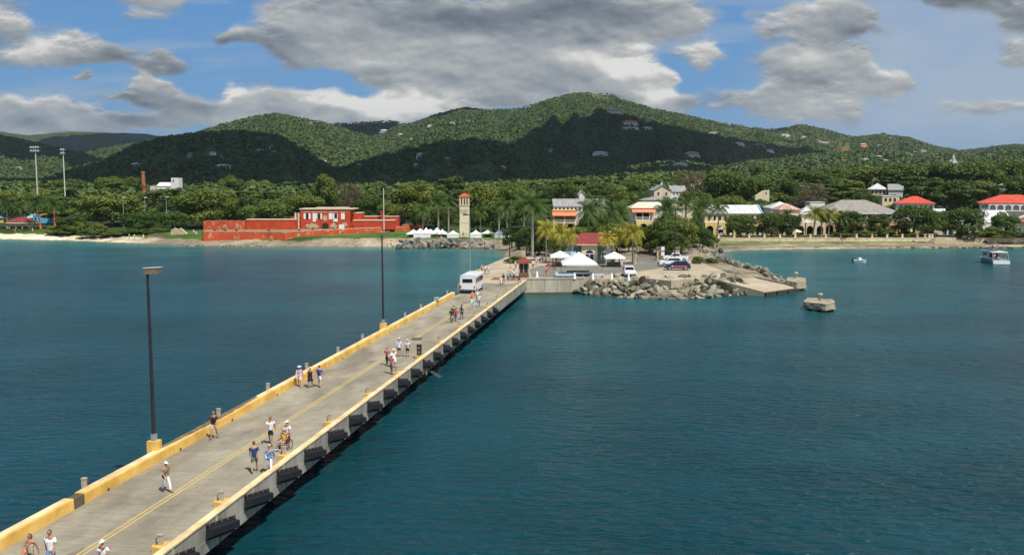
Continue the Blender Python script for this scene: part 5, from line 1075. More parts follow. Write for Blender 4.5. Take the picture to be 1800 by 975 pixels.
    for px in (693, 712): a = q(px, 329); MB().box(a[0]-.9, a[0]+.9, a[1], a[1]+1.6, Z(3.4), Z(zof(396, 329))).build('gate_pier', M_fort, r); MB().box(a[0]-1.1, a[0]+1.1, a[1]-.2, a[1]+1.8, Z(zof(396, 329)), Z(zof(394.5, 329))).build('pier_cap', mat('salmon_trim', (.62, .2, .1)), r)
    a = q(702, 331); MB().box(a[0]-1.4, a[0]+1.4, a[1], a[1]+.1, Z(3.4), Z(8.6)).build('gate_opening', M_open, r)
    a = q(728, 331); a2 = q(716, 331); MB().box(a2[0], a[0]+3, a[1]-1, a[1], Z(1.5), Z(4.3)).build('low_wall', M_fortw, r)
fort()
o = MB().tube([(0, 0, 0), (0, 0, 13.6)], [.14, .09], 8).sphere((0, 0, 13.65), .14).build('flagpole', M_white, loc=(D(675, 403, 305).x, 305, 3.5)); tag(o, 'tall bare white flagpole on the fort battery', 'flagpole')
# ---- clock tower
def tower():
    Y = 290; r = bld('bell_tower', 'cream square tower with three slots and a small red pyramid roof above the tents', 816, Y, 'tower', z=2.2); w = xw(807.5, 824.5, Y)/2
    z1, z2, z3 = lz(r, 391), lz(r, 361), lz(r, 346)
    MB().box(-w, w, 0, 2*w, -.3, z1).build('lower_shaft', mat('pale_cut_stone', (.60, .50, .32), .95, .0, 1.6, .4, col2=(.80, .71, .50), detail=9), r); MB().box(-w*.97, w*.97, .05, 2*w-.05, z1, z2).build('middle_shaft', mat('warm_stone', (.70, .61, .42), .9, .1, 2, .3), r)
    MB().box(-w*1.06, w*1.06, -.1, 2*w+.1, z2-.12, z2+.2).box(-w*1.04, w*1.04, -.07, 2*w+.07, z1-.12, z1+.12).build('moulding', M_cream, r)
    mb = MB(); ww = 2*w/13; s0, s1 = lz(r, 363), lz(r, 349)
    zs = [z2+.2, s0+.2, s1, z3]
    for a, b in ((zs[0], zs[1]), (zs[2], zs[3])): mb.box(-w, w, 0, 2*w, a, b)
    for i in (0, 1, 2, 3): x = -w+i*(2*w-2*ww)/3; mb.box(x, x+2*ww, 0, 2*w, zs[1], zs[2])
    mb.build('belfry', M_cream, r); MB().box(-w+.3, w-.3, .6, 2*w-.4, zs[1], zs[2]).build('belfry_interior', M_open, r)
    MB().hip(-w, w, 0, 2*w, z3, lz(r, 339.5)-z3, .25, .15, ridge=w+.2).build('roof', M_rred, r); MB().box(-w-.15, w+.15, -.15, 2*w+.15, z3-.22, z3-.01).build('cornice', M_cream, r)
    for k in range(7): MB().box(-w*.75+k*w*.22, -w*.75+k*w*.22+.16, -.04, .0+.06, lz(r, 374), lz(r, 367+(k % 3))).build('relief', M_stone, r)
tower()
# ---- market tents
def tent(px0, px1, ya, ye, yb, Y, label, sides='', m=None, group='market tents by the clock tower', z=None, name='market_tent', cat='tent', bow=.45):
    m = m or M_canvas; c = (px0+px1)/2; v = D(c, 324, Y); z = zof(yb, Y) if z is None else z
    r = empty(name, (v.x, Y, z), 0, label, cat, group); w = xw(px0, px1, Y)/2; e = zof(ye, Y)-z; a = zof(ya, Y)-z
    mb = MB(); K = 6; vs = []; fs = []
    for k in range(K+1):
        t = k/K; rad = w*(1-t); zz = e+(a-e)*(t**(1+bow)); vs += [(-rad, -rad, zz), (rad, -rad, zz), (rad, rad, zz), (-rad, rad, zz)]
    for k in range(K):
        for j in range(4): fs.append((k*4+j, k*4+(j+1) % 4, (k+1)*4+(j+1) % 4, (k+1)*4+j))
    mb.add(vs, fs)
    for (a0, a1) in (((-w, -w), (w, -w)), ((w, -w), (w, w)), ((w, w), (-w, w)), ((-w, w), (-w, -w))): mb.add([(*a0, e-.28), (*a1, e-.28), (*a1, e), (*a0, e)], [(0, 1, 2, 3)])
    mb.build('canopy', m, r)
    for sx in (-1, 1):
        for sy in (-1, 1): MB().cyl(sx*(w-.08), sy*(w-.08), 0, e, .04, .04, 6).build('leg', M_grey, r)
    if 'f' in sides: MB().box(-w+.03, w-.03, -w+.0, -w+.04, .05, e-.2).build('front_wall', m, r)
    if 'l' in sides: MB().box(-w, -w+.04, -w+.05, w, .05, e-.2).build('side_wall', m, r)
    if 'r' in sides: MB().box(w-.04, w, -w+.05, w, .05, e-.2).build('side_wall', m, r)
    if 'h' in sides: MB().box(-w+.03, w*.1, -w, -w+.04, .05, e-.2).build('front_wall', m, r)
    if 't' in sides or sides == '': MB().box(-w*.7, w*.6, -.3, .5, 0, .85).build('table', M_wood, r)
    if 'w' in sides: MB().box(-.25, .25, -w-.03, -w, .9, 1.9).build('window', M_glass, r)
    return r
tl = [(714, 738, 403, 410, 417.5, '', 'small open white tent at the left end of the tent row'), (727, 749, 401, 409, 420, 'f', 'white tent with a closed front wall, second from the left'), (740, 757, 399.5, 408, 417, 'l', 'white tent peeking out behind the second tent'),
      (746, 766, 402, 409.5, 419.5, 'h', 'white tent half closed, left of the open dark ones'), (758, 777, 399.5, 408, 417, '', 'open white tent with the highest peak in the left group'), (768, 786, 402.5, 410, 417.5, 't', 'open white tent with tables just left of the closed square tent'),
      (786, 806, 404.5, 411, 418, 'flr', 'closed white tent immediately left of the clock tower'), (826, 846, 404, 410.5, 418, 'flr', 'closed white tent immediately right of the clock tower'), (847, 868, 403.5, 409, 418, 't', 'open cream tent with goods on racks, second right of the tower'),
      (869, 886, 403.5, 409.5, 418, 'flr', 'closed narrow white tent, third right of the tower'), (886, 906, 402, 409.5, 418, 'flrw', 'closed white tent with a small window, last on the right')]
for i, (a, b, c, d, e, s_, lb) in enumerate(tl): tent(a, b, c, d, e, [290, 287, 295, 288, 296, 290, 287, 287, 289, 287, 287][i], lb, s_, M_canvasc if i in (8,) else M_canvas, z=2.25)
# ---- visitor building on the plaza
def visitor():
    Y = 189; r = bld('visitor_building', 'grey-green visitor pavilion with a broad maroon hipped roof and white arched door', 1039, Y, 'building', z=2.5)
    x0, x1 = lx(r, 1004), lx(r, 1075); e = lz(r, 430); rz = lz(r, 411); dep = 8
    mb = MB().box(x0, x1, 0, dep, 0, e).build('wall', M_teal, r)
    MB().prism([(x0-.8, 1.6), (x0+1.2, -.8), (x1-1.2, -.8), (x1+.8, 1.6), (x1+.8, dep+.4), (x0-.8, dep+.4)], e-.08, e+.12).build('eave', M_cream, r)
    v = [(x0-.8, 1.6, e+.12), (x0+1.2, -.8, e+.12), (x1-1.2, -.8, e+.12), (x1+.8, 1.6, e+.12), (x1+.8, dep+.4, e+.12), (x0-.8, dep+.4, e+.12), (x0+2.4, dep/2, rz), (x1-2.2, dep/2, rz)]
    MB().add(v, [(0, 1, 6), (1, 2, 7, 6), (2, 3, 7), (3, 4, 7), (4, 5, 6, 7), (5, 0, 6), (5, 4, 3, 2, 1, 0)]).build('roof', M_rmaroon, r)
    c = lx(r, 1037)
    MB().box(c-1.6, c+1.6, -.25, .0, 0, e-.1).build('entrance_bay', M_cream, r)
    pts = [(c-.95, .02), (c+.95, .02), (c+.95, 2.15)]+[(c+.95*math.cos(t*math.pi/8), 2.15+.8*math.sin(t*math.pi/8)) for t in range(9)]+[(c-.95, 2.15)]
    MB().prismY(pts, -.30, -.25).build('arched_frame', M_white, r); d = MB().box(c-.8, c-.08, -.34, -.30, .12, 2.0).box(c+.08, c+.8, -.34, -.30, .12, 2.0).build('door', M_glass, r)
    MB().prismY([(c+.78*math.cos(t*math.pi/8), 2.2+.62*math.sin(t*math.pi/8)) for t in range(9)], -.34, -.30).build('fanlight', M_open, r)
    win(r, x0+.9, x0+1.8, 1, 2.4, -.05, M_glass, fr=M_cream); win(r, x1-1.8, x1-.9, 1, 2.4, -.05, M_glass, fr=M_cream)
    s = empty('mural_board', D(1002, 324, 188.0)-Vector((0, 0, 0)), 0, 'blue and white mural board left of the visitor pavilion', 'board'); s.location.z = 2.5
    MB().box(-1.3, 1.3, 0, .1, 1.3, 2.6).build('panel', mat('mural_blue', (.10, .38, .60), .7, .0, 1.2, 0, col2=(.70, .78, .80)), s)
    for x in (-1.2, 1.2): MB().box(x-.06, x+.06, .1, .2, 0, 2.6).build('post', M_grey, s)
visitor()
def kiosk():
    Y = 160.5; r = bld('pier_kiosk', 'small dark guard kiosk with a maroon pyramid roof where the pier meets the shore', 921, Y, 'kiosk', z=2.5); w = xw(912.5, 930, Y)/2; e = lz(r, 462); a = lz(r, 452.5)
    MB().box(-w, w, 0, 2*w, 0, .9).build('base_wall', mat('kiosk_wood', (.15, .085, .05), .8, .2, 3), r)
    for x in (-w, -.15, w-.2): MB().box(x, x+.2, 0, .2, .9, e).build('post', mat('kiosk_trim', (.34, .27, .18), .8), r)
    for x in (-w, w-.2): MB().box(x, x+.2, 2*w-.2, 2*w, .9, e).build('post', mat('kiosk_trim', (.34, .27, .18), .8), r)
    MB().box(-w+.2, -.15, .05, .12, .9, e-.3).box(.05, w-.2, .05, .12, .9, e-.3).build('window', M_glass, r); MB().box(-w+.1, w-.1, 2*w-.1, 2*w, .9, e).build('back_wall', M_open, r)
    MB().hip(-w, w, 0, 2*w, e, a-e, .5, .18, ridge=w+.48).build('roof', M_rmaroon, r); MB().box(-w-.52, w+.52, -.52, 2*w+.52, e-.06, e-.005).build('fascia', mat('pink_trim', (.55, .28, .22)), r)
kiosk()
# stone gate pillars, iron gates, notice boards
for i, (px, Y, yt, lb) in enumerate([(920, 192, 434, 'tall stone gate pillar with a mossy cap behind the pier kiosk'), (1117, 190, 440, 'stone gate pillar left of the road opening, behind the right yellow palm'), (1160, 200, 434, 'stone gate pillar with wide cap right of the road opening'), (1192, 202, 434, 'stone gate pillar behind the white pickup by the lamp post')]):
    r = bld('gate_pillar', lb, px, Y, 'pillar', 'stone gate pillars', z=2.5); h = lz(r, yt)
    MB().box(-.48, .48, -.48, .48, 0, h-.35).build('shaft', M_stone, r); MB().prism([(-.65, -.65), (.65, -.65), (.65, .65), (-.65, .65)], h-.35, h-.1).box(-.4, .4, -.4, .4, h-.1, h+.05).build('cap', mat('mossy_cap', (.16, .14, .09), .95, .3, 4), r)
M_iron = mat('black_iron', (.015, .015, .016), .6)
for px, Y, wd, lb in ((962, 191, 1.1, 'tall black iron gate leaf left of the visitor pavilion'), (1121, 191.5, .45, 'folded black iron gate leaf beside the road opening'), (1156, 200.5, .35, 'folded black iron gate leaf against the right-hand pillar')):
    r = bld('iron_gate', lb, px, Y, 'gate', z=2.5); mb = MB(); n = max(4, int(wd/.12))
    for k in range(n+1): x = -wd/2+k*wd/n; mb.box(x-.02, x+.02, -.02, .02, .1, 3.2)
    mb.box(-wd/2, wd/2, -.03, .03, .3, .4).box(-wd/2, wd/2, -.03, .03, 2.9, 3.0).build('leaf', M_iron, r)
r = bld('notice_board', 'pair of white notice panels on posts beside the right gate pillar', 1167, 199, 'notice board', z=2.5)
for z_ in (.9, 2.0): MB().box(-.35, .35, -.05, 0, z_, z_+.85).build('panel', M_white, r)
for x in (-.32, .32): MB().box(x-.04, x+.04, 0, .08, 0, 2.9).build('post', M_iron, r)
tent(988, 1049, 442.5, 461.5, 488, 164.8, 'large white marquee with a peaked roof on slender poles at the quay', '', M_canvas, None, 2.5, 'marquee', 'tent', .05)
tent(967.5, 1003, 440.5, 449.5, 462, 183.5, 'low white canopy tent left of the visitor pavilion door', '', M_canvas, None, 2.5, 'canopy_tent', 'tent', .0)
tent(1063.5, 1099, 442, 451.5, 463, 183.0, 'low white canopy tent right of the visitor pavilion', '', M_canvas, None, 2.5, 'canopy_tent', 'tent', .0)
r = bld('pontoon_rack', 'long low rack with a pale blue top lying on the quay under the big marquee', 1020, 161.8, 'rack', z=2.5)
for (a, b, y, z_) in ((977, 1045, 1.4, .75), (977, 1010, .0, .55), (1044, 1063, .3, .55)): MB().box(lx(r, a), lx(r, b), y-.35, y+.35, z_-.28, z_).build('top', mat('pale_blue_top', (.50, .60, .66), .5, .1, 1.5), r)
for px in (978, 990, 1002, 1014, 1026, 1038, 1050, 1062): MB().box(lx(r, px)-.05, lx(r, px)+.05, -.3, 1.7, .0, .3).build('support', M_grey, r)
# ---- general town house
def house(name, label, px0, px1, Y, ybase, yeave, ytop, roof, wm, rm, dep=9, ov=.4, wins=(), group=None, ridge=None, cat='house', chim=None, z=None, storeys=0):
    r = bld(name, label, (px0+px1)/2, Y, cat, group, z); x0, x1 = lx(r, px0), lx(r, px1)
    if px0 > 1520 and name in ('red_roofed_house', 'red_roofed_hall', 'hillside_house', 'white_shed_house', 'rightmost_house'): r.rotation_euler.z = -math.atan(r.location.x/Y)*.85; r.scale.x = .9
    e = lz(r, yeave); t = lz(r, ytop)
    MB().box(x0, x1, 0, dep, -1.5, e).build('wall', wm, r)
    if roof == 'hip': MB().hip(x0, x1, 0, dep, e, max(.5, t-e), ov, .14, ridge=ridge).build('roof', rm, r)
    elif roof == 'gable': MB().gable(x0, x1, 0, dep, e, max(.4, t-e), ov).build('roof', rm, r)
    elif roof == 'front':   # gable end facing us
        c = (x0+x1)/2; MB().prismY([(x0, e), (x1, e), (c, t)], .02, dep-.02).build('gable_wall', wm, r)
        for s in (-1, 1):
            xe = c+s*((x1-x0)/2+ov); ze = e-(t-e)*ov/((x1-x0)/2); MB().prismY([(xe, ze), (c, t), (c, t+.16), (xe, ze+.16)], -ov, dep+ov).build('roof', rm, r)
    else: MB().box(x0-.15, x1+.15, -.15, dep+.15, e, e+.25).build('roof', rm, r)
    for (a, b, c, d) in wins: win(r, lx(r, a), lx(r, b), lz(r, d), lz(r, c), -.07)
    if chim: MB().box(lx(r, chim)-.35, lx(r, chim)+.35, dep*.2, dep*.2+.7, e, t+1.2).build('chimney', wm, r)
    return r
def veranda(r, px0, px1, yfl, yce, n, fm, y=-1.6, rail=True, depth=1.6):
    x0, x1 = lx(r, px0), lx(r, px1); z0, z1 = lz(r, yfl), lz(r, yce)
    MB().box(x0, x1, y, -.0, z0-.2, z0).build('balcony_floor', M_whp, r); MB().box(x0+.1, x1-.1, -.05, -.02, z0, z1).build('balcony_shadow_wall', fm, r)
    mb = MB()
    for k in range(n+1): x = x0+.08+k*(x1-x0-.16)/n; mb = MB().box(x-.09, x+.09, y, y+.18, z0, z1); mb.build('column', M_white, r)
    if rail:
        mb = MB().box(x0, x1, y+.03, y+.1, z0+.85, z0+.95).box(x0, x1, y+.03, y+.1, z0+.1, z0+.18); k = int((x1-x0)/.3)
        for i in range(k): x = x0+i*(x1-x0)/k; mb.box(x, x+.05, y+.04, y+.08, z0+.18, z0+.85)
        mb.build('railing', M_white, r)
# orange balcony house
r = house('balcony_house', 'orange two-storey house with a red awning over a white balcony', 971, 1014, 300, 410, 371, 366, 'flat', M_orap, mat('orange_parapet', (.72, .33, .08), .85, .1, 1), 9, wins=[(975, 986, 394, 403), (996, 1007, 394, 403)])
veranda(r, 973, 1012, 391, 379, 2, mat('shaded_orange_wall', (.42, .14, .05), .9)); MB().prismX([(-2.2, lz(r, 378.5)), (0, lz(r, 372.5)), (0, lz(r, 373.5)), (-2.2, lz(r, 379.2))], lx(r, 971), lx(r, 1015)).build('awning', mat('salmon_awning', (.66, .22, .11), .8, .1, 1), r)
for px in (974, 990.5, 1011): MB().box(lx(r, px)-.25, lx(r, px)+.25, -1.7, -1.25, -.5, lz(r, 391)-.2).build('pillar', M_yelp, r)
house('long_house', 'long house with a weathered grey metal roof and white gable behind the orange house', 973, 1064, 328, 400, 363, 350.5, 'gable', M_whp, M_rgrey, 10, .2, wins=[(1061.3, 1062.8, 362, 368)]+[(976+k*7, 979+k*7, 365, 371) for k in range(12)])
house('white_tower_house', 'small pale house with a slanting parapet above the long grey roof', 1018, 1028, 365, 360, 341, 335, 'front', M_whp, M_rwhite, 6)
# pale balcony house
r = house('balcony_house', 'pale house with a wide cream roof, red awning band and arched ground floor', 1112, 1200, 301, 410, 366, 355.5, 'hip', M_palep, mat('cream_metal_roof', (.68, .60, .46), .6, .08, .4), 10, .5, ridge=3)
veranda(r, 1117, 1142, 386.5, 372, 2, M_open); MB().prismX([(-2.1, lz(r, 372.5)), (0, lz(r, 366.6)), (0, lz(r, 367.6)), (-2.1, lz(r, 373.3))], lx(r, 1111), lx(r, 1152)).build('awning', mat('salmon_awning', (.66, .22, .11)), r)
mb = arch_bays(MB(), lx(r, 1118), lx(r, 1144), -.5, lz(r, 387.5), 1, .6, .55, -1.9, -1.5); mb.build('arcade_wall', M_yelp, r); MB().box(lx(r, 1122), lx(r, 1140), -.06, -.02, 0, lz(r, 391)).build('doorway', M_open, r)
r = house('parapet_house', 'pale yellow flat-topped house with a long parapet right of the pale balcony house', 1201, 1219, 302, 410, 366, 355, 'flat', M_cream, M_cream, 9); MB().box(lx(r, 1201), lx(r, 1219), -.05, .3, lz(r, 366), lz(r, 355.5)).build('parapet', M_cream, r)
house('grey_roofed_house', 'house showing only its flat grey hipped roof above the cream roof', 1130, 1186, 322, 400, 352, 345.5, 'hip', M_whp, M_rshing, 9, .5)
r = house('gabled_house', 'tall white and yellow gabled house with a chimney and long grey roof on the slope', 1150, 1180, 378, 360, 334.5, 325.5, 'front', M_cream, M_rgrey, 13, .4, chim=1165, wins=[(1156, 1159, 338, 343), (1170, 1173, 338, 343)])
rr = house('gabled_house', 'grey-roofed wing right of the tall white gabled house', 1180, 1206, 380, 360, 337, 327, 'gable', M_whp, M_rgrey, 9, .3, wins=[(1184, 1186, 339, 343), (1190, 1192, 339, 343), (1196, 1198, 339, 343)])
house('hillside_gable', 'pale gable showing between two bare brown trees', 1214, 1237, 455, 340, 320, 311.5, 'front', M_cream, M_rgrey, 8, .3)
# the arcaded street on the right
Yr = 304
r = house('arcade_building', 'yellow arcaded building under a long white metal roof', 1240, 1340, Yr, 410, 375, 361.5, 'gable', M_cream, M_rwhite, 11, .5, wins=[(1246+k*9.5, 1250+k*9.5, 379, 387) for k in range(10)], cat='arcade')
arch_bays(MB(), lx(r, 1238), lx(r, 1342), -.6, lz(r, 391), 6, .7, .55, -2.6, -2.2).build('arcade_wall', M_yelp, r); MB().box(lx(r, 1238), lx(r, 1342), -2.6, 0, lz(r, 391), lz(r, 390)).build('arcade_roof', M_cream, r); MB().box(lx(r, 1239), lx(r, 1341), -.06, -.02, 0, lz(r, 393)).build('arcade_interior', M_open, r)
MB().prismX([(-.6, lz(r, 376)), (5.5, lz(r, 361)), (5.5, lz(r, 359.5)), (-.7, lz(r, 374))], lx(r, 1339.5), lx(r, 1341.5)).build('blue_gable_edge', M_blue, r)
MB().box(lx(r, 1266), lx(r, 1271), 4, 6, lz(r, 364), lz(r, 357)).build('dormer', M_whp, r)
for k in range(6): MB().box(lx(r, 1246.5+k*17.3)-.02, lx(r, 1246.5+k*17.3)+.9, -2.72, -2.62, 0, .7).build('arcade_railing', M_whp, r)
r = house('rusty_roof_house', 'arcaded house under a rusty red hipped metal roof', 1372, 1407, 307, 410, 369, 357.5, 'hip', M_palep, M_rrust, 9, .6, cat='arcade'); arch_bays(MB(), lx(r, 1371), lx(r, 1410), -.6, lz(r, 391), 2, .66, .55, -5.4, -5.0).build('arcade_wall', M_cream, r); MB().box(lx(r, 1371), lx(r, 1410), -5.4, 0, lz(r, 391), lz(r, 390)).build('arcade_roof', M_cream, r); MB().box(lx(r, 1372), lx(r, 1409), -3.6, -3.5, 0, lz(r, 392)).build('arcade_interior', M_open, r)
house('white_roof_house', 'house with a white metal roof behind the rusty red one', 1357, 1400, 322, 400, 366, 354.5, 'hip', M_whp, M_rwhite, 10, .5)
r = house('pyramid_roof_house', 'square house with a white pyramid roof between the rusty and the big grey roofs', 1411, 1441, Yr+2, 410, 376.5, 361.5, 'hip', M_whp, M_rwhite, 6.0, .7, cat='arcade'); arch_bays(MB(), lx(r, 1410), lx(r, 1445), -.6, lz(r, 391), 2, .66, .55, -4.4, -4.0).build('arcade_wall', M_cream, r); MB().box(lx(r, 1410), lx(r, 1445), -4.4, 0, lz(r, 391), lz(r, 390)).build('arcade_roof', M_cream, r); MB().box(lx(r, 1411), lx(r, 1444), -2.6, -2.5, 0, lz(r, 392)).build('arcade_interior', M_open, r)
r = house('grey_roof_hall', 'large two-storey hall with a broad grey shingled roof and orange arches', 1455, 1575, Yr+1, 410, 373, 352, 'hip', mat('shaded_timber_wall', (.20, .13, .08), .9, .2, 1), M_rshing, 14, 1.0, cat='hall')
MB().prismX([(-2.9, lz(r, 375.5)), (0, lz(r, 371)), (0, lz(r, 371.7)), (-2.9, lz(r, 376.4))], lx(r, 1450), lx(r, 1580)).build('veranda_roof', M_rgrey, r)
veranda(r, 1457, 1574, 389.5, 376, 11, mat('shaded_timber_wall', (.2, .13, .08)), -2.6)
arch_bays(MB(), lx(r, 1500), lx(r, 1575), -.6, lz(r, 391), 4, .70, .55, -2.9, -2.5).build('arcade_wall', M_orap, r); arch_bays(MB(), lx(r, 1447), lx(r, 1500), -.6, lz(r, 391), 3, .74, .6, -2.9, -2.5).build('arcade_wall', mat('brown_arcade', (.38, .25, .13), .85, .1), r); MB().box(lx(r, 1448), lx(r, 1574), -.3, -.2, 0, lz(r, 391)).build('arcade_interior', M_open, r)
house('grey_side_wing', 'low grey-roofed wing at the left end of the big grey roof', 1447, 1462, 312, 410, 372, 362, 'hip', M_cream, M_rgrey, 7, .5)
r = house('yellow_corner_house', 'yellow and white corner house right of the orange arches', 1577, 1602, Yr+1, 410, 389, 386, 'flat', M_yelp, M_cream, 8, wins=[(1591, 1595, 395, 408)]); arch_bays(MB(), lx(r, 1577), lx(r, 1594), -.6, lz(r, 391), 1, .7, .55, -2.9, -2.5).build('arcade_wall', M_orap, r); MB().box(lx(r, 1578), lx(r, 1593), -.3, -.2, 0, lz(r, 391)).build('arcade_interior', M_open, r); MB().box(lx(r, 1597), lx(r, 1603), -2.8, -.1, -.5, lz(r, 391)).build('white_pier', M_whp, r)
house('red_roofed_house', 'white house with a long red hipped roof behind the big waterfront tree', 1576, 1645, 334, 395, 358, 345, 'hip', M_whp, M_rred, 12, .6, wins=[(1583+k*9, 1587+k*9, 361, 367) for k in range(7)])
house('hillside_house', 'grey-roofed cream house with a porch on the slope above the big grey roof', 1527, 1560, 430, 345, 333, 322, 'hip', M_cream, M_rwhite, 10, .5, wins=[(1532+k*7, 1536+k*7, 335, 340) for k in range(4)]); house('hillside_house', 'low white-roofed house right of the cream house on the slope', 1562, 1588, 425, 345, 334, 324, 'gable', M_whp, M_rgrey, 8, .4)
house('white_block_house', 'white flat-roofed house with dark windows just above the left red roof', 1552, 1582, 365, 370, 345, 340, 'flat', M_cream, M_whp, 7, wins=[(1556+k*8, 1560+k*8, 348, 354) for k in range(3)])
house('low_white_house', 'low white flat roof glimpsed above the white pyramid roof', 1425, 1451, 345, 370, 356, 353, 'flat', M_whp, M_rwhite, 6)
r = bld('parapet_wall', 'pale slanting gable wall standing alone among the trees above the white roof', 1340, 370, 'wall'); MB().prismY([(lx(r, 1328), -1), (lx(r, 1353), -1), (lx(r, 1353), lz(r, 334)), (lx(r, 1342), lz(r, 334.5)), (lx(r, 1328), lz(r, 344))], 0, 1.0).build('wall', M_cream, r); win(r, lx(r, 1346), lx(r, 1348), lz(r, 342), lz(r, 338), -.06)
r = house('white_shed_house', 'white-walled house with a pale lean-to roof between the two large trees', 1642, 1664, Yr, 410, 384, 368, 'gable', M_whp, M_rwhite, 8, .3)
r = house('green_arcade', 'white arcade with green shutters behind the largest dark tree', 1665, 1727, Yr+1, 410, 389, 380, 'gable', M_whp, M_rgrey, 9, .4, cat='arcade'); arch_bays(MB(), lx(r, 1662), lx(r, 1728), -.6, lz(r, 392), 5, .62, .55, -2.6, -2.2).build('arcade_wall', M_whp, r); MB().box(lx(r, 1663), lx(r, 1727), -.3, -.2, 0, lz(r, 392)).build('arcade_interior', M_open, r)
for px in (1672, 1686, 1711, 1719): MB().box(lx(r, px)-.2, lx(r, px)+.2, -2.75, -2.62, 0, lz(r, 396)).build('green_shutter', M_green, r)
r = house('red_roofed_hall', 'two-storey white hall with a bright red hipped roof and arched upper veranda', 1727, 1835, 322, 400, 357.5, 342.5, 'hip', M_whp, M_rred, 14, 1.0, cat='hall')
arch_bays(MB(), lx(r, 1740), lx(r, 1835), lz(r, 369.5), lz(r, 359), 7, .80, .45, -1.8, -1.5).build('veranda_arches', M_white, r); MB().box(lx(r, 1741), lx(r, 1834), -.06, -.01, lz(r, 369), lz(r, 359)).build('veranda_shadow_wall', mat('shaded_white_wall', (.30, .28, .26), .9), r); MB().box(lx(r, 1739), lx(r, 1836), -1.9, 0, lz(r, 371.5), lz(r, 369.5)).build('veranda_floor', M_whp, r)  # grey sheet behind the arches: veranda shade painted over the white wall
for k in range(5): win(r, lx(r, 1728.5+k*2.2), lx(r, 1729.8+k*2.2), lz(r, 366), lz(r, 360), -.07)
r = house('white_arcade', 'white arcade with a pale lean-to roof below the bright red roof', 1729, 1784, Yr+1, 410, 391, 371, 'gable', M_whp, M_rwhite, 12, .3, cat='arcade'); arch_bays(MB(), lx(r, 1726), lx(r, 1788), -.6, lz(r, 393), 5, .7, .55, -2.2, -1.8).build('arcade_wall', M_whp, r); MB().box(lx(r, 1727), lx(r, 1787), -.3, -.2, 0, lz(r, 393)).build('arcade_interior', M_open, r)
r = house('rightmost_house', 'white gabled house with a red-edged porch at the right edge of the waterfront', 1788, 1830, Yr, 410, 388, 379, 'front', M_whp, M_whp, 9, .4, wins=[(1793, 1798, 402, 408)]); MB().box(lx(r, 1786), lx(r, 1832), -2.2, 0, lz(r, 390), lz(r, 388.8)).build('porch_roof', M_rred, r)
house('hillside_house', 'pale two-storey house with a white hipped roof near the right edge', 1757, 1784, 440, 345, 326, 320.5, 'hip', mat('pale_green_wall', (.48, .52, .44), .85), M_rwhite, 10, .4, wins=[(1761, 1764, 328, 332), (1768, 1771, 328, 332), (1776, 1779, 328, 332), (1768, 1771, 335, 340), (1773, 1776, 335, 340)])
house('hillside_house', 'small white gabled house half hidden among layered dark trees', 1698, 1716, 465, 340, 330, 323.5, 'gable', M_whp, M_rwhite, 8, .3)
r = house('small_church', 'tiny white church with a steeple on the skyline woods', 1673, 1682, 760, 292, 285, 280, 'front', M_whp, M_rwhite, 8, .2); MB().tube([(lx(r, 1675), 1, 0), (lx(r, 1675), 1, lz(r, 277)), (lx(r, 1675), 1, lz(r, 271))], [1, 1, .05], 4, smooth=False).build('steeple', M_whp, r)
# left side
r = bld('brick_chimney', 'tall tapering red brick factory chimney standing in the woods', 252, 560, 'chimney'); h = lz(r, 301); MB().tube([(0, 0, -1), (0, 0, h*.93), (0, 0, h*.93), (0, 0, h)], [1.55, 1.0, 1.15, 1.15], 10, smooth=False).build('stack', mat('red_brick', (.36, .12, .06), .9, .2, .8, .3), r); MB().cyl(0, 0, h, h+.1, .8, .8, 10).build('soot_cap', M_open, r)
r = house('factory_building', 'ruined white sugar works with a square block and a long sloping roof', 276, 299, 590, 334, 327, 321, 'gable', M_whp, M_whp, 10, .3, cat='factory'); MB().box(lx(r, 299), lx(r, 312), 2, 9, -1, lz(r, 312.5)).build('square_block', M_whp, r); win(r, lx(r, 302), lx(r, 304), lz(r, 320), lz(r, 316), 1.93, M_open); MB().box(lx(r, 268), lx(r, 276), -4, -1, -1, lz(r, 327)).build('low_annex', M_palep, r)
r = house('beach_hall', 'yellow hall with a grey-green roof behind the beach gazebo', -6, 53, 366, 400, 383, 372, 'gable', mat('yellow_hall_wall', (.62, .48, .18), .85), mat('sea_green_roof', (.30, .42, .38), .7, .15, 1), 9, .4, cat='hall', wins=[(5, 9, 386, 392), (40, 44, 386, 392)])
r = house('blue_hall', 'blue hall with an orange band behind the orange palm trunks', 55, 108, 364, 400, 379, 376, 'flat', M_blue, M_blue, 8, .3, cat='hall', wins=[(58, 61, 382, 388)]); MB().box(lx(r, 70), lx(r, 83), -.1, .2, lz(r, 378.6), lz(r, 375)).box(lx(r, 89), lx(r, 95), -.1, .2, lz(r, 380), lz(r, 373)).build('orange_band', mat('orange_band', (.78, .30, .04), .8), r)
r = bld('beach_gazebo', 'open beach gazebo with a maroon hipped roof and white posts', 28, 336, 'gazebo', z=2.35); MB().hip(lx(r, 10), lx(r, 47), 0, 5, lz(r, 391.5), lz(r, 381.5)-lz(r, 391.5), .6, .35, ridge=3.2).build('roof', M_rmaroon, r); MB().box(lx(r, 8), lx(r, 49), -.65, -.6, lz(r, 392.5), lz(r, 391)).build('fascia', M_palep, r)
for px in (12, 24, 35, 46):
    for y in (.2, 4.8): MB().box(lx(r, px)-.16, lx(r, px)+.16, y-.16, y+.16, 0, lz(r, 391.5)).build('post', M_cream, r)
MB().box(lx(r, 12), lx(r, 46), 1, 4, -.2, .12).build('floor_slab', M_conc_lt, r); MB().box(lx(r, 36), lx(r, 48), .0, .1, 1.3, 1.42).build('rail', M_cream, r)
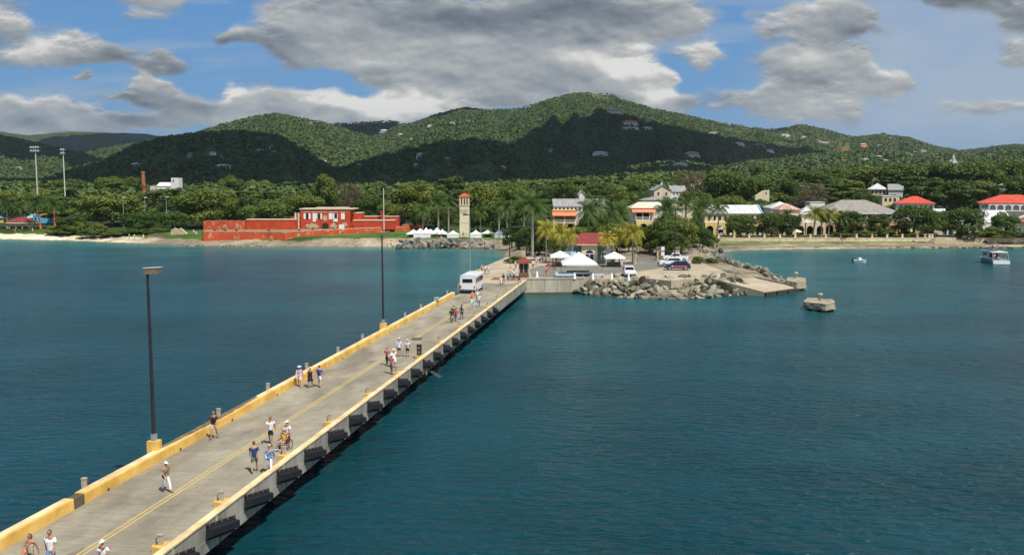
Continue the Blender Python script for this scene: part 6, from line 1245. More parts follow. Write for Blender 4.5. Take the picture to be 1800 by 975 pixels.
def mast(px, ytop, Y, lb, heads):
    r = bld('floodlight_mast', lb, px, Y, 'floodlight mast', 'stadium floodlight masts'); h = lz(r, ytop); MB().tube([(0, 0, -1), (0, 0, h)], [.30, .22], 8).build('pole', mat('galvanised_mast', (.58, .55, .52), .5, .08, 2), r)
    for k in range(2): MB().box(-heads, heads, -.15, .15, h-.5-k*1.6, h-.3-k*1.6).build('crossarm', M_grey, r)
    n = int(heads*2/1.1)
    for k in range(n):
        for j in range(2): x = -heads+.5+k*1.05; MB().tube([(x, -.1, h-.1-j*1.6), (x, -.75, h-.35-j*1.6)], [.28, .45], 8).build('floodlight', M_white, r)
mast(65, 258, 425, 'left white stadium floodlight mast with a wide head', 2.3); mast(113.5, 262, 425, 'right white stadium floodlight mast with a narrow head', 1.2)
for i, (px, yt, Y) in enumerate([(215, 347, 336), (253, 347, 352), (291, 346, 352)]):
    r = bld('park_lamp', 'grey park lamp post with a white head above the trees, %s from the left' % ordn(i), px, Y, 'street lamp', 'park lamps behind the beach'); h = lz(r, yt); MB().tube([(0, 0, 0), (0, 0, h)], [.16, .1], 6).build('pole', M_grey, r); MB().box(-.1, 1.0, -.2, .2, h-.15, h+.1).build('lamp_head', M_white, r)
r = bld('stone_ruin', 'rough pale stone ruin at the beach beside a concrete landing', 311, 306, 'ruin', z=1.0); 
pts = [(-2.8, 0), (-2.7, 2.6), (-1.6, 3.3), (-.6, 2.9), (.5, 3.3), (1.6, 2.4), (2.6, 1.6), (3, 0)]; MB().prismY([(x*.95, z) for x, z in pts], 0, 1.6).build('wall', M_stone, r)
r = bld('concrete_landing', 'low concrete landing slab on stubby piers at the beach edge', 277, 303, 'landing', z=.2); MB().box(-3.6, 3.4, 0, 3, 1.0, 1.5).build('slab', M_conc, r); MB().box(-3.4, 3.2, 0, .08, 1.5, 2.3).build('plank_side', M_wood, r)
for x in (-3, -1, 1, 3): MB().box(x-.2, x+.2, .3, .7, -1, 1).build('pier_leg', M_conc, r)
# ---- sea wall along the waterfront on the right
r = empty('sea_wall', (D(1262, 324, 287).x, 287, 0), 0, 'long pale stone sea wall along the waterfront lawn', 'sea wall'); xR = 185-r.location.x
def swx(px): return D(px, 324, 287).x-r.location.x
zt = zof(418.6, 287); mb = MB()
s0, s1 = swx(1644), swx(1719)
MB().box(-1, s0, 0, 1.2, -.3, zt).box(s1, xR, 0, 1.2, -.3, zt).build('wall', mat('pale_wall_stone', (.50, .40, .25), .95, .0, .9, .6, col2=(.80, .68, .46), detail=10), r)
MB().box(-1, s0, -.08, 1.3, zt, zt+.14).box(s1, xR, -.08, 1.3, zt, zt+.14).build('coping', M_cap, r)
mb = MB(); n = 7
for k in range(n): mb.box(s0, s1, 1.2-(n-k)*.42, 1.2+.1, -.3 if k == 0 else zt*k/n-.02, zt*(k+1)/n-.001)
mb.build('steps', mat('step_stone', (.44, .36, .23), .95, .15, 1.5, .3), r)
mb = MB(); k0 = swx(1628)
for k in range(8): mb.box(k0+k*.42, k0+k*.42+.46, -.34, 0-.003, -.2, .35+k*.27)
mb.build('side_stair', M_conc, r)
for px in (1609.5, 1737.5): MB().tube([(swx(px), -.12, zof(425.8, 287)), (swx(px), .3, zof(425.8, 287))], .52, 14).build('drain_pipe', M_open, r)
pm = MB().box(-.28, .28, -.28, .28, 0, 1.0).box(-.33, .33, -.33, .33, 1.0, 1.12).mesh('wall_post', M_cream); i = 0
for px in [1266, 1293.5, 1320, 1347, 1374.5, 1401.5, 1428.5, 1455.5, 1482.5, 1510, 1537, 1564, 1591, 1618, 1631, 1639, 1644, 1699, 1703, 1715, 1727, 1754, 1781, 1808]:
    o = bpy.data.objects.new('wall_post', pm); C.objects.link(o); o.location = (D(px, 324, 287).x, 287.6, zt+.14); tag(o, 'short cream post on top of the sea wall, %s from the left' % ordn(i), 'post', 'cream posts on the sea wall'); i += 1
# rock ledge at the wall foot : flat weathered shelves
def ledge(name, label, px0, px1, ypx, wdt, z, seed, m):
    rnd = random.Random(seed); mb = MB(); n = int((px1-px0)/6); c0 = P((px0+px1)/2, ypx, 0); top = []; 
    r = empty(name, (c0.x, c0.y, 0), 0, label, 'rock ledge')
    for k in range(n):
        px = px0+(px1-px0)*(k+.5)/n; v = P(px, ypx+(rnd.random()-.5)*2.0, 0); w = (px1-px0)/n*v.y/F*rnd.uniform(.5, .75); d = wdt*rnd.uniform(.6, 1.1); m_ = 7
        poly = [((v.x-c0.x)+w*1.3*math.cos(2*math.pi*j/m_+k)*rnd.uniform(.55, 1.25), (v.y-c0.y)+d*.5+d*.8*math.sin(2*math.pi*j/m_+k)*rnd.uniform(.5, 1.2)) for j in range(m_)]
        mb.prism(poly, -.6, z*rnd.uniform(.15, .85))
    mb.build('shelf', m, r)
M_ledge = mat('shore_rock', (.13, .10, .06), .95, .0, .8, .6, col2=(.42, .34, .20), detail=10)
ledge('rock_ledge', 'flat brown rock shelves at the foot of the sea wall', 1285, 1812, 435.5, 2.2, .5, 4, M_ledge); ledge('rock_ledge', 'flat rock shelves at the waterline before the red fort', 330, 700, 432.8, 2.6, .55, 6, M_ledge)
ledge('rock_ledge', 'low rocks at the waterline where the sandy beach ends', 180, 330, 427, 2.0, .4, 9, M_ledge)
# old timber jetty remains by the gate
r = empty('jetty_remains', P(1243, 463, 2.0), 0, 'broken wooden jetty frame with leaning plank and grey rails', 'jetty'); MB().bar((-2, 0, 2.6), (0, -1, -.6), .5, .18).build('leaning_plank', mat('tan_timber', (.40, .27, .15), .9, .2, 2), r); MB().box(-.5, 5.2, 0, 1.6, .6, .85).build('deck', M_wood, r)
for x in (-.4, 1.3, 3.1, 5.0): MB().box(x-.08, x+.08, 0, .16, -.8, 2.0).build('post', M_grey, r)
MB().box(-.4, 5.0, .03, .1, 1.5, 1.6).box(-.4, 5.0, .03, .1, 1.9, 2.0).build('rail', M_grey, r)
# ------------------------------------------------------------------ houses, masts on the hills
hh_n = 0
HW = {'w': M_whp, 'c': M_cream, 'y': mat('mustard_wall', (.48, .33, .10), .85, .1, .3), 'p': M_palep, 'r': mat('brick_pink_wall', (.40, .20, .14), .85), 'o': M_orap, 'g': mat('grey_wall', (.38, .38, .36), .85)}
HR = {'w': M_rwhite, 'g': M_rgrey, 'r': M_rred, 'b': mat('blue_roof', (.25, .38, .50), .6), 'o': M_rrust}
def hill_house(px, py, wpx, hpx, wall, roof, label, flat=False):
    h_ = hit(px, py+hpx*.35)
    if not h_: return
    x, y, z = h_; w = wpx*y/F; h = max(2.4, hpx*y/F*.75); d = max(5, w*.6)
    r = empty('hillside_villa', (x, y-3, z+2.0), 0, label, 'house', None)
    MB().box(-w/2, w/2, 0, d, -4, h*.62).build('wall', HW[wall], r)
    if flat: MB().box(-w/2-.4, w/2+.4, -.4, d+.4, h*.62, h*.75).build('roof', HR[roof], r)
    else: MB().hip(-w/2, w/2, 0, d, h*.62, h*.42, .7, .2).build('roof', HR[roof], r)
    n = max(2, int(w/3.2)); rows = 1 if h < 6.5 else 2
    for k in range(n):
        for q in range(rows):
            xx = -w/2+w*(k+.5)/n; zz = h*.15+q*h*.25 if rows == 2 else h*.18; MB().box(xx-.65, xx+.65, -.08, -.02, zz, zz+min(1.7, h*.3)).build('window', M_open, r)
    if w > 9: MB().box(-w/2-1, w/2+1, -2.5, 0, -4, .1).build('terrace', HW[wall], r)
for hs in HILLS: hill_house(*hs)
def radio_mast(px, ytop, ybase, lb, stripes=False):
    Y = 2690; v = D(px, ybase, Y); z = gz(v.x, Y); h = zof(ytop, Y)-z; r = empty('radio_mast', (v.x, Y, z), 0, lb, 'radio mast', 'radio masts on the summit'); n = 8
    M_w = M_white; M_r = mat('mast_red', (.6, .06, .04), .7)
    for k in range(n):
        a, b = h*k/n, h*(k+1)/n; w0 = 2.2*(1-k/n*.75); w1 = 2.2*(1-(k+1)/n*.75); mb = MB()
        for sx, sy in ((-1, -1), (1, -1), (1, 1), (-1, 1)): mb.bar((sx*w0, sy*w0, a), (sx*w1, sy*w1, b), .4)
        mb.bar((-w0, -w0, a), (w1, -w1, b), .3); mb.bar((w0, w0, a), (-w1, w1, b), .3); mb.build('lattice_section', M_r if (stripes and k % 2) else M_w, r)
    MB().cyl(0, 0, h, h+4, .3, .2, 5).build('antenna', M_w, r)
radio_mast(1003, 153, 170, 'grey lattice radio mast, left of the three on the summit'); radio_mast(1015, 161, 169, 'short radio mast, middle of the three on the summit'); radio_mast(1051, 152, 166, 'tall red and white radio mast on the summit', True)

# ------------------------------------------------------------------ vehicles
M_tyre = mat('tyre', (.018, .018, .018), .8); M_rim = mat('wheel_rim', (.45, .45, .46), .35, metal=.7); M_carw = mat('white_car_paint', (.74, .75, .76), .25, spec=.6); M_navy = mat('navy_car_paint', (.018, .020, .11), .22, spec=.6)
M_tail = mat('tail_light', (.35, .01, .01), .3); M_head = mat('head_light', (.75, .75, .72), .2); M_cglass = mat('car_glass', (.012, .014, .016), .08, spec=.7); M_bump = mat('bumper_plastic', (.03, .03, .032), .6)
def wheel(r, x, y, rad=.36, w=.24):
    s = 1 if x > 0 else -1; o = MB().tube([(x-s*w/2, y, rad), (x+s*w/2-.0*s, y, rad)], rad, 16, smooth=False).build('wheel', M_tyre, r); c = MB().tube([(x+s*w/2, y, rad), (x+s*(w/2+.015), y, rad)], rad*.62, 12, smooth=False).build('rim', M_rim, r); c.parent = o
def car(name, label, loc, rz, style, paint, cat='car'):
    r = empty(name, loc, rz, label, cat)      # front towards -Y
    if style == 'suv': L_, Wd = 4.7, .95; body = [(-2.35, .35), (-2.35, .75), (-2.2, .98), (-1.15, 1.08), (2.25, 1.10), (2.35, .8), (2.3, .35)]; cab = [(-1.25, 1.07), (-.45, 1.62), (1.6, 1.68), (2.2, 1.12)]; gl = [(-1.0, 1.12), (-.42, 1.54), (1.52, 1.58), (1.95, 1.16)]
    else: L_, Wd = 5.3, .97; body = [(-2.65, .4), (-2.65, .85), (-2.5, 1.05), (-1.3, 1.14), (2.6, 1.12), (2.65, .8), (2.6, .42)]; cab = [(-1.35, 1.1), (-.6, 1.72), (.75, 1.74), (1.05, 1.12)]; gl = [(-1.1, 1.16), (-.55, 1.62), (.66, 1.64), (.86, 1.18)]
    mb = MB(); n = len(body); vs = []; secs = [(-Wd, .0), (-Wd+.06, .05), (Wd-.06, .05), (Wd, .0)]
    k = len(body)
    for x, up in ((-Wd, 0.0), (-Wd+.12, .05), (Wd-.12, .05), (Wd, 0.0)): vs += [(x, y*(1 if abs(x) < Wd-.01 else .975), z+(up if z > .9 else 0)) for y, z in body]
    fs = [(j*k+i, j*k+(i+1) % k, (j+1)*k+(i+1) % k, (j+1)*k+i) for j in range(3) for i in range(k)]+[tuple(range(k-1, -1, -1)), tuple(3*k+i for i in range(k))]
    mb.add(vs, fs).build('body', paint, r)
    mb = MB(); k = len(cab); vs = []
    for x, s in ((-Wd+.06, 0), (Wd-.06, 0)): vs += [(x*(1 if z < 1.2 else .84), y, z) for y, z in cab]
    mb.add(vs, [(i, (i+1) % k, k+(i+1) % k, k+i) for i in range(k)]+[tuple(range(k-1, -1, -1)), tuple(k+i for i in range(k))]).build('cabin', paint, r)
    for s in (-1, 1):
        v = [(s*(Wd-.05)*(1 if z < 1.2 else .855), y, z) for y, z in gl]; v2 = [(x+s*.015, y, z) for x, y, z in v]; k = len(gl)
        MB().add(v+v2, [tuple(range(k-1, -1, -1)), tuple(range(k, 2*k))]+[(i, (i+1) % k, k+(i+1) % k, k+i) for i in range(k)]).build('side_window', M_cglass, r)
        MB().box(s*(Wd)-.1*(s < 0)-.0, s*Wd+.1*(s > 0), -1.0, -.8, 1.12, 1.28).build('mirror', paint if style == 'suv' else M_bump, r)
        MB().box(s*(Wd-.22)-.14, s*(Wd-.22)+.14, -L_/2-.015, -L_/2+.03, .68, .86).build('headlight', M_head, r); MB().box(s*(Wd-.14)-.1, s*(Wd-.14)+.1, L_/2-.04, L_/2+.012, .72, 1.0).build('tail_light', M_tail, r)
    (y0, z0), (y1, z1) = cab[0], cab[1]; (y3, z3), (y2, z2) = cab[3], cab[2]; t = .82; a = Wd-.16
    MB().add([(-a*1.0, y0-.02, z0+.06), (a, y0-.02, z0+.06), (a*t, y1-.04, z1-.04), (-a*t, y1-.04, z1-.04)], [(0, 1, 2, 3)]).build('windscreen', M_cglass, r); MB().add([(a, y3+.02, z3+.06), (-a, y3+.02, z3+.06), (-a*t, y2+.04, z2-.06), (a*t, y2+.04, z2-.06)], [(0, 1, 2, 3)]).build('rear_window', M_cglass, r)
    MB().box(-Wd+.03, Wd-.03, -L_/2-.05, -L_/2+.12, .32, .55).build('front_bumper', M_bump, r); MB().box(-Wd+.03, Wd-.03, L_/2-.12, L_/2+.05, .34, .56).build('rear_bumper', M_bump, r)
    if style == 'pickup':
        MB().box(-Wd+.1, Wd-.1, 1.1, 2.55, 1.175, 1.185).build('load_bed', M_bump, r); MB().box(-Wd+.12, Wd-.12, 2.645, 2.66, .72, 1.1).build('tailgate', paint, r); MB().box(-.28, .28, 2.67, 2.68, .6, .72).build('number_plate', M_head, r)
    for x in (-Wd+.12, Wd-.12):
        for y in (-L_/2+.85, L_/2-.95): wheel(r, x, y, .37)
    return r
p = P(1192, 475, 2.5); r = car('police_car', 'dark blue patrol car with a red and gold stripe parked on the plaza', (p.x, p.y+.9, 2.5), -math.pi/2-.03, 'suv', M_navy)
for s in (-1, 1):
    MB().box(s*.955-.012, s*.955+.012, -1.1, 1.75, .58, .70).build('red_stripe', mat('stripe_red', (.45, .02, .02), .4), r); MB().box(s*.955-.012, s*.955+.012, -1.3, 1.75, .72, .79).build('gold_stripe', mat('stripe_gold', (.65, .42, .10), .4), r); MB().tube([(s*.945, -1.05, .78), (s*.965, -1.05, .78)], .14, 10).build('round_badge', M_head, r)
MB().box(-.5, .5, -.1, .15, 1.70, 1.82).build('light_bar', mat('light_bar', (.05, .1, .5), .3), r)
p = P(1178, 468, 2.5); car('parked_car', 'white hatchback car parked just behind the dark blue patrol car', (p.x+.2, p.y+1, 2.5), -math.pi/2+.05, 'suv', M_carw)
p = P(1187, 459, 2.5); car('pickup_truck', 'white pickup truck parked behind the white hatchback by the gate pillar', (p.x, p.y, 2.5), -math.pi/2, 'pickup', M_carw)
p = P(1108, 487, 2.5); car('pickup_truck', 'white pickup truck seen from behind on the quay near the boulders', (p.x, p.y+2.2, 2.5), .0, 'pickup', M_carw)
p = D(1638, 324, 293); car('pickup_truck', 'white pickup truck parked under the trees behind the sea wall', (p.x, 294, gz(p.x, 294)), math.pi/2, 'pickup', M_carw)
p = D(1131, 324, 277); car('pickup_truck', 'white pickup truck crossing the end of the brick path', (p.x, 277, 2.5), -math.pi/2, 'pickup', M_carw)
def bus():
    p = P(822, 516, 2.5); s = toST(p)[0]; r = empty('shuttle_bus', ofST(s+3.1, -2.62, 2.5), -BT, 'white shuttle bus seen from behind, hugging the yellow parapet near the shore', 'bus')
    L_, W_, z0, z1 = 6.3, 1.15, .42, 2.8; prof = [(-W_, z0), (W_, z0), (W_, z1-.28), (W_-.08, z1-.1), (W_-.25, z1), (-W_+.25, z1), (-W_+.08, z1-.1), (-W_, z1-.28)]
    MB().prismY(prof, -L_/2, L_/2).build('body', M_carw, r)      # rear at -Y (towards us)
    yb = -L_/2; MB().box(-.78, .72, yb-.02, yb+.02, 1.62, 2.18).build('rear_window', M_cglass, r); MB().box(-W_+.02, W_-.02, yb-.12, yb+.02, .36, .6).build('rear_bumper', M_bump, r)
    for s_ in (-1, 1): MB().box(s_*1.02-.08, s_*1.02+.08, yb-.03, yb, .8, 1.15).build('tail_light', M_tail, r); MB().box(s_*.95-.06, s_*.95+.06, yb-.03, yb, 2.45, 2.52).build('marker_light', M_tail, r)
    MB().box(-.85, -.5, yb-.03, yb, .72, .9).build('number_plate', M_head, r)
    for k in range(5):
        for s_ in (-1, 1): y = yb+.35+k*1.15; MB().box(s_*(W_+.005)-.012, s_*(W_+.005)+.012, y, y+1.08, 1.55, 2.25).build('side_window', M_cglass, r)
    MB().box(-.95, .95, L_/2-.02, L_/2+.02, 1.4, 2.3).build('windscreen', M_cglass, r); MB().box(-.5, .5, yb+1.2, yb+2.2, z1, z1+.18).build('roof_hatch', M_carw, r)
    for x in (-1.08, 1.08):
        for y in (-2.1, 2.3): wheel(r, x, y, .40, .26)
bus()

# ------------------------------------------------------------------ boats
def hull(mb, L_, W_, z0, z1, y0=0, bow=.35, flare=1.12, n=12, mi=0):
    vs = []
    for i in range(n+1):
        t = i/n; w = W_/2*(1 if t < 1-bow else math.cos((t-1+bow)/bow*math.pi/2)**.75 if t < 1 else 0.0); y = y0+L_*t; sh = (z1-z0)*.25*max(0, t-.55)
        vs += [(-w*flare, y, z1+sh), (-w*.8, y-.0, z0), (w*.8, y, z0), (w*flare, y, z1+sh)]
    fs = [(i*4+j, i*4+j+1, (i+1)*4+j+1, (i+1)*4+j) for i in range(n) for j in range(3)]+[(i*4+3, i*4, (i+1)*4, (i+1)*4+3) for i in range(n)]+[(3, 2, 1, 0)]
    return mb.add(vs, fs, mi)
def dive_boat():
    p = P(1764, 465, 0); r = empty('tour_boat', (p.x-.3, p.y+.6, 0), -.10, 'crowded white two-deck tour boat seen from its stern near the sea wall', 'boat')
    r.scale = (.88, .9, .88)
    hull(MB(), 11.5, 3.9, -.4, 1.15).build('hull', mat('boat_hull', (.30, .36, .42), .35, .05, 1), r)
    MB().box(-2.1, 2.1, -.5, .2, .1, .85).build('stern_platform', M_white, r)
    MB().box(-1.7, 1.7, 4.5, 7.8, 1.1, 3.0).build('cabin', M_white, r); MB().box(-1.2, 1.2, 4.45, 4.5, 1.5, 2.6).build('cabin_window', M_cglass, r)
    for s in (-1, 1): MB().box(s*1.7-.02, s*1.7+.02, 4.9, 7.4, 2.0, 2.7).build('cabin_side_window', M_cglass, r)
    MB().box(-2.05, 2.05, .9, 8.2, 3.02, 3.2).build('upper_deck', M_white, r)
    for s in (-1, 1):
        for y in (.3, 2.4): MB().tube([(s*2.0, y-.4, 1.1), (s*1.9, y+.6, 3.05)], .05, 6).build('deck_post', M_bolt, r)
        mb = MB().tube([(s*2.0, .95, 3.9), (s*2.0, 8.1, 3.9)], .035, 6)
        for k in range(8): mb.tube([(s*2.0, .95+k, 3.2), (s*2.0, .95+k, 3.9)], .025, 5)
        mb.build('rail', M_bolt, r)
    MB().box(-1.2, 1.2, 5.6, 6.2, 3.2, 4.0).build('helm_console', M_white, r)
    mb = MB(); K = 8; vs = []
    for k in range(K+1): x = -1.9+3.8*k/K; z = 5.0+.45*math.sin(math.pi*k/K); vs += [(x, 2.6, z), (x, 6.6, z)]
    mb.add(vs, [(2*k, 2*k+2, 2*k+3, 2*k+1) for k in range(K)]).build('bimini_canopy', mat('dark_canvas', (.03, .035, .05), .8), r)
    for s in (-1, 1):
        for y in (2.7, 6.5): MB().tube([(s*1.9, y, 3.2), (s*1.88, y, 5.02)], .035, 6).build('canopy_pole', M_bolt, r)
    return r
BOAT = dive_boat()
p = P(1511, 461, 0); r = empty('dinghy', (p.x, p.y, 0), -1.35, 'small white motor dinghy moored in the bay', 'boat'); hull(MB(), 3.4, 1.5, -.15, .5, -1.7, .45, 1.1, 9).build('hull', M_white, r)
MB().box(-.3, .3, -.3, .3, .5, 1.15).build('console', M_white, r); MB().box(-.15, .15, -2.0, -1.65, .2, .95).build('outboard_motor', M_bump, r); MB().tube([(-.78, -1.6, .48), (-.78, .3, .5), (-.35, 1.5, .58)], .12, 8).tube([(.78, -1.6, .48), (.78, .3, .5), (.35, 1.5, .58)], .12, 8).build('grey_rubbing_tube', M_grey, r)
# ------------------------------------------------------------------ stalls and parasols on the waterfront lawn
def parasol(px, Y, yt, wpx, m, lb, frame=False):
    v = D(px, 324, Y); z = gz(v.x, Y); r = empty('parasol', (v.x, Y, z), 0, lb, 'parasol', 'parasols on the waterfront'); h = zof(yt, Y)-z; w = wpx*Y/F/2; n = 8
    mb = MB(); vs = [(0, 0, h)]+[(w*math.cos(6.283*k/n), w*math.sin(6.283*k/n), h-.75) for k in range(n)]+[(w*math.cos(6.283*k/n), w*math.sin(6.283*k/n), h-.98) for k in range(n)]
    mb.add(vs, [(0, 1+k, 1+(k+1) % n) for k in range(n)]+[(1+k, 1+n+k, 1+n+(k+1) % n, 1+(k+1) % n) for k in range(n)]).build('canopy', m, r); MB().cyl(0, 0, 0, h, .04, .04, 6).build('pole', M_grey, r)
    MB().box(-w*.7, w*.7, -.5, .4, .65, .8).box(-w*.6, -w*.5, -.4, .3, 0, .65).box(w*.5, w*.6, -.4, .3, 0, .65).build('table', mat('stall_cloth', (.30, .04, .04), .9), r)
M_dkcv = mat('charcoal_canvas', (.06, .065, .07), .85); M_blcv = mat('blue_canvas', (.03, .06, .32), .8)
for a in [(1270, 293, 398, 19, mat('grey_canvas', (.35, .35, .35), .85), 'grey stall canopy at the left end of the yellow arcade'), (1295, 294, 397, 17, M_dkcv, 'charcoal stall canopy beside the grey one'), (1317, 293, 400, 14, M_blcv, 'blue parasol before the yellow arcade'), (1363, 292, 399, 18, mat('pale_blue_canvas', (.50, .55, .62), .8), 'pale blue stall canopy before the rusty roof'), (1402, 290, 402.5, 21, M_canvasc, 'cream parasol beside the sea wall'), (1559, 291, 404, 18, mat('orange_canvas', (.7, .3, .12), .8), 'orange and white parasol before the orange arches'), (1345, 294, 401, 12, M_dkcv, 'charcoal parasol between the blue and pale blue ones')]: parasol(*a)
# ------------------------------------------------------------------ people
def skin_mesh(verts, edges, radii, sub=1, root=0):
    me = bpy.data.meshes.new('tmp'); me.from_pydata([tuple(v) for v in verts], edges, []); o = bpy.data.objects.new('tmp', me); C.objects.link(o)
    m = o.modifiers.new('s', 'SKIN'); m.use_smooth_shade = True; m.branch_smoothing = .6
    for i, r in enumerate(radii): me.skin_vertices[0].data[i].radius = r if isinstance(r, tuple) else (r, r)
    me.skin_vertices[0].data[root].use_root = True
    if sub: s = o.modifiers.new('d', 'SUBSURF'); s.levels = sub; s.render_levels = sub
    dg = bpy.context.evaluated_depsgraph_get(); out = bpy.data.meshes.new_from_object(o.evaluated_get(dg)); bpy.data.objects.remove(o); bpy.data.meshes.remove(me); return out
def mesh_to_mb(mb, me, mi=0):
    return mb.add([tuple(v.co) for v in me.vertices], [tuple(p.vertices) for p in me.polygons], mi, True)
def joints(pose):
    """standing figure 1.75 m tall, facing -Y; pose changes legs and arms"""
    J = {}; V = Vector; lean = 0.0
    st = {'walkA': .26, 'walkB': -.26, 'stand': .03, 'push': .2, 'hold': .15}.get(pose, 0)
    J['pelvis'] = V((0, 0, .95)); J['waist'] = V((0, 0, 1.10)); J['chest'] = V((0, -.01, 1.30)); J['neck'] = V((0, -.005, 1.47)); J['head'] = V((0, -.03, 1.56))
    for s, n in ((-1, 'l'), (1, 'r')):
        d = st*s; J['hip'+n] = V((s*.09, 0, .90)); J['knee'+n] = V((s*.10, -d*.45-(.05 if d > 0 else .02), .49)); J['ank'+n] = V((s*.10, -d+(.0 if d > 0 else .05), .085+(0 if d >= 0 else .05))); J['toe'+n] = J['ank'+n]+V((s*.02, -.15, -.045 if d >= 0 else -.08))
        a = -d*1.0; J['sh'+n] = V((s*.175, 0, 1.42)); J['el'+n] = V((s*.235, -a*.35+.01, 1.15)); J['wr'+n] = V((s*.25, -a*.9-.05, .92)); J['ha'+n] = V((s*.25, -a*1.0-.07, .84))
    if pose == 'push':
        for s, n in ((-1, 'l'), (1, 'r')): J['el'+n] = V((s*.25, -.12, 1.17)); J['wr'+n] = V((s*.23, -.36, 1.02)); J['ha'+n] = V((s*.22, -.43, .99))
    if pose == 'hold':
        J['elr'] = V((.27, .02, 1.16)); J['wrr'] = V((.10, -.2, 1.12)); J['har'] = V((.03, -.24, 1.13))
    if pose == 'reach':
        J['ell'] = V((-.36, .02, 1.22)); J['wrl'] = V((-.55, -.02, 1.08)); J['hal'] = V((-.62, -.03, 1.04))
    if pose == 'sit':
        dz = -.42
        for k in ('pelvis', 'waist', 'chest', 'neck', 'head', 'shl', 'shr'): J[k] = J[k]+V((0, .0, dz))
        for s, n in ((-1, 'l'), (1, 'r')):
            J['hip'+n] = V((s*.10, -.02, .52)); J['knee'+n] = V((s*.16, -.46, .52)); J['ank'+n] = V((s*.15, -.50, .14)); J['toe'+n] = V((s*.17, -.64, .10))
            J['el'+n] = V((s*.27, -.02, .76)); J['wr'+n] = V((s*.20, -.26, .68)); J['ha'+n] = V((s*.15, -.33, .66))
    return J
def fingers(mb, wr, ha, side):
    d = (ha-wr).normalized(); up = Vector((0, 0, 1)) if abs(d.z) < .7 else Vector((0, -1, 0)); w = d.cross(Vector((side, 0, 0))).normalized() if abs(d.x) < .7 else d.cross(up).normalized()
    inn = Vector((-side, 0, 0)) if abs(d.x) < .7 else Vector((0, 0, -1))
    for k, ln in enumerate((.066, .076, .070, .054)):
        b = ha+w*(.027-k*.018); mb.tube([b-d*.01, b+d*ln*.5+inn*.004, b+d*ln*.85+inn*.018, b+d*ln+inn*.032], [.010, .009, .0085, .006], 6)
    b = ha-d*.045+w*.028; mb.tube([b, b+w*.022+d*.022, b+w*.026+d*.052+inn*.012], [.012, .011, .008], 6)
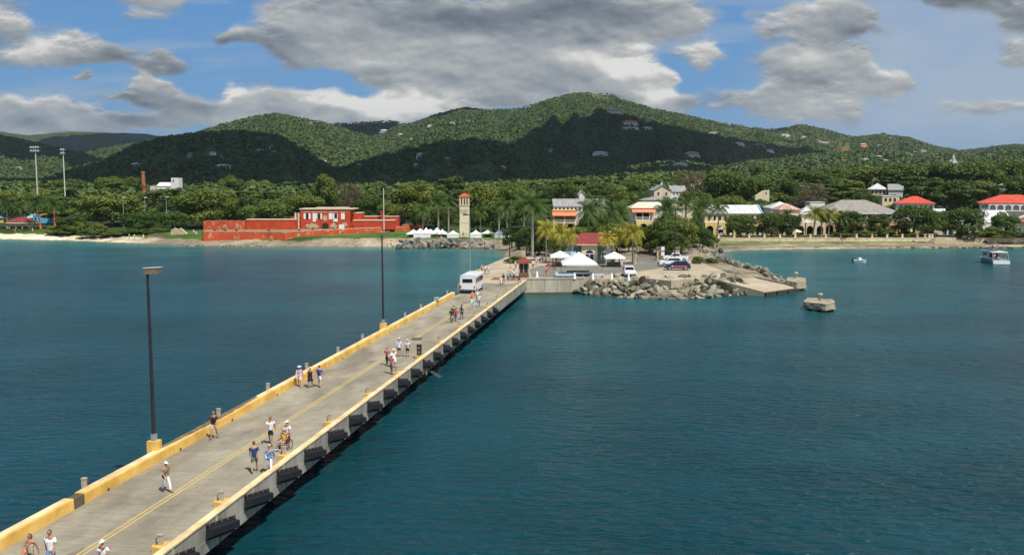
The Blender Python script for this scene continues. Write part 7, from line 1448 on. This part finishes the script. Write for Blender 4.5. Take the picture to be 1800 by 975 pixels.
def person_parts(pose):
    J = joints(pose); names = ['pelvis', 'waist', 'chest', 'neck', 'head', 'hipl', 'kneel', 'ankl', 'toel', 'hipr', 'kneer', 'ankr', 'toer', 'shl', 'ell', 'wrl', 'hal', 'shr', 'elr', 'wrr', 'har']
    ix = {n: i for i, n in enumerate(names)}; E = [('pelvis', 'waist'), ('waist', 'chest'), ('chest', 'neck'), ('neck', 'head'), ('pelvis', 'hipl'), ('hipl', 'kneel'), ('kneel', 'ankl'), ('ankl', 'toel'), ('pelvis', 'hipr'), ('hipr', 'kneer'), ('kneer', 'ankr'), ('ankr', 'toer'), ('chest', 'shl'), ('shl', 'ell'), ('ell', 'wrl'), ('wrl', 'hal'), ('chest', 'shr'), ('shr', 'elr'), ('elr', 'wrr'), ('wrr', 'har')]
    Rr = dict(pelvis=(.145, .105), waist=(.135, .095), chest=(.155, .11), neck=.058, head=.06, hipl=.092, hipr=.092, kneel=.060, kneer=.060, ankl=.040, ankr=.040, toel=(.042, .026), toer=(.042, .026), shl=.062, shr=.062, ell=.043, elr=.043, wrl=.029, wrr=.029, hal=(.036, .02), har=(.036, .02))
    out = {}; body = skin_mesh([J[n] for n in names], [(ix[a], ix[b]) for a, b in E], [Rr[n] for n in names])
    mb = MB(); mesh_to_mb(mb, body); bpy.data.meshes.remove(body)
    for s, n in ((-1, 'l'), (1, 'r')): fingers(mb, J['wr'+n], J['ha'+n], s)
    h = J['head']+Vector((0, .005, .07)); mb.sphere(h, .077, .094, .118, 14, 10)
    mb.tube([h+Vector((0, -.085, .02)), h+Vector((0, -.105, -.015)), h+Vector((0, -.112, -.03)), h+Vector((0, -.085, -.035))], [.008, .012, .014, .006], 6)      # nose
    for s in (-1, 1): mb.sphere(h+Vector((s*.077, .005, -.005)), .012, .022, .032, 6, 5); mb.sphere(h+Vector((s*.03, -.084, .012)), .013, .010, .008, 6, 4, 1)
    mb.sphere(h+Vector((0, -.086, -.056)), .024, .010, .007, 6, 4, 2); out['body'] = (mb, J)
    def sub(ns, rr, extra=()):
        loc = [J[n] if isinstance(n, str) else n for n in ns]; return loc, rr
    def part(ns, es, k, add=.014, over=None):
        over = over or {}; pts = []; rad = []
        for n in ns:
            if n in over: p, r = over[n]
            else: p = J[n]; r = Rr[n]
            pts.append(p); rad.append(tuple(x+add for x in r) if isinstance(r, tuple) else (r+add, r+add))
        ii = {n: i for i, n in enumerate(ns)}; return skin_mesh(pts, [(ii[a], ii[b]) for a, b in es], rad, 1, 1)
    mid = lambda a, b, t: J[a].lerp(J[b], t)
    hem = J['pelvis']+Vector((0, 0, -.13))
    out['shirt'] = part(['pelvis', 'waist', 'chest', 'neck', 'shl', 'el_', 'shr', 'er_'], [('pelvis', 'waist'), ('waist', 'chest'), ('chest', 'neck'), ('chest', 'shl'), ('shl', 'el_'), ('chest', 'shr'), ('shr', 'er_')], 's', .024, {'pelvis': (hem, (.165, .128)), 'waist': (J['waist'], (.150, .115)), 'chest': (J['chest'], (.165, .122)), 'neck': (J['neck']-Vector((0, 0, .05)), (.075, .06)), 'el_': (mid('shl', 'ell', .8), .062), 'er_': (mid('shr', 'elr', .8), .062)})
    out['long_shirt'] = part(['pelvis', 'waist', 'chest', 'neck', 'shl', 'ell', 'w_', 'shr', 'elr', 'v_'], [('pelvis', 'waist'), ('waist', 'chest'), ('chest', 'neck'), ('chest', 'shl'), ('shl', 'ell'), ('ell', 'w_'), ('chest', 'shr'), ('shr', 'elr'), ('elr', 'v_')], 's', .022, {'pelvis': (hem+Vector((0, 0, -.05)), (.168, .13)), 'waist': (J['waist'], (.150, .115)), 'chest': (J['chest'], (.165, .122)), 'neck': (J['neck']-Vector((0, 0, .05)), (.075, .06)), 'w_': (mid('ell', 'wrl', .85), .04), 'v_': (mid('elr', 'wrr', .85), .04)})
    out['vest'] = part(['pelvis', 'waist', 'chest', 'neck', 'shl', 'shr'], [('pelvis', 'waist'), ('waist', 'chest'), ('chest', 'neck'), ('chest', 'shl'), ('chest', 'shr')], 's', .024, {'pelvis': (hem, (.163, .126)), 'waist': (J['waist'], (.145, .11)), 'chest': (J['chest'], (.16, .12)), 'neck': (J['neck']-Vector((0, 0, .07)), (.08, .06)), 'shl': (mid('shl', 'chest', .18), .06), 'shr': (mid('shr', 'chest', .18), .06)})
    out['shorts'] = part(['waist', 'pelvis', 'hipl', 'kl', 'hipr', 'kr'], [('waist', 'pelvis'), ('pelvis', 'hipl'), ('hipl', 'kl'), ('pelvis', 'hipr'), ('hipr', 'kr')], 's', .016, {'waist': (J['pelvis']+Vector((0, 0, .08)), (.13, .095)), 'kl': (mid('hipl', 'kneel', .85), .083), 'kr': (mid('hipr', 'kneer', .85), .083)})
    out['trousers'] = part(['waist', 'pelvis', 'hipl', 'kneel', 'al', 'hipr', 'kneer', 'ar'], [('waist', 'pelvis'), ('pelvis', 'hipl'), ('hipl', 'kneel'), ('kneel', 'al'), ('pelvis', 'hipr'), ('hipr', 'kneer'), ('kneer', 'ar')], 's', .020, {'waist': (J['pelvis']+Vector((0, 0, .08)), (.13, .095)), 'al': (mid('kneel', 'ankl', .9), .055), 'ar': (mid('kneer', 'ankr', .9), .055)})
    k = MB(); zc = J['pelvis']; k.tube([zc+Vector((0, 0, .1)), zc+Vector((0, 0, -.05)), zc+Vector((0, -.01, -.4))], [.15, .185, .26], 14, cap=False); out['skirt'] = k
    sh = MB()
    for n in ('l', 'r'): a, t = J['ank'+n], J['toe'+n]; d = (t-a); d.z = 0; d.normalize(); sh.tube([a-d*.07+Vector((0, 0, -.045)), a+Vector((0, 0, -.03)), t+d*.0+Vector((0, 0, .0)), t+d*.06+Vector((0, 0, -.01))], [.035, .05, .045, .022], 8, flat=.7)
    out['shoes'] = sh
    hr = MB(); hr.sphere(h+Vector((0, .018, .025)), .088, .096, .112, 12, 8); out['short_hair'] = hr
    hr = MB(); hr.sphere(h+Vector((0, .02, .022)), .092, .1, .115, 12, 8); hr.tube([h+Vector((0, .07, .02)), h+Vector((0, .09, -.08)), h+Vector((0, .08, -.17))], [.075, .075, .04], 8); out['long_hair'] = hr
    ht = MB(); ht.sphere(h+Vector((0, .012, .055)), .096, .108, .085, 12, 8); ht.tube([h+Vector((0, -.02, .045)), h+Vector((0, -.02, .055))], .105, 14); ht.boxm(Matrix.Translation(h+Vector((0, -.135, .045))), .13, .10, .012); out['cap'] = ht
    ht = MB(); ht.sphere(h+Vector((0, .01, .06)), .094, .104, .085, 12, 8); ht.tube([h+Vector((0, .01, .045)), h+Vector((0, .01, .06))], [.19, .175], 16); out['sun_hat'] = ht
    g = MB()
    for s in (-1, 1): g.sphere(h+Vector((s*.032, -.092, .014)), .026, .010, .018, 8, 5)
    g.tube([h+Vector((-.08, 0, .016)), h+Vector((-.062, -.085, .016)), h+Vector((.062, -.085, .016)), h+Vector((.08, 0, .016))], .004, 4); out['sunglasses'] = g
    bp = MB(); c = J['chest']; bp.sphere(c+Vector((0, .19, -.06)), .15, .09, .22, 10, 8); bp.tube([c+Vector((-.11, .1, .13)), c+Vector((-.12, -.08, .14)), c+Vector((-.12, -.13, 0)), c+Vector((-.12, .05, -.2))], .018, 6).tube([c+Vector((.11, .1, .13)), c+Vector((.12, -.08, .14)), c+Vector((.12, -.13, 0)), c+Vector((.12, .05, -.2))], .018, 6); out['backpack'] = bp
    bg = MB(); p0 = J['pelvis']; bg.sphere(p0+Vector((-.2, -.05, .0)), .06, .13, .12, 8, 6); bg.tube([p0+Vector((-.2, -.05, .08)), c+Vector((-.06, -.14, -.08)), c+Vector((.12, -.09, .13)), c+Vector((.1, .1, .1)), c+Vector((-.08, .13, -.1)), p0+Vector((-.2, .02, .08))], .012, 5); out['shoulder_bag'] = bg
    return out
MESHC = {}
def pmesh(pose, part):
    if pose not in MESHC: MESHC[pose] = (person_parts(pose), {})
    src, cache = MESHC[pose]
    if part not in cache:
        s = src[part]
        if part == 'body': me = s[0].mesh('body', [mat('skin_fair', (.50, .27, .18), .6), mat('eye_dark', (.02, .015, .012), .3), mat('lips', (.40, .12, .10), .5)])
        elif isinstance(s, MB): me = s.mesh(part, mat('cloth_default', (.5, .5, .5)))
        else: me = s; me.name = part; me.materials.clear(); me.materials.append(mat('cloth_default', (.5, .5, .5)))
        cache[part] = me
    return cache[part]
SKINS = {'f': (.50, .27, .18), 't': (.40, .20, .12), 'b': (.14, .07, .045)}
def cmat(c, pat=None):
    if pat: return mat('patterned_%d_%d' % (int(c[0]*999), int(pat[0]*999)), c, .9, .0, 14, 0, col2=pat)
    return mat('cloth_%d_%d_%d' % tuple(int(x*999) for x in c), c, .9, .12, 9)
CL = dict(white=(.76, .76, .76), black=(.015, .015, .017), navy=(.02, .05, .16), grey=(.13, .12, .11), khaki=(.42, .34, .22), blue=(.06, .09, .5), jeans=(.14, .22, .42), yellow=(.85, .55, .05), orange=(.85, .22, .08), red=(.55, .03, .03), pink=(.75, .22, .25), cyan=(.10, .50, .50), lblue=(.35, .50, .72), brown=(.14, .08, .05), cream=(.62, .54, .40), green=(.50, .65, .08), dgrey=(.06, .06, .065), maroon=(.2, .03, .04), aqua=(.55, .72, .68), straw=(.62, .50, .30), redbag=(.5, .06, .03), lgrey=(.45, .46, .48))
def person(loc, yaw, h, pose, label, top, tcol, bot, bcol, head='short_hair', hcol='brown', skin='f', extras=(), tpat=None, shoes='dgrey', group=None, simple=False):
    r = empty('person', loc, yaw, label, 'person', group); k = h/1.75; r.scale = (k, k, k)
    def add(nm, c, part=None, pat=None):
        o = bpy.data.objects.new(nm, pmesh(pose, part or nm)); C.objects.link(o); o.parent = r; o.material_slots[0].link = 'OBJECT'; o.material_slots[0].material = cmat(CL[c] if isinstance(c, str) else c, CL[pat] if isinstance(pat, str) else pat); return o
    b = bpy.data.objects.new('body', pmesh(pose, 'body')); C.objects.link(b); b.parent = r; b.material_slots[0].link = 'OBJECT'; b.material_slots[0].material = mat('skin_'+skin, SKINS[skin], .6)
    if top: add(top, tcol, None, tpat)
    if bot: add(bot, bcol)
    add('shoes', shoes)
    if head in ('cap', 'sun_hat'): add('short_hair', 'brown'); add(head, hcol)
    else: add(head, hcol)
    for e, c in extras: add(e, c)
    return r
def at_head(px, ytop, h, z=2.5): v = P(px, ytop, z+h); return Vector((v.x, v.y, z))
PI = math.pi
NEAR = [
 (52, 936, 1.67, -.1, 'walkA', 'woman in a cream patterned top with an orange shoulder bag at the bottom left corner', 'vest', 'cream', 'trousers', 'dgrey', 'long_hair', 'brown', 't', (('sunglasses', 'black'), ('shoulder_bag', 'orange')), 'brown'),
 (87, 929, 1.80, .05, 'walkB', 'man in a plain white T-shirt and pale blue jeans at the bottom left', 'shirt', 'white', 'trousers', 'jeans', 'short_hair', 'brown', 't', (('sunglasses', 'black'),), None),
 (180, 947, 1.62, -.15, 'hold', 'woman in a white top and visor with a dark strap, at the bottom edge', 'shirt', 'white', 'skirt', 'dgrey', 'cap', 'white', 't', (('sunglasses', 'black'), ('shoulder_bag', 'black')), None),
 (291, 810, 1.62, .9, 'walkA', 'woman in a white cap, brown patterned top and white trousers walking alone', 'shirt', 'brown', 'trousers', 'white', 'cap', 'white', 't', (('shoulder_bag', 'black'),), 'khaki'),
 (375, 721, 1.78, -.1, 'walkB', 'man in a black shirt and grey shorts with a red backpack beside the yellow parapet', 'shirt', 'black', 'shorts', 'lgrey', 'short_hair', 'brown', 't', (('backpack', 'redbag'), ('sunglasses', 'black')), None),
 (475, 730, 1.80, .1, 'walkA', 'man in a white T-shirt and black shorts left of the wheelchair', 'shirt', 'white', 'shorts', 'black', 'short_hair', 'brown', 't', (('sunglasses', 'black'),), None),
 (505, 738, 1.74, -.45, 'push', 'man in a white shirt and white cap pushing the wheelchair', 'shirt', 'white', 'shorts', 'black', 'cap', 'white', 't', (), None),
 (446, 774, 1.78, PI+.15, 'walkB', 'man in a navy shirt and grey shorts seen from behind, beside the blue-patterned woman', 'shirt', 'navy', 'shorts', 'grey', 'short_hair', 'brown', 'f', (), None),
 (473, 779, 1.66, .15, 'walkA', 'woman in a blue patterned long-sleeved top and white trousers with a white bag', 'long_shirt', 'navy', 'trousers', 'white', 'long_hair', 'straw', 't', (('shoulder_bag', 'white'),), 'lblue'),
 (526, 642, 1.70, .1, 'walkA', 'woman in a pale blue overshirt and white sun hat, nearest the parapet among three', 'long_shirt', 'lblue', 'shorts', 'white', 'sun_hat', 'white', 't', (), 'pink'),
 (545, 644, 1.64, 0, 'walkB', 'woman in a short black dress, middle of the three by the parapet', 'vest', 'black', 'skirt', 'black', 'sun_hat', 'straw', 't', (('sunglasses', 'black'), ('shoulder_bag', 'maroon')), None),
 (561, 641, 1.76, PI-.1, 'walkA', 'man in a bright blue shirt and white shorts, right of the three by the parapet', 'shirt', 'blue', 'shorts', 'white', 'short_hair', 'brown', 'f', (('backpack', 'navy'),), None),
 (680, 609, 1.66, -.3, 'walkA', 'woman in a striped pink top and black trousers, left in the mid-pier group', 'shirt', 'black', 'trousers', 'black', 'long_hair', 'brown', 'f', (), 'pink'),
 (692, 612, 1.66, .2, 'stand', 'woman in a white dress and white sun hat in the mid-pier group', 'shirt', 'white', 'skirt', 'white', 'sun_hat', 'white', 'f', (), None),
 (688, 622, 1.70, 2.8, 'hold', 'person in grey trousers, black top and white hat at the front of the mid-pier group', 'shirt', 'black', 'trousers', 'grey', 'sun_hat', 'white', 't', (), 'pink'),
 (701, 593, 1.78, PI, 'stand', 'man in a pale blue and white shirt and navy shorts near the centre line', 'long_shirt', 'white', 'shorts', 'navy', 'cap', 'white', 't', (), 'lblue'),
 (716, 596, 1.62, PI, 'stand', 'woman in black shorts and white hat with a light blue backpack', 'shirt', 'white', 'shorts', 'black', 'cap', 'white', 't', (('backpack', 'lblue'),), None),
 (793.5, 541, 1.72, PI, 'walkA', 'man in a black T-shirt and khaki shorts at the far part of the pier', 'shirt', 'black', 'shorts', 'khaki', 'short_hair', 'black', 'b', (), None),
 (798, 536.5, 1.76, PI, 'walkB', 'person in a dark grey top just behind the man in khaki shorts', 'shirt', 'dgrey', 'trousers', 'grey', 'cap', 'grey', 't', (), None),
 (802, 540, 1.68, PI, 'walkA', 'person in a red top and bright blue shorts at the far part of the pier', 'shirt', 'redbag', 'shorts', (.06, .2, .6), 'short_hair', 'brown', 't', (), None),
 (811.5, 534.5, 1.78, PI, 'walkB', 'man in a black and white top with dark shorts and a backpack', 'shirt', 'black', 'shorts', 'navy', 'short_hair', 'black', 'b', (('backpack', 'dgrey'),), 'white'),
 (769, 518, 1.45, PI, 'walkA', 'child in a turquoise T-shirt beside the parapet behind the bus', 'shirt', 'cyan', 'shorts', 'dgrey', 'short_hair', 'brown', 't', (), None),
 (830.5, 510, 1.74, PI, 'walkA', 'person in an orange shirt just behind the white bus', 'shirt', 'orange', 'shorts', 'khaki', 'short_hair', 'brown', 't', (), None),
 (828.5, 521, 1.60, PI, 'walkB', 'person in a long pale aqua shirt behind the white bus', 'long_shirt', 'aqua', 'shorts', 'aqua', 'short_hair', 'brown', 'f', (), None),
 (839, 508, 1.72, PI, 'walkA', 'person in a white top and cap beside the bus corner', 'shirt', 'white', 'shorts', 'grey', 'cap', 'white', 't', (), None),
 (841.5, 515.5, 1.74, PI, 'walkB', 'person in a white T-shirt and blue jeans right behind the bus', 'shirt', 'white', 'trousers', 'jeans', 'cap', 'white', 'f', (), None),
 (840, 476, 1.70, PI, 'walkA', 'person in a white and red top at the right side of the bus', 'shirt', 'white', 'shorts', 'maroon', 'short_hair', 'brown', 't', (), 'red'),
 (841.5, 469, 1.70, PI, 'walkB', 'person in a bright yellow-green top ahead of the bus', 'shirt', 'green', 'shorts', 'black', 'short_hair', 'black', 'b', (), None),
 (847, 463, 1.74, 0, 'stand', 'person in a grey top and maroon shorts ahead of the bus', 'shirt', 'lgrey', 'shorts', 'maroon', 'short_hair', 'brown', 't', (), None),
 (853, 464.5, 1.72, PI, 'walkA', 'person in a white shirt and grey shorts ahead of the bus, left of a pair', 'shirt', 'white', 'shorts', 'grey', 'short_hair', 'brown', 't', (), None),
 (858.5, 465, 1.72, PI, 'walkB', 'person in a white shirt and pale shorts ahead of the bus, right of a pair', 'shirt', 'white', 'shorts', 'lgrey', 'cap', 'lgrey', 't', (), None),
 (880.5, 484, 1.72, 0, 'walkA', 'person in white clothes and a pink hat leading the crowd before the kiosk', 'shirt', 'white', 'shorts', 'white', 'sun_hat', 'pink', 't', (), None),
 (885, 480, 1.72, 0, 'walkB', 'person in a black top in the crowd before the kiosk', 'shirt', 'black', 'shorts', 'khaki', 'short_hair', 'black', 'b', (), None),
 (893, 475, 1.72, 0, 'walkA', 'person in a pale blue top in the crowd before the kiosk', 'shirt', 'lblue', 'trousers', 'navy', 'short_hair', 'brown', 't', (), None),
 (897, 473, 1.74, .3, 'stand', 'person in a grey-blue top in the crowd before the kiosk', 'shirt', 'lgrey', 'shorts', 'grey', 'cap', 'white', 't', (), None),
 (903.5, 473, 1.76, 0, 'walkA', 'tall person in a white T-shirt and black shorts before the kiosk', 'shirt', 'white', 'shorts', 'black', 'short_hair', 'black', 'b', (), None),
 (913, 480, 1.68, .8, 'hold', 'person in a maroon top next to the kiosk', 'shirt', 'maroon', 'shorts', 'dgrey', 'short_hair', 'brown', 'b', (), None),
 (897.5, 456, 1.72, 0, 'stand', 'person in a dark top and white shorts beside the kiosk lamp post', 'shirt', 'dgrey', 'shorts', 'white', 'short_hair', 'brown', 't', (), None),
 (906.5, 457, 1.70, 0, 'walkB', 'person in a white top left of the kiosk roof', 'shirt', 'white', 'shorts', 'navy', 'short_hair', 'brown', 't', (), None),
 (960.5, 466.5, 1.74, PI, 'walkA', 'person in a bright pink top and red shorts on the open plaza', 'shirt', 'pink', 'shorts', 'red', 'short_hair', 'brown', 't', (), None),
 (964.5, 459, 1.70, 0, 'walkB', 'person in a reddish top just behind the pink one on the plaza', 'shirt', 'redbag', 'shorts', 'khaki', 'short_hair', 'brown', 't', (), None),
 (974.5, 458, 1.72, .4, 'walkA', 'person in a dark red top left of the large marquee', 'shirt', 'maroon', 'trousers', 'dgrey', 'short_hair', 'black', 'b', (), None),
 (971.5, 452, 1.72, 0, 'stand', 'person in a white top under the left canopy tent', 'shirt', 'white', 'shorts', 'grey', 'short_hair', 'brown', 't', (), None),
 (977.5, 451, 1.70, 0, 'stand', 'person in a black top under the left canopy tent', 'shirt', 'black', 'shorts', 'black', 'short_hair', 'black', 'b', (), None),
 (937, 456, 1.74, PI, 'walkA', 'person in a white shirt and black shorts right of the kiosk roof', 'shirt', 'white', 'shorts', 'black', 'short_hair', 'brown', 't', (), None),
 (942.5, 451, 1.72, PI, 'walkB', 'person in a pink-white top right of the kiosk, second in the line', 'shirt', 'white', 'shorts', 'lblue', 'short_hair', 'brown', 't', (), 'pink'),
 (939.5, 445, 1.72, PI, 'stand', 'person in a dark top by the gate behind the kiosk', 'shirt', 'dgrey', 'shorts', 'khaki', 'short_hair', 'brown', 't', (), None),
 (950, 447, 1.72, PI, 'walkA', 'person in a blue top by the gate behind the kiosk', 'shirt', 'lblue', 'shorts', 'navy', 'short_hair', 'brown', 't', (), None),
 (954, 446, 1.70, 0, 'walkB', 'person in a grey top by the iron gate', 'shirt', 'lgrey', 'shorts', 'dgrey', 'short_hair', 'brown', 't', (), None),
 (1093, 456.5, 1.72, .3, 'stand', 'person in a white top beside the right canopy tent', 'shirt', 'white', 'shorts', 'cream', 'short_hair', 'brown', 't', (), None)]
for (px, yt, h, yaw, pose, lb, top, tc_, bot, bc, hd, hc, sk, ex, pat) in NEAR:
    person(at_head(px, yt, h+.02), yaw, h, pose, lb, top, tc_, bot, bc, hd, hc, sk, ex, pat)
# wheelchair and the seated man
wl = at_head(499.5, 753, 1.27); yw = -.45
r = empty('wheelchair', wl, yw, 'black and red wheelchair being pushed along the pier', 'wheelchair')
MB().box(-.24, .24, -.26, .2, .42, .47).build('seat', cmat(CL['black']), r); MB().box(-.24, .24, .2, .24, .47, .95).build('backrest', cmat(CL['maroon']), r)
for s in (-1, 1):
    w = MB(); pts = [(s*.31, .08+.31*math.cos(a*math.pi/10), .31+.31*math.sin(a*math.pi/10)) for a in range(21)]; w.tube(pts, .022, 6, cap=False).build('rear_wheel', M_tyre, r)
    w = MB()
    for a in range(8): w.bar((s*.31, .08, .31), (s*.31, .08+.3*math.cos(a*math.pi/4), .31+.3*math.sin(a*math.pi/4)), .008)
    w.build('spokes', M_rim, r); MB().tube([(s*.24, -.42, .09), (s*.28, -.42, .09)], .09, 10).build('front_wheel', M_tyre, r)
    MB().tube([(s*.26, .22, .4), (s*.26, .22, .95), (s*.26, .38, 1.0)], .016, 6).tube([(s*.26, .22, .66), (s*.26, -.2, .66), (s*.26, -.28, .42), (s*.24, -.46, .14)], .016, 6).build('frame', mat('red_frame', (.4, .03, .03), .4), r)
    MB().box(s*.15-.07, s*.15+.07, -.68, -.48, .06, .09).build('footrest', M_bump, r)
person(wl+Vector((0, 0, .0)), yw, 1.72, 'sit', 'man in a yellow shirt and tan shorts sitting in the wheelchair', 'shirt', 'yellow', 'shorts', 'khaki', 'short_hair', 'straw', 't', (), shoes='white')
# small figures further away
FAR = [(17.5, 411, 'walkA', 'pink', 'white', 'bather in pink at the left end of the beach'), (54, 416, 'stand', 'navy', 'navy', 'dark bather standing at the water edge of the beach'), (58, 417, 'walkB', 'orange', 'white', 'bather in orange beside the dark one at the water edge'), (27, 417, 'stand', 'redbag', 'redbag', 'bather in red standing by the water near the left edge'),
       (227, 412.5, 'stand', 'lgrey', 'dgrey', 'person in grey on the beach below the hedge'), (236, 412.5, 'walkA', 'white', 'dgrey', 'person in white on the beach below the hedge'), (252, 413, 'stand', 'white', 'white', 'person in white near the concrete landing'), (320.5, 410, 'stand', 'white', 'black', 'person standing against the stone ruin'),
       (341, 419.5, 'walkA', 'white', 'lgrey', 'left one of two people in white on the rocks below the fort corner'), (345, 419, 'stand', 'white', 'white', 'right one of two people in white on the rocks below the fort corner'), (360, 421, 'stand', 'dgrey', 'dgrey', 'person in dark clothes at the fort wall corner'), (449, 424, 'stand', 'lblue', 'navy', 'person in blue on the rocks in front of the fort'),
       (625, 422, 'walkB', 'white', 'dgrey', 'person in white walking on the grass before the fort'), (681, 422, 'stand', 'white', 'grey', 'person in white at the left end of the boulder bank'), (688, 420, 'stand', 'pink', 'white', 'person in pink at the left end of the boulder bank'), (769, 418, 'stand', 'redbag', 'dgrey', 'person in red under an open market tent'), (777, 418, 'stand', 'orange', 'navy', 'person in orange under an open market tent'), (818, 418.5, 'stand', 'white', 'white', 'person in white at the foot of the cream tower'), (814, 417.5, 'stand', 'black', 'grey', 'person in black at the foot of the cream tower')]
for px, yf, pose, t, b, lb in FAR:
    v = P(px, yf, 1.6); z = gz(v.x, v.y); v = P(px, yf, max(.1, z)); z = max(.0, gz(v.x, v.y)); person((v.x, v.y, z), random.Random(px).uniform(-1.5, 1.5), 1.75, pose, lb, 'shirt', t, 'shorts', b)
cols = ['white', 'redbag', 'navy', 'lblue', 'black', 'khaki', 'white', 'green', 'grey', 'pink', 'white', 'orange', 'maroon', 'lgrey', 'white', 'navy', 'white', 'blue']
for i, px in enumerate([1262, 1281, 1290, 1302, 1321, 1327, 1335, 1341, 1352, 1358, 1369, 1391, 1407, 1440, 1447, 1470, 1487, 1515, 1533, 1541, 1571, 1588, 1700, 1713, 1721]):
    Y = 293.5+(i*7 % 5)*.7; x = D(px, 324, Y).x
    person((x, Y, gz(x, Y)), (i*1.3) % 6.28, 1.72, ['stand', 'walkA', 'walkB'][i % 3], 'person in %s top on the waterfront street, %s from the left' % ({'white': 'a white', 'redbag': 'a red', 'navy': 'a navy', 'lblue': 'a pale blue', 'black': 'a black', 'khaki': 'a khaki', 'green': 'a lime', 'grey': 'a dark grey', 'pink': 'a pink', 'orange': 'an orange', 'maroon': 'a maroon', 'lgrey': 'a light grey', 'blue': 'a blue'}[cols[i % 18]], ordn(i)), 'shirt', cols[i % 18], 'shorts', ['khaki', 'navy', 'black', 'white'][i % 4], group='people on the waterfront street')
# passengers on the tour boat
bm_ = Matrix.Translation(BOAT.location) @ Matrix.Rotation(BOAT.rotation_euler.z, 4, 'Z') @ Matrix.Diagonal((.88, .9, .88, 1))
for i, (x, y, z, t, ps) in enumerate([(-1.3, 1.0, 1.12, 'white', 'stand'), (-.5, .7, 1.12, 'black', 'hold'), (.3, 1.1, 1.12, 'lblue', 'stand'), (1.2, .6, 1.12, 'redbag', 'stand'), (.8, 2.6, 1.12, 'navy', 'stand'), (-1.0, 2.8, 1.12, 'dgrey', 'stand'), (1.4, 3.0, 3.2, 'red', 'stand'), (-1.3, 2.0, 3.2, 'maroon', 'stand'), (.4, 3.6, 3.2, 'white', 'stand'), (-.3, 5.2, 3.2, 'orange', 'stand'), (-1.4, 8.6, 1.25, 'navy', 'stand')]):
    q = bm_ @ Vector((x, y, z)); person(q, BOAT.rotation_euler.z+i*.7, 1.45 if z > 3 else 1.5, ps, 'passenger in %s on the %s deck of the tour boat, %s of those aboard' % ({'white': 'white', 'black': 'black', 'lblue': 'pale blue', 'redbag': 'brick red', 'navy': 'navy', 'dgrey': 'dark grey', 'red': 'red', 'maroon': 'maroon', 'orange': 'orange'}[t], 'upper' if z > 3 else 'lower', ordn(i)), 'shirt', t, 'shorts', 'white' if i % 2 else 'navy')
# ------------------------------------------------------------------ thin tropical haze
def haze():
    m = bpy.data.materials.new('haze'); m.use_nodes = True; N, L = nodes(m)
    for n in list(N): N.remove(n)
    v = N.new('ShaderNodeVolumePrincipled'); v.inputs['Color'].default_value = (.78, .86, .95, 1); v.inputs['Density'].default_value = HAZE_D; v.inputs['Anisotropy'].default_value = .2
    o_ = N.new('ShaderNodeOutputMaterial'); L.new(v.outputs[0], o_.inputs['Volume'])
    o = MB().box(-5600, 5600, -150, 6100, -6, 345).build('haze', m); tag(o, 'thin pale haze over the bay and hills', 'haze', kind='stuff')
HAZE_D = 0.00004
haze()
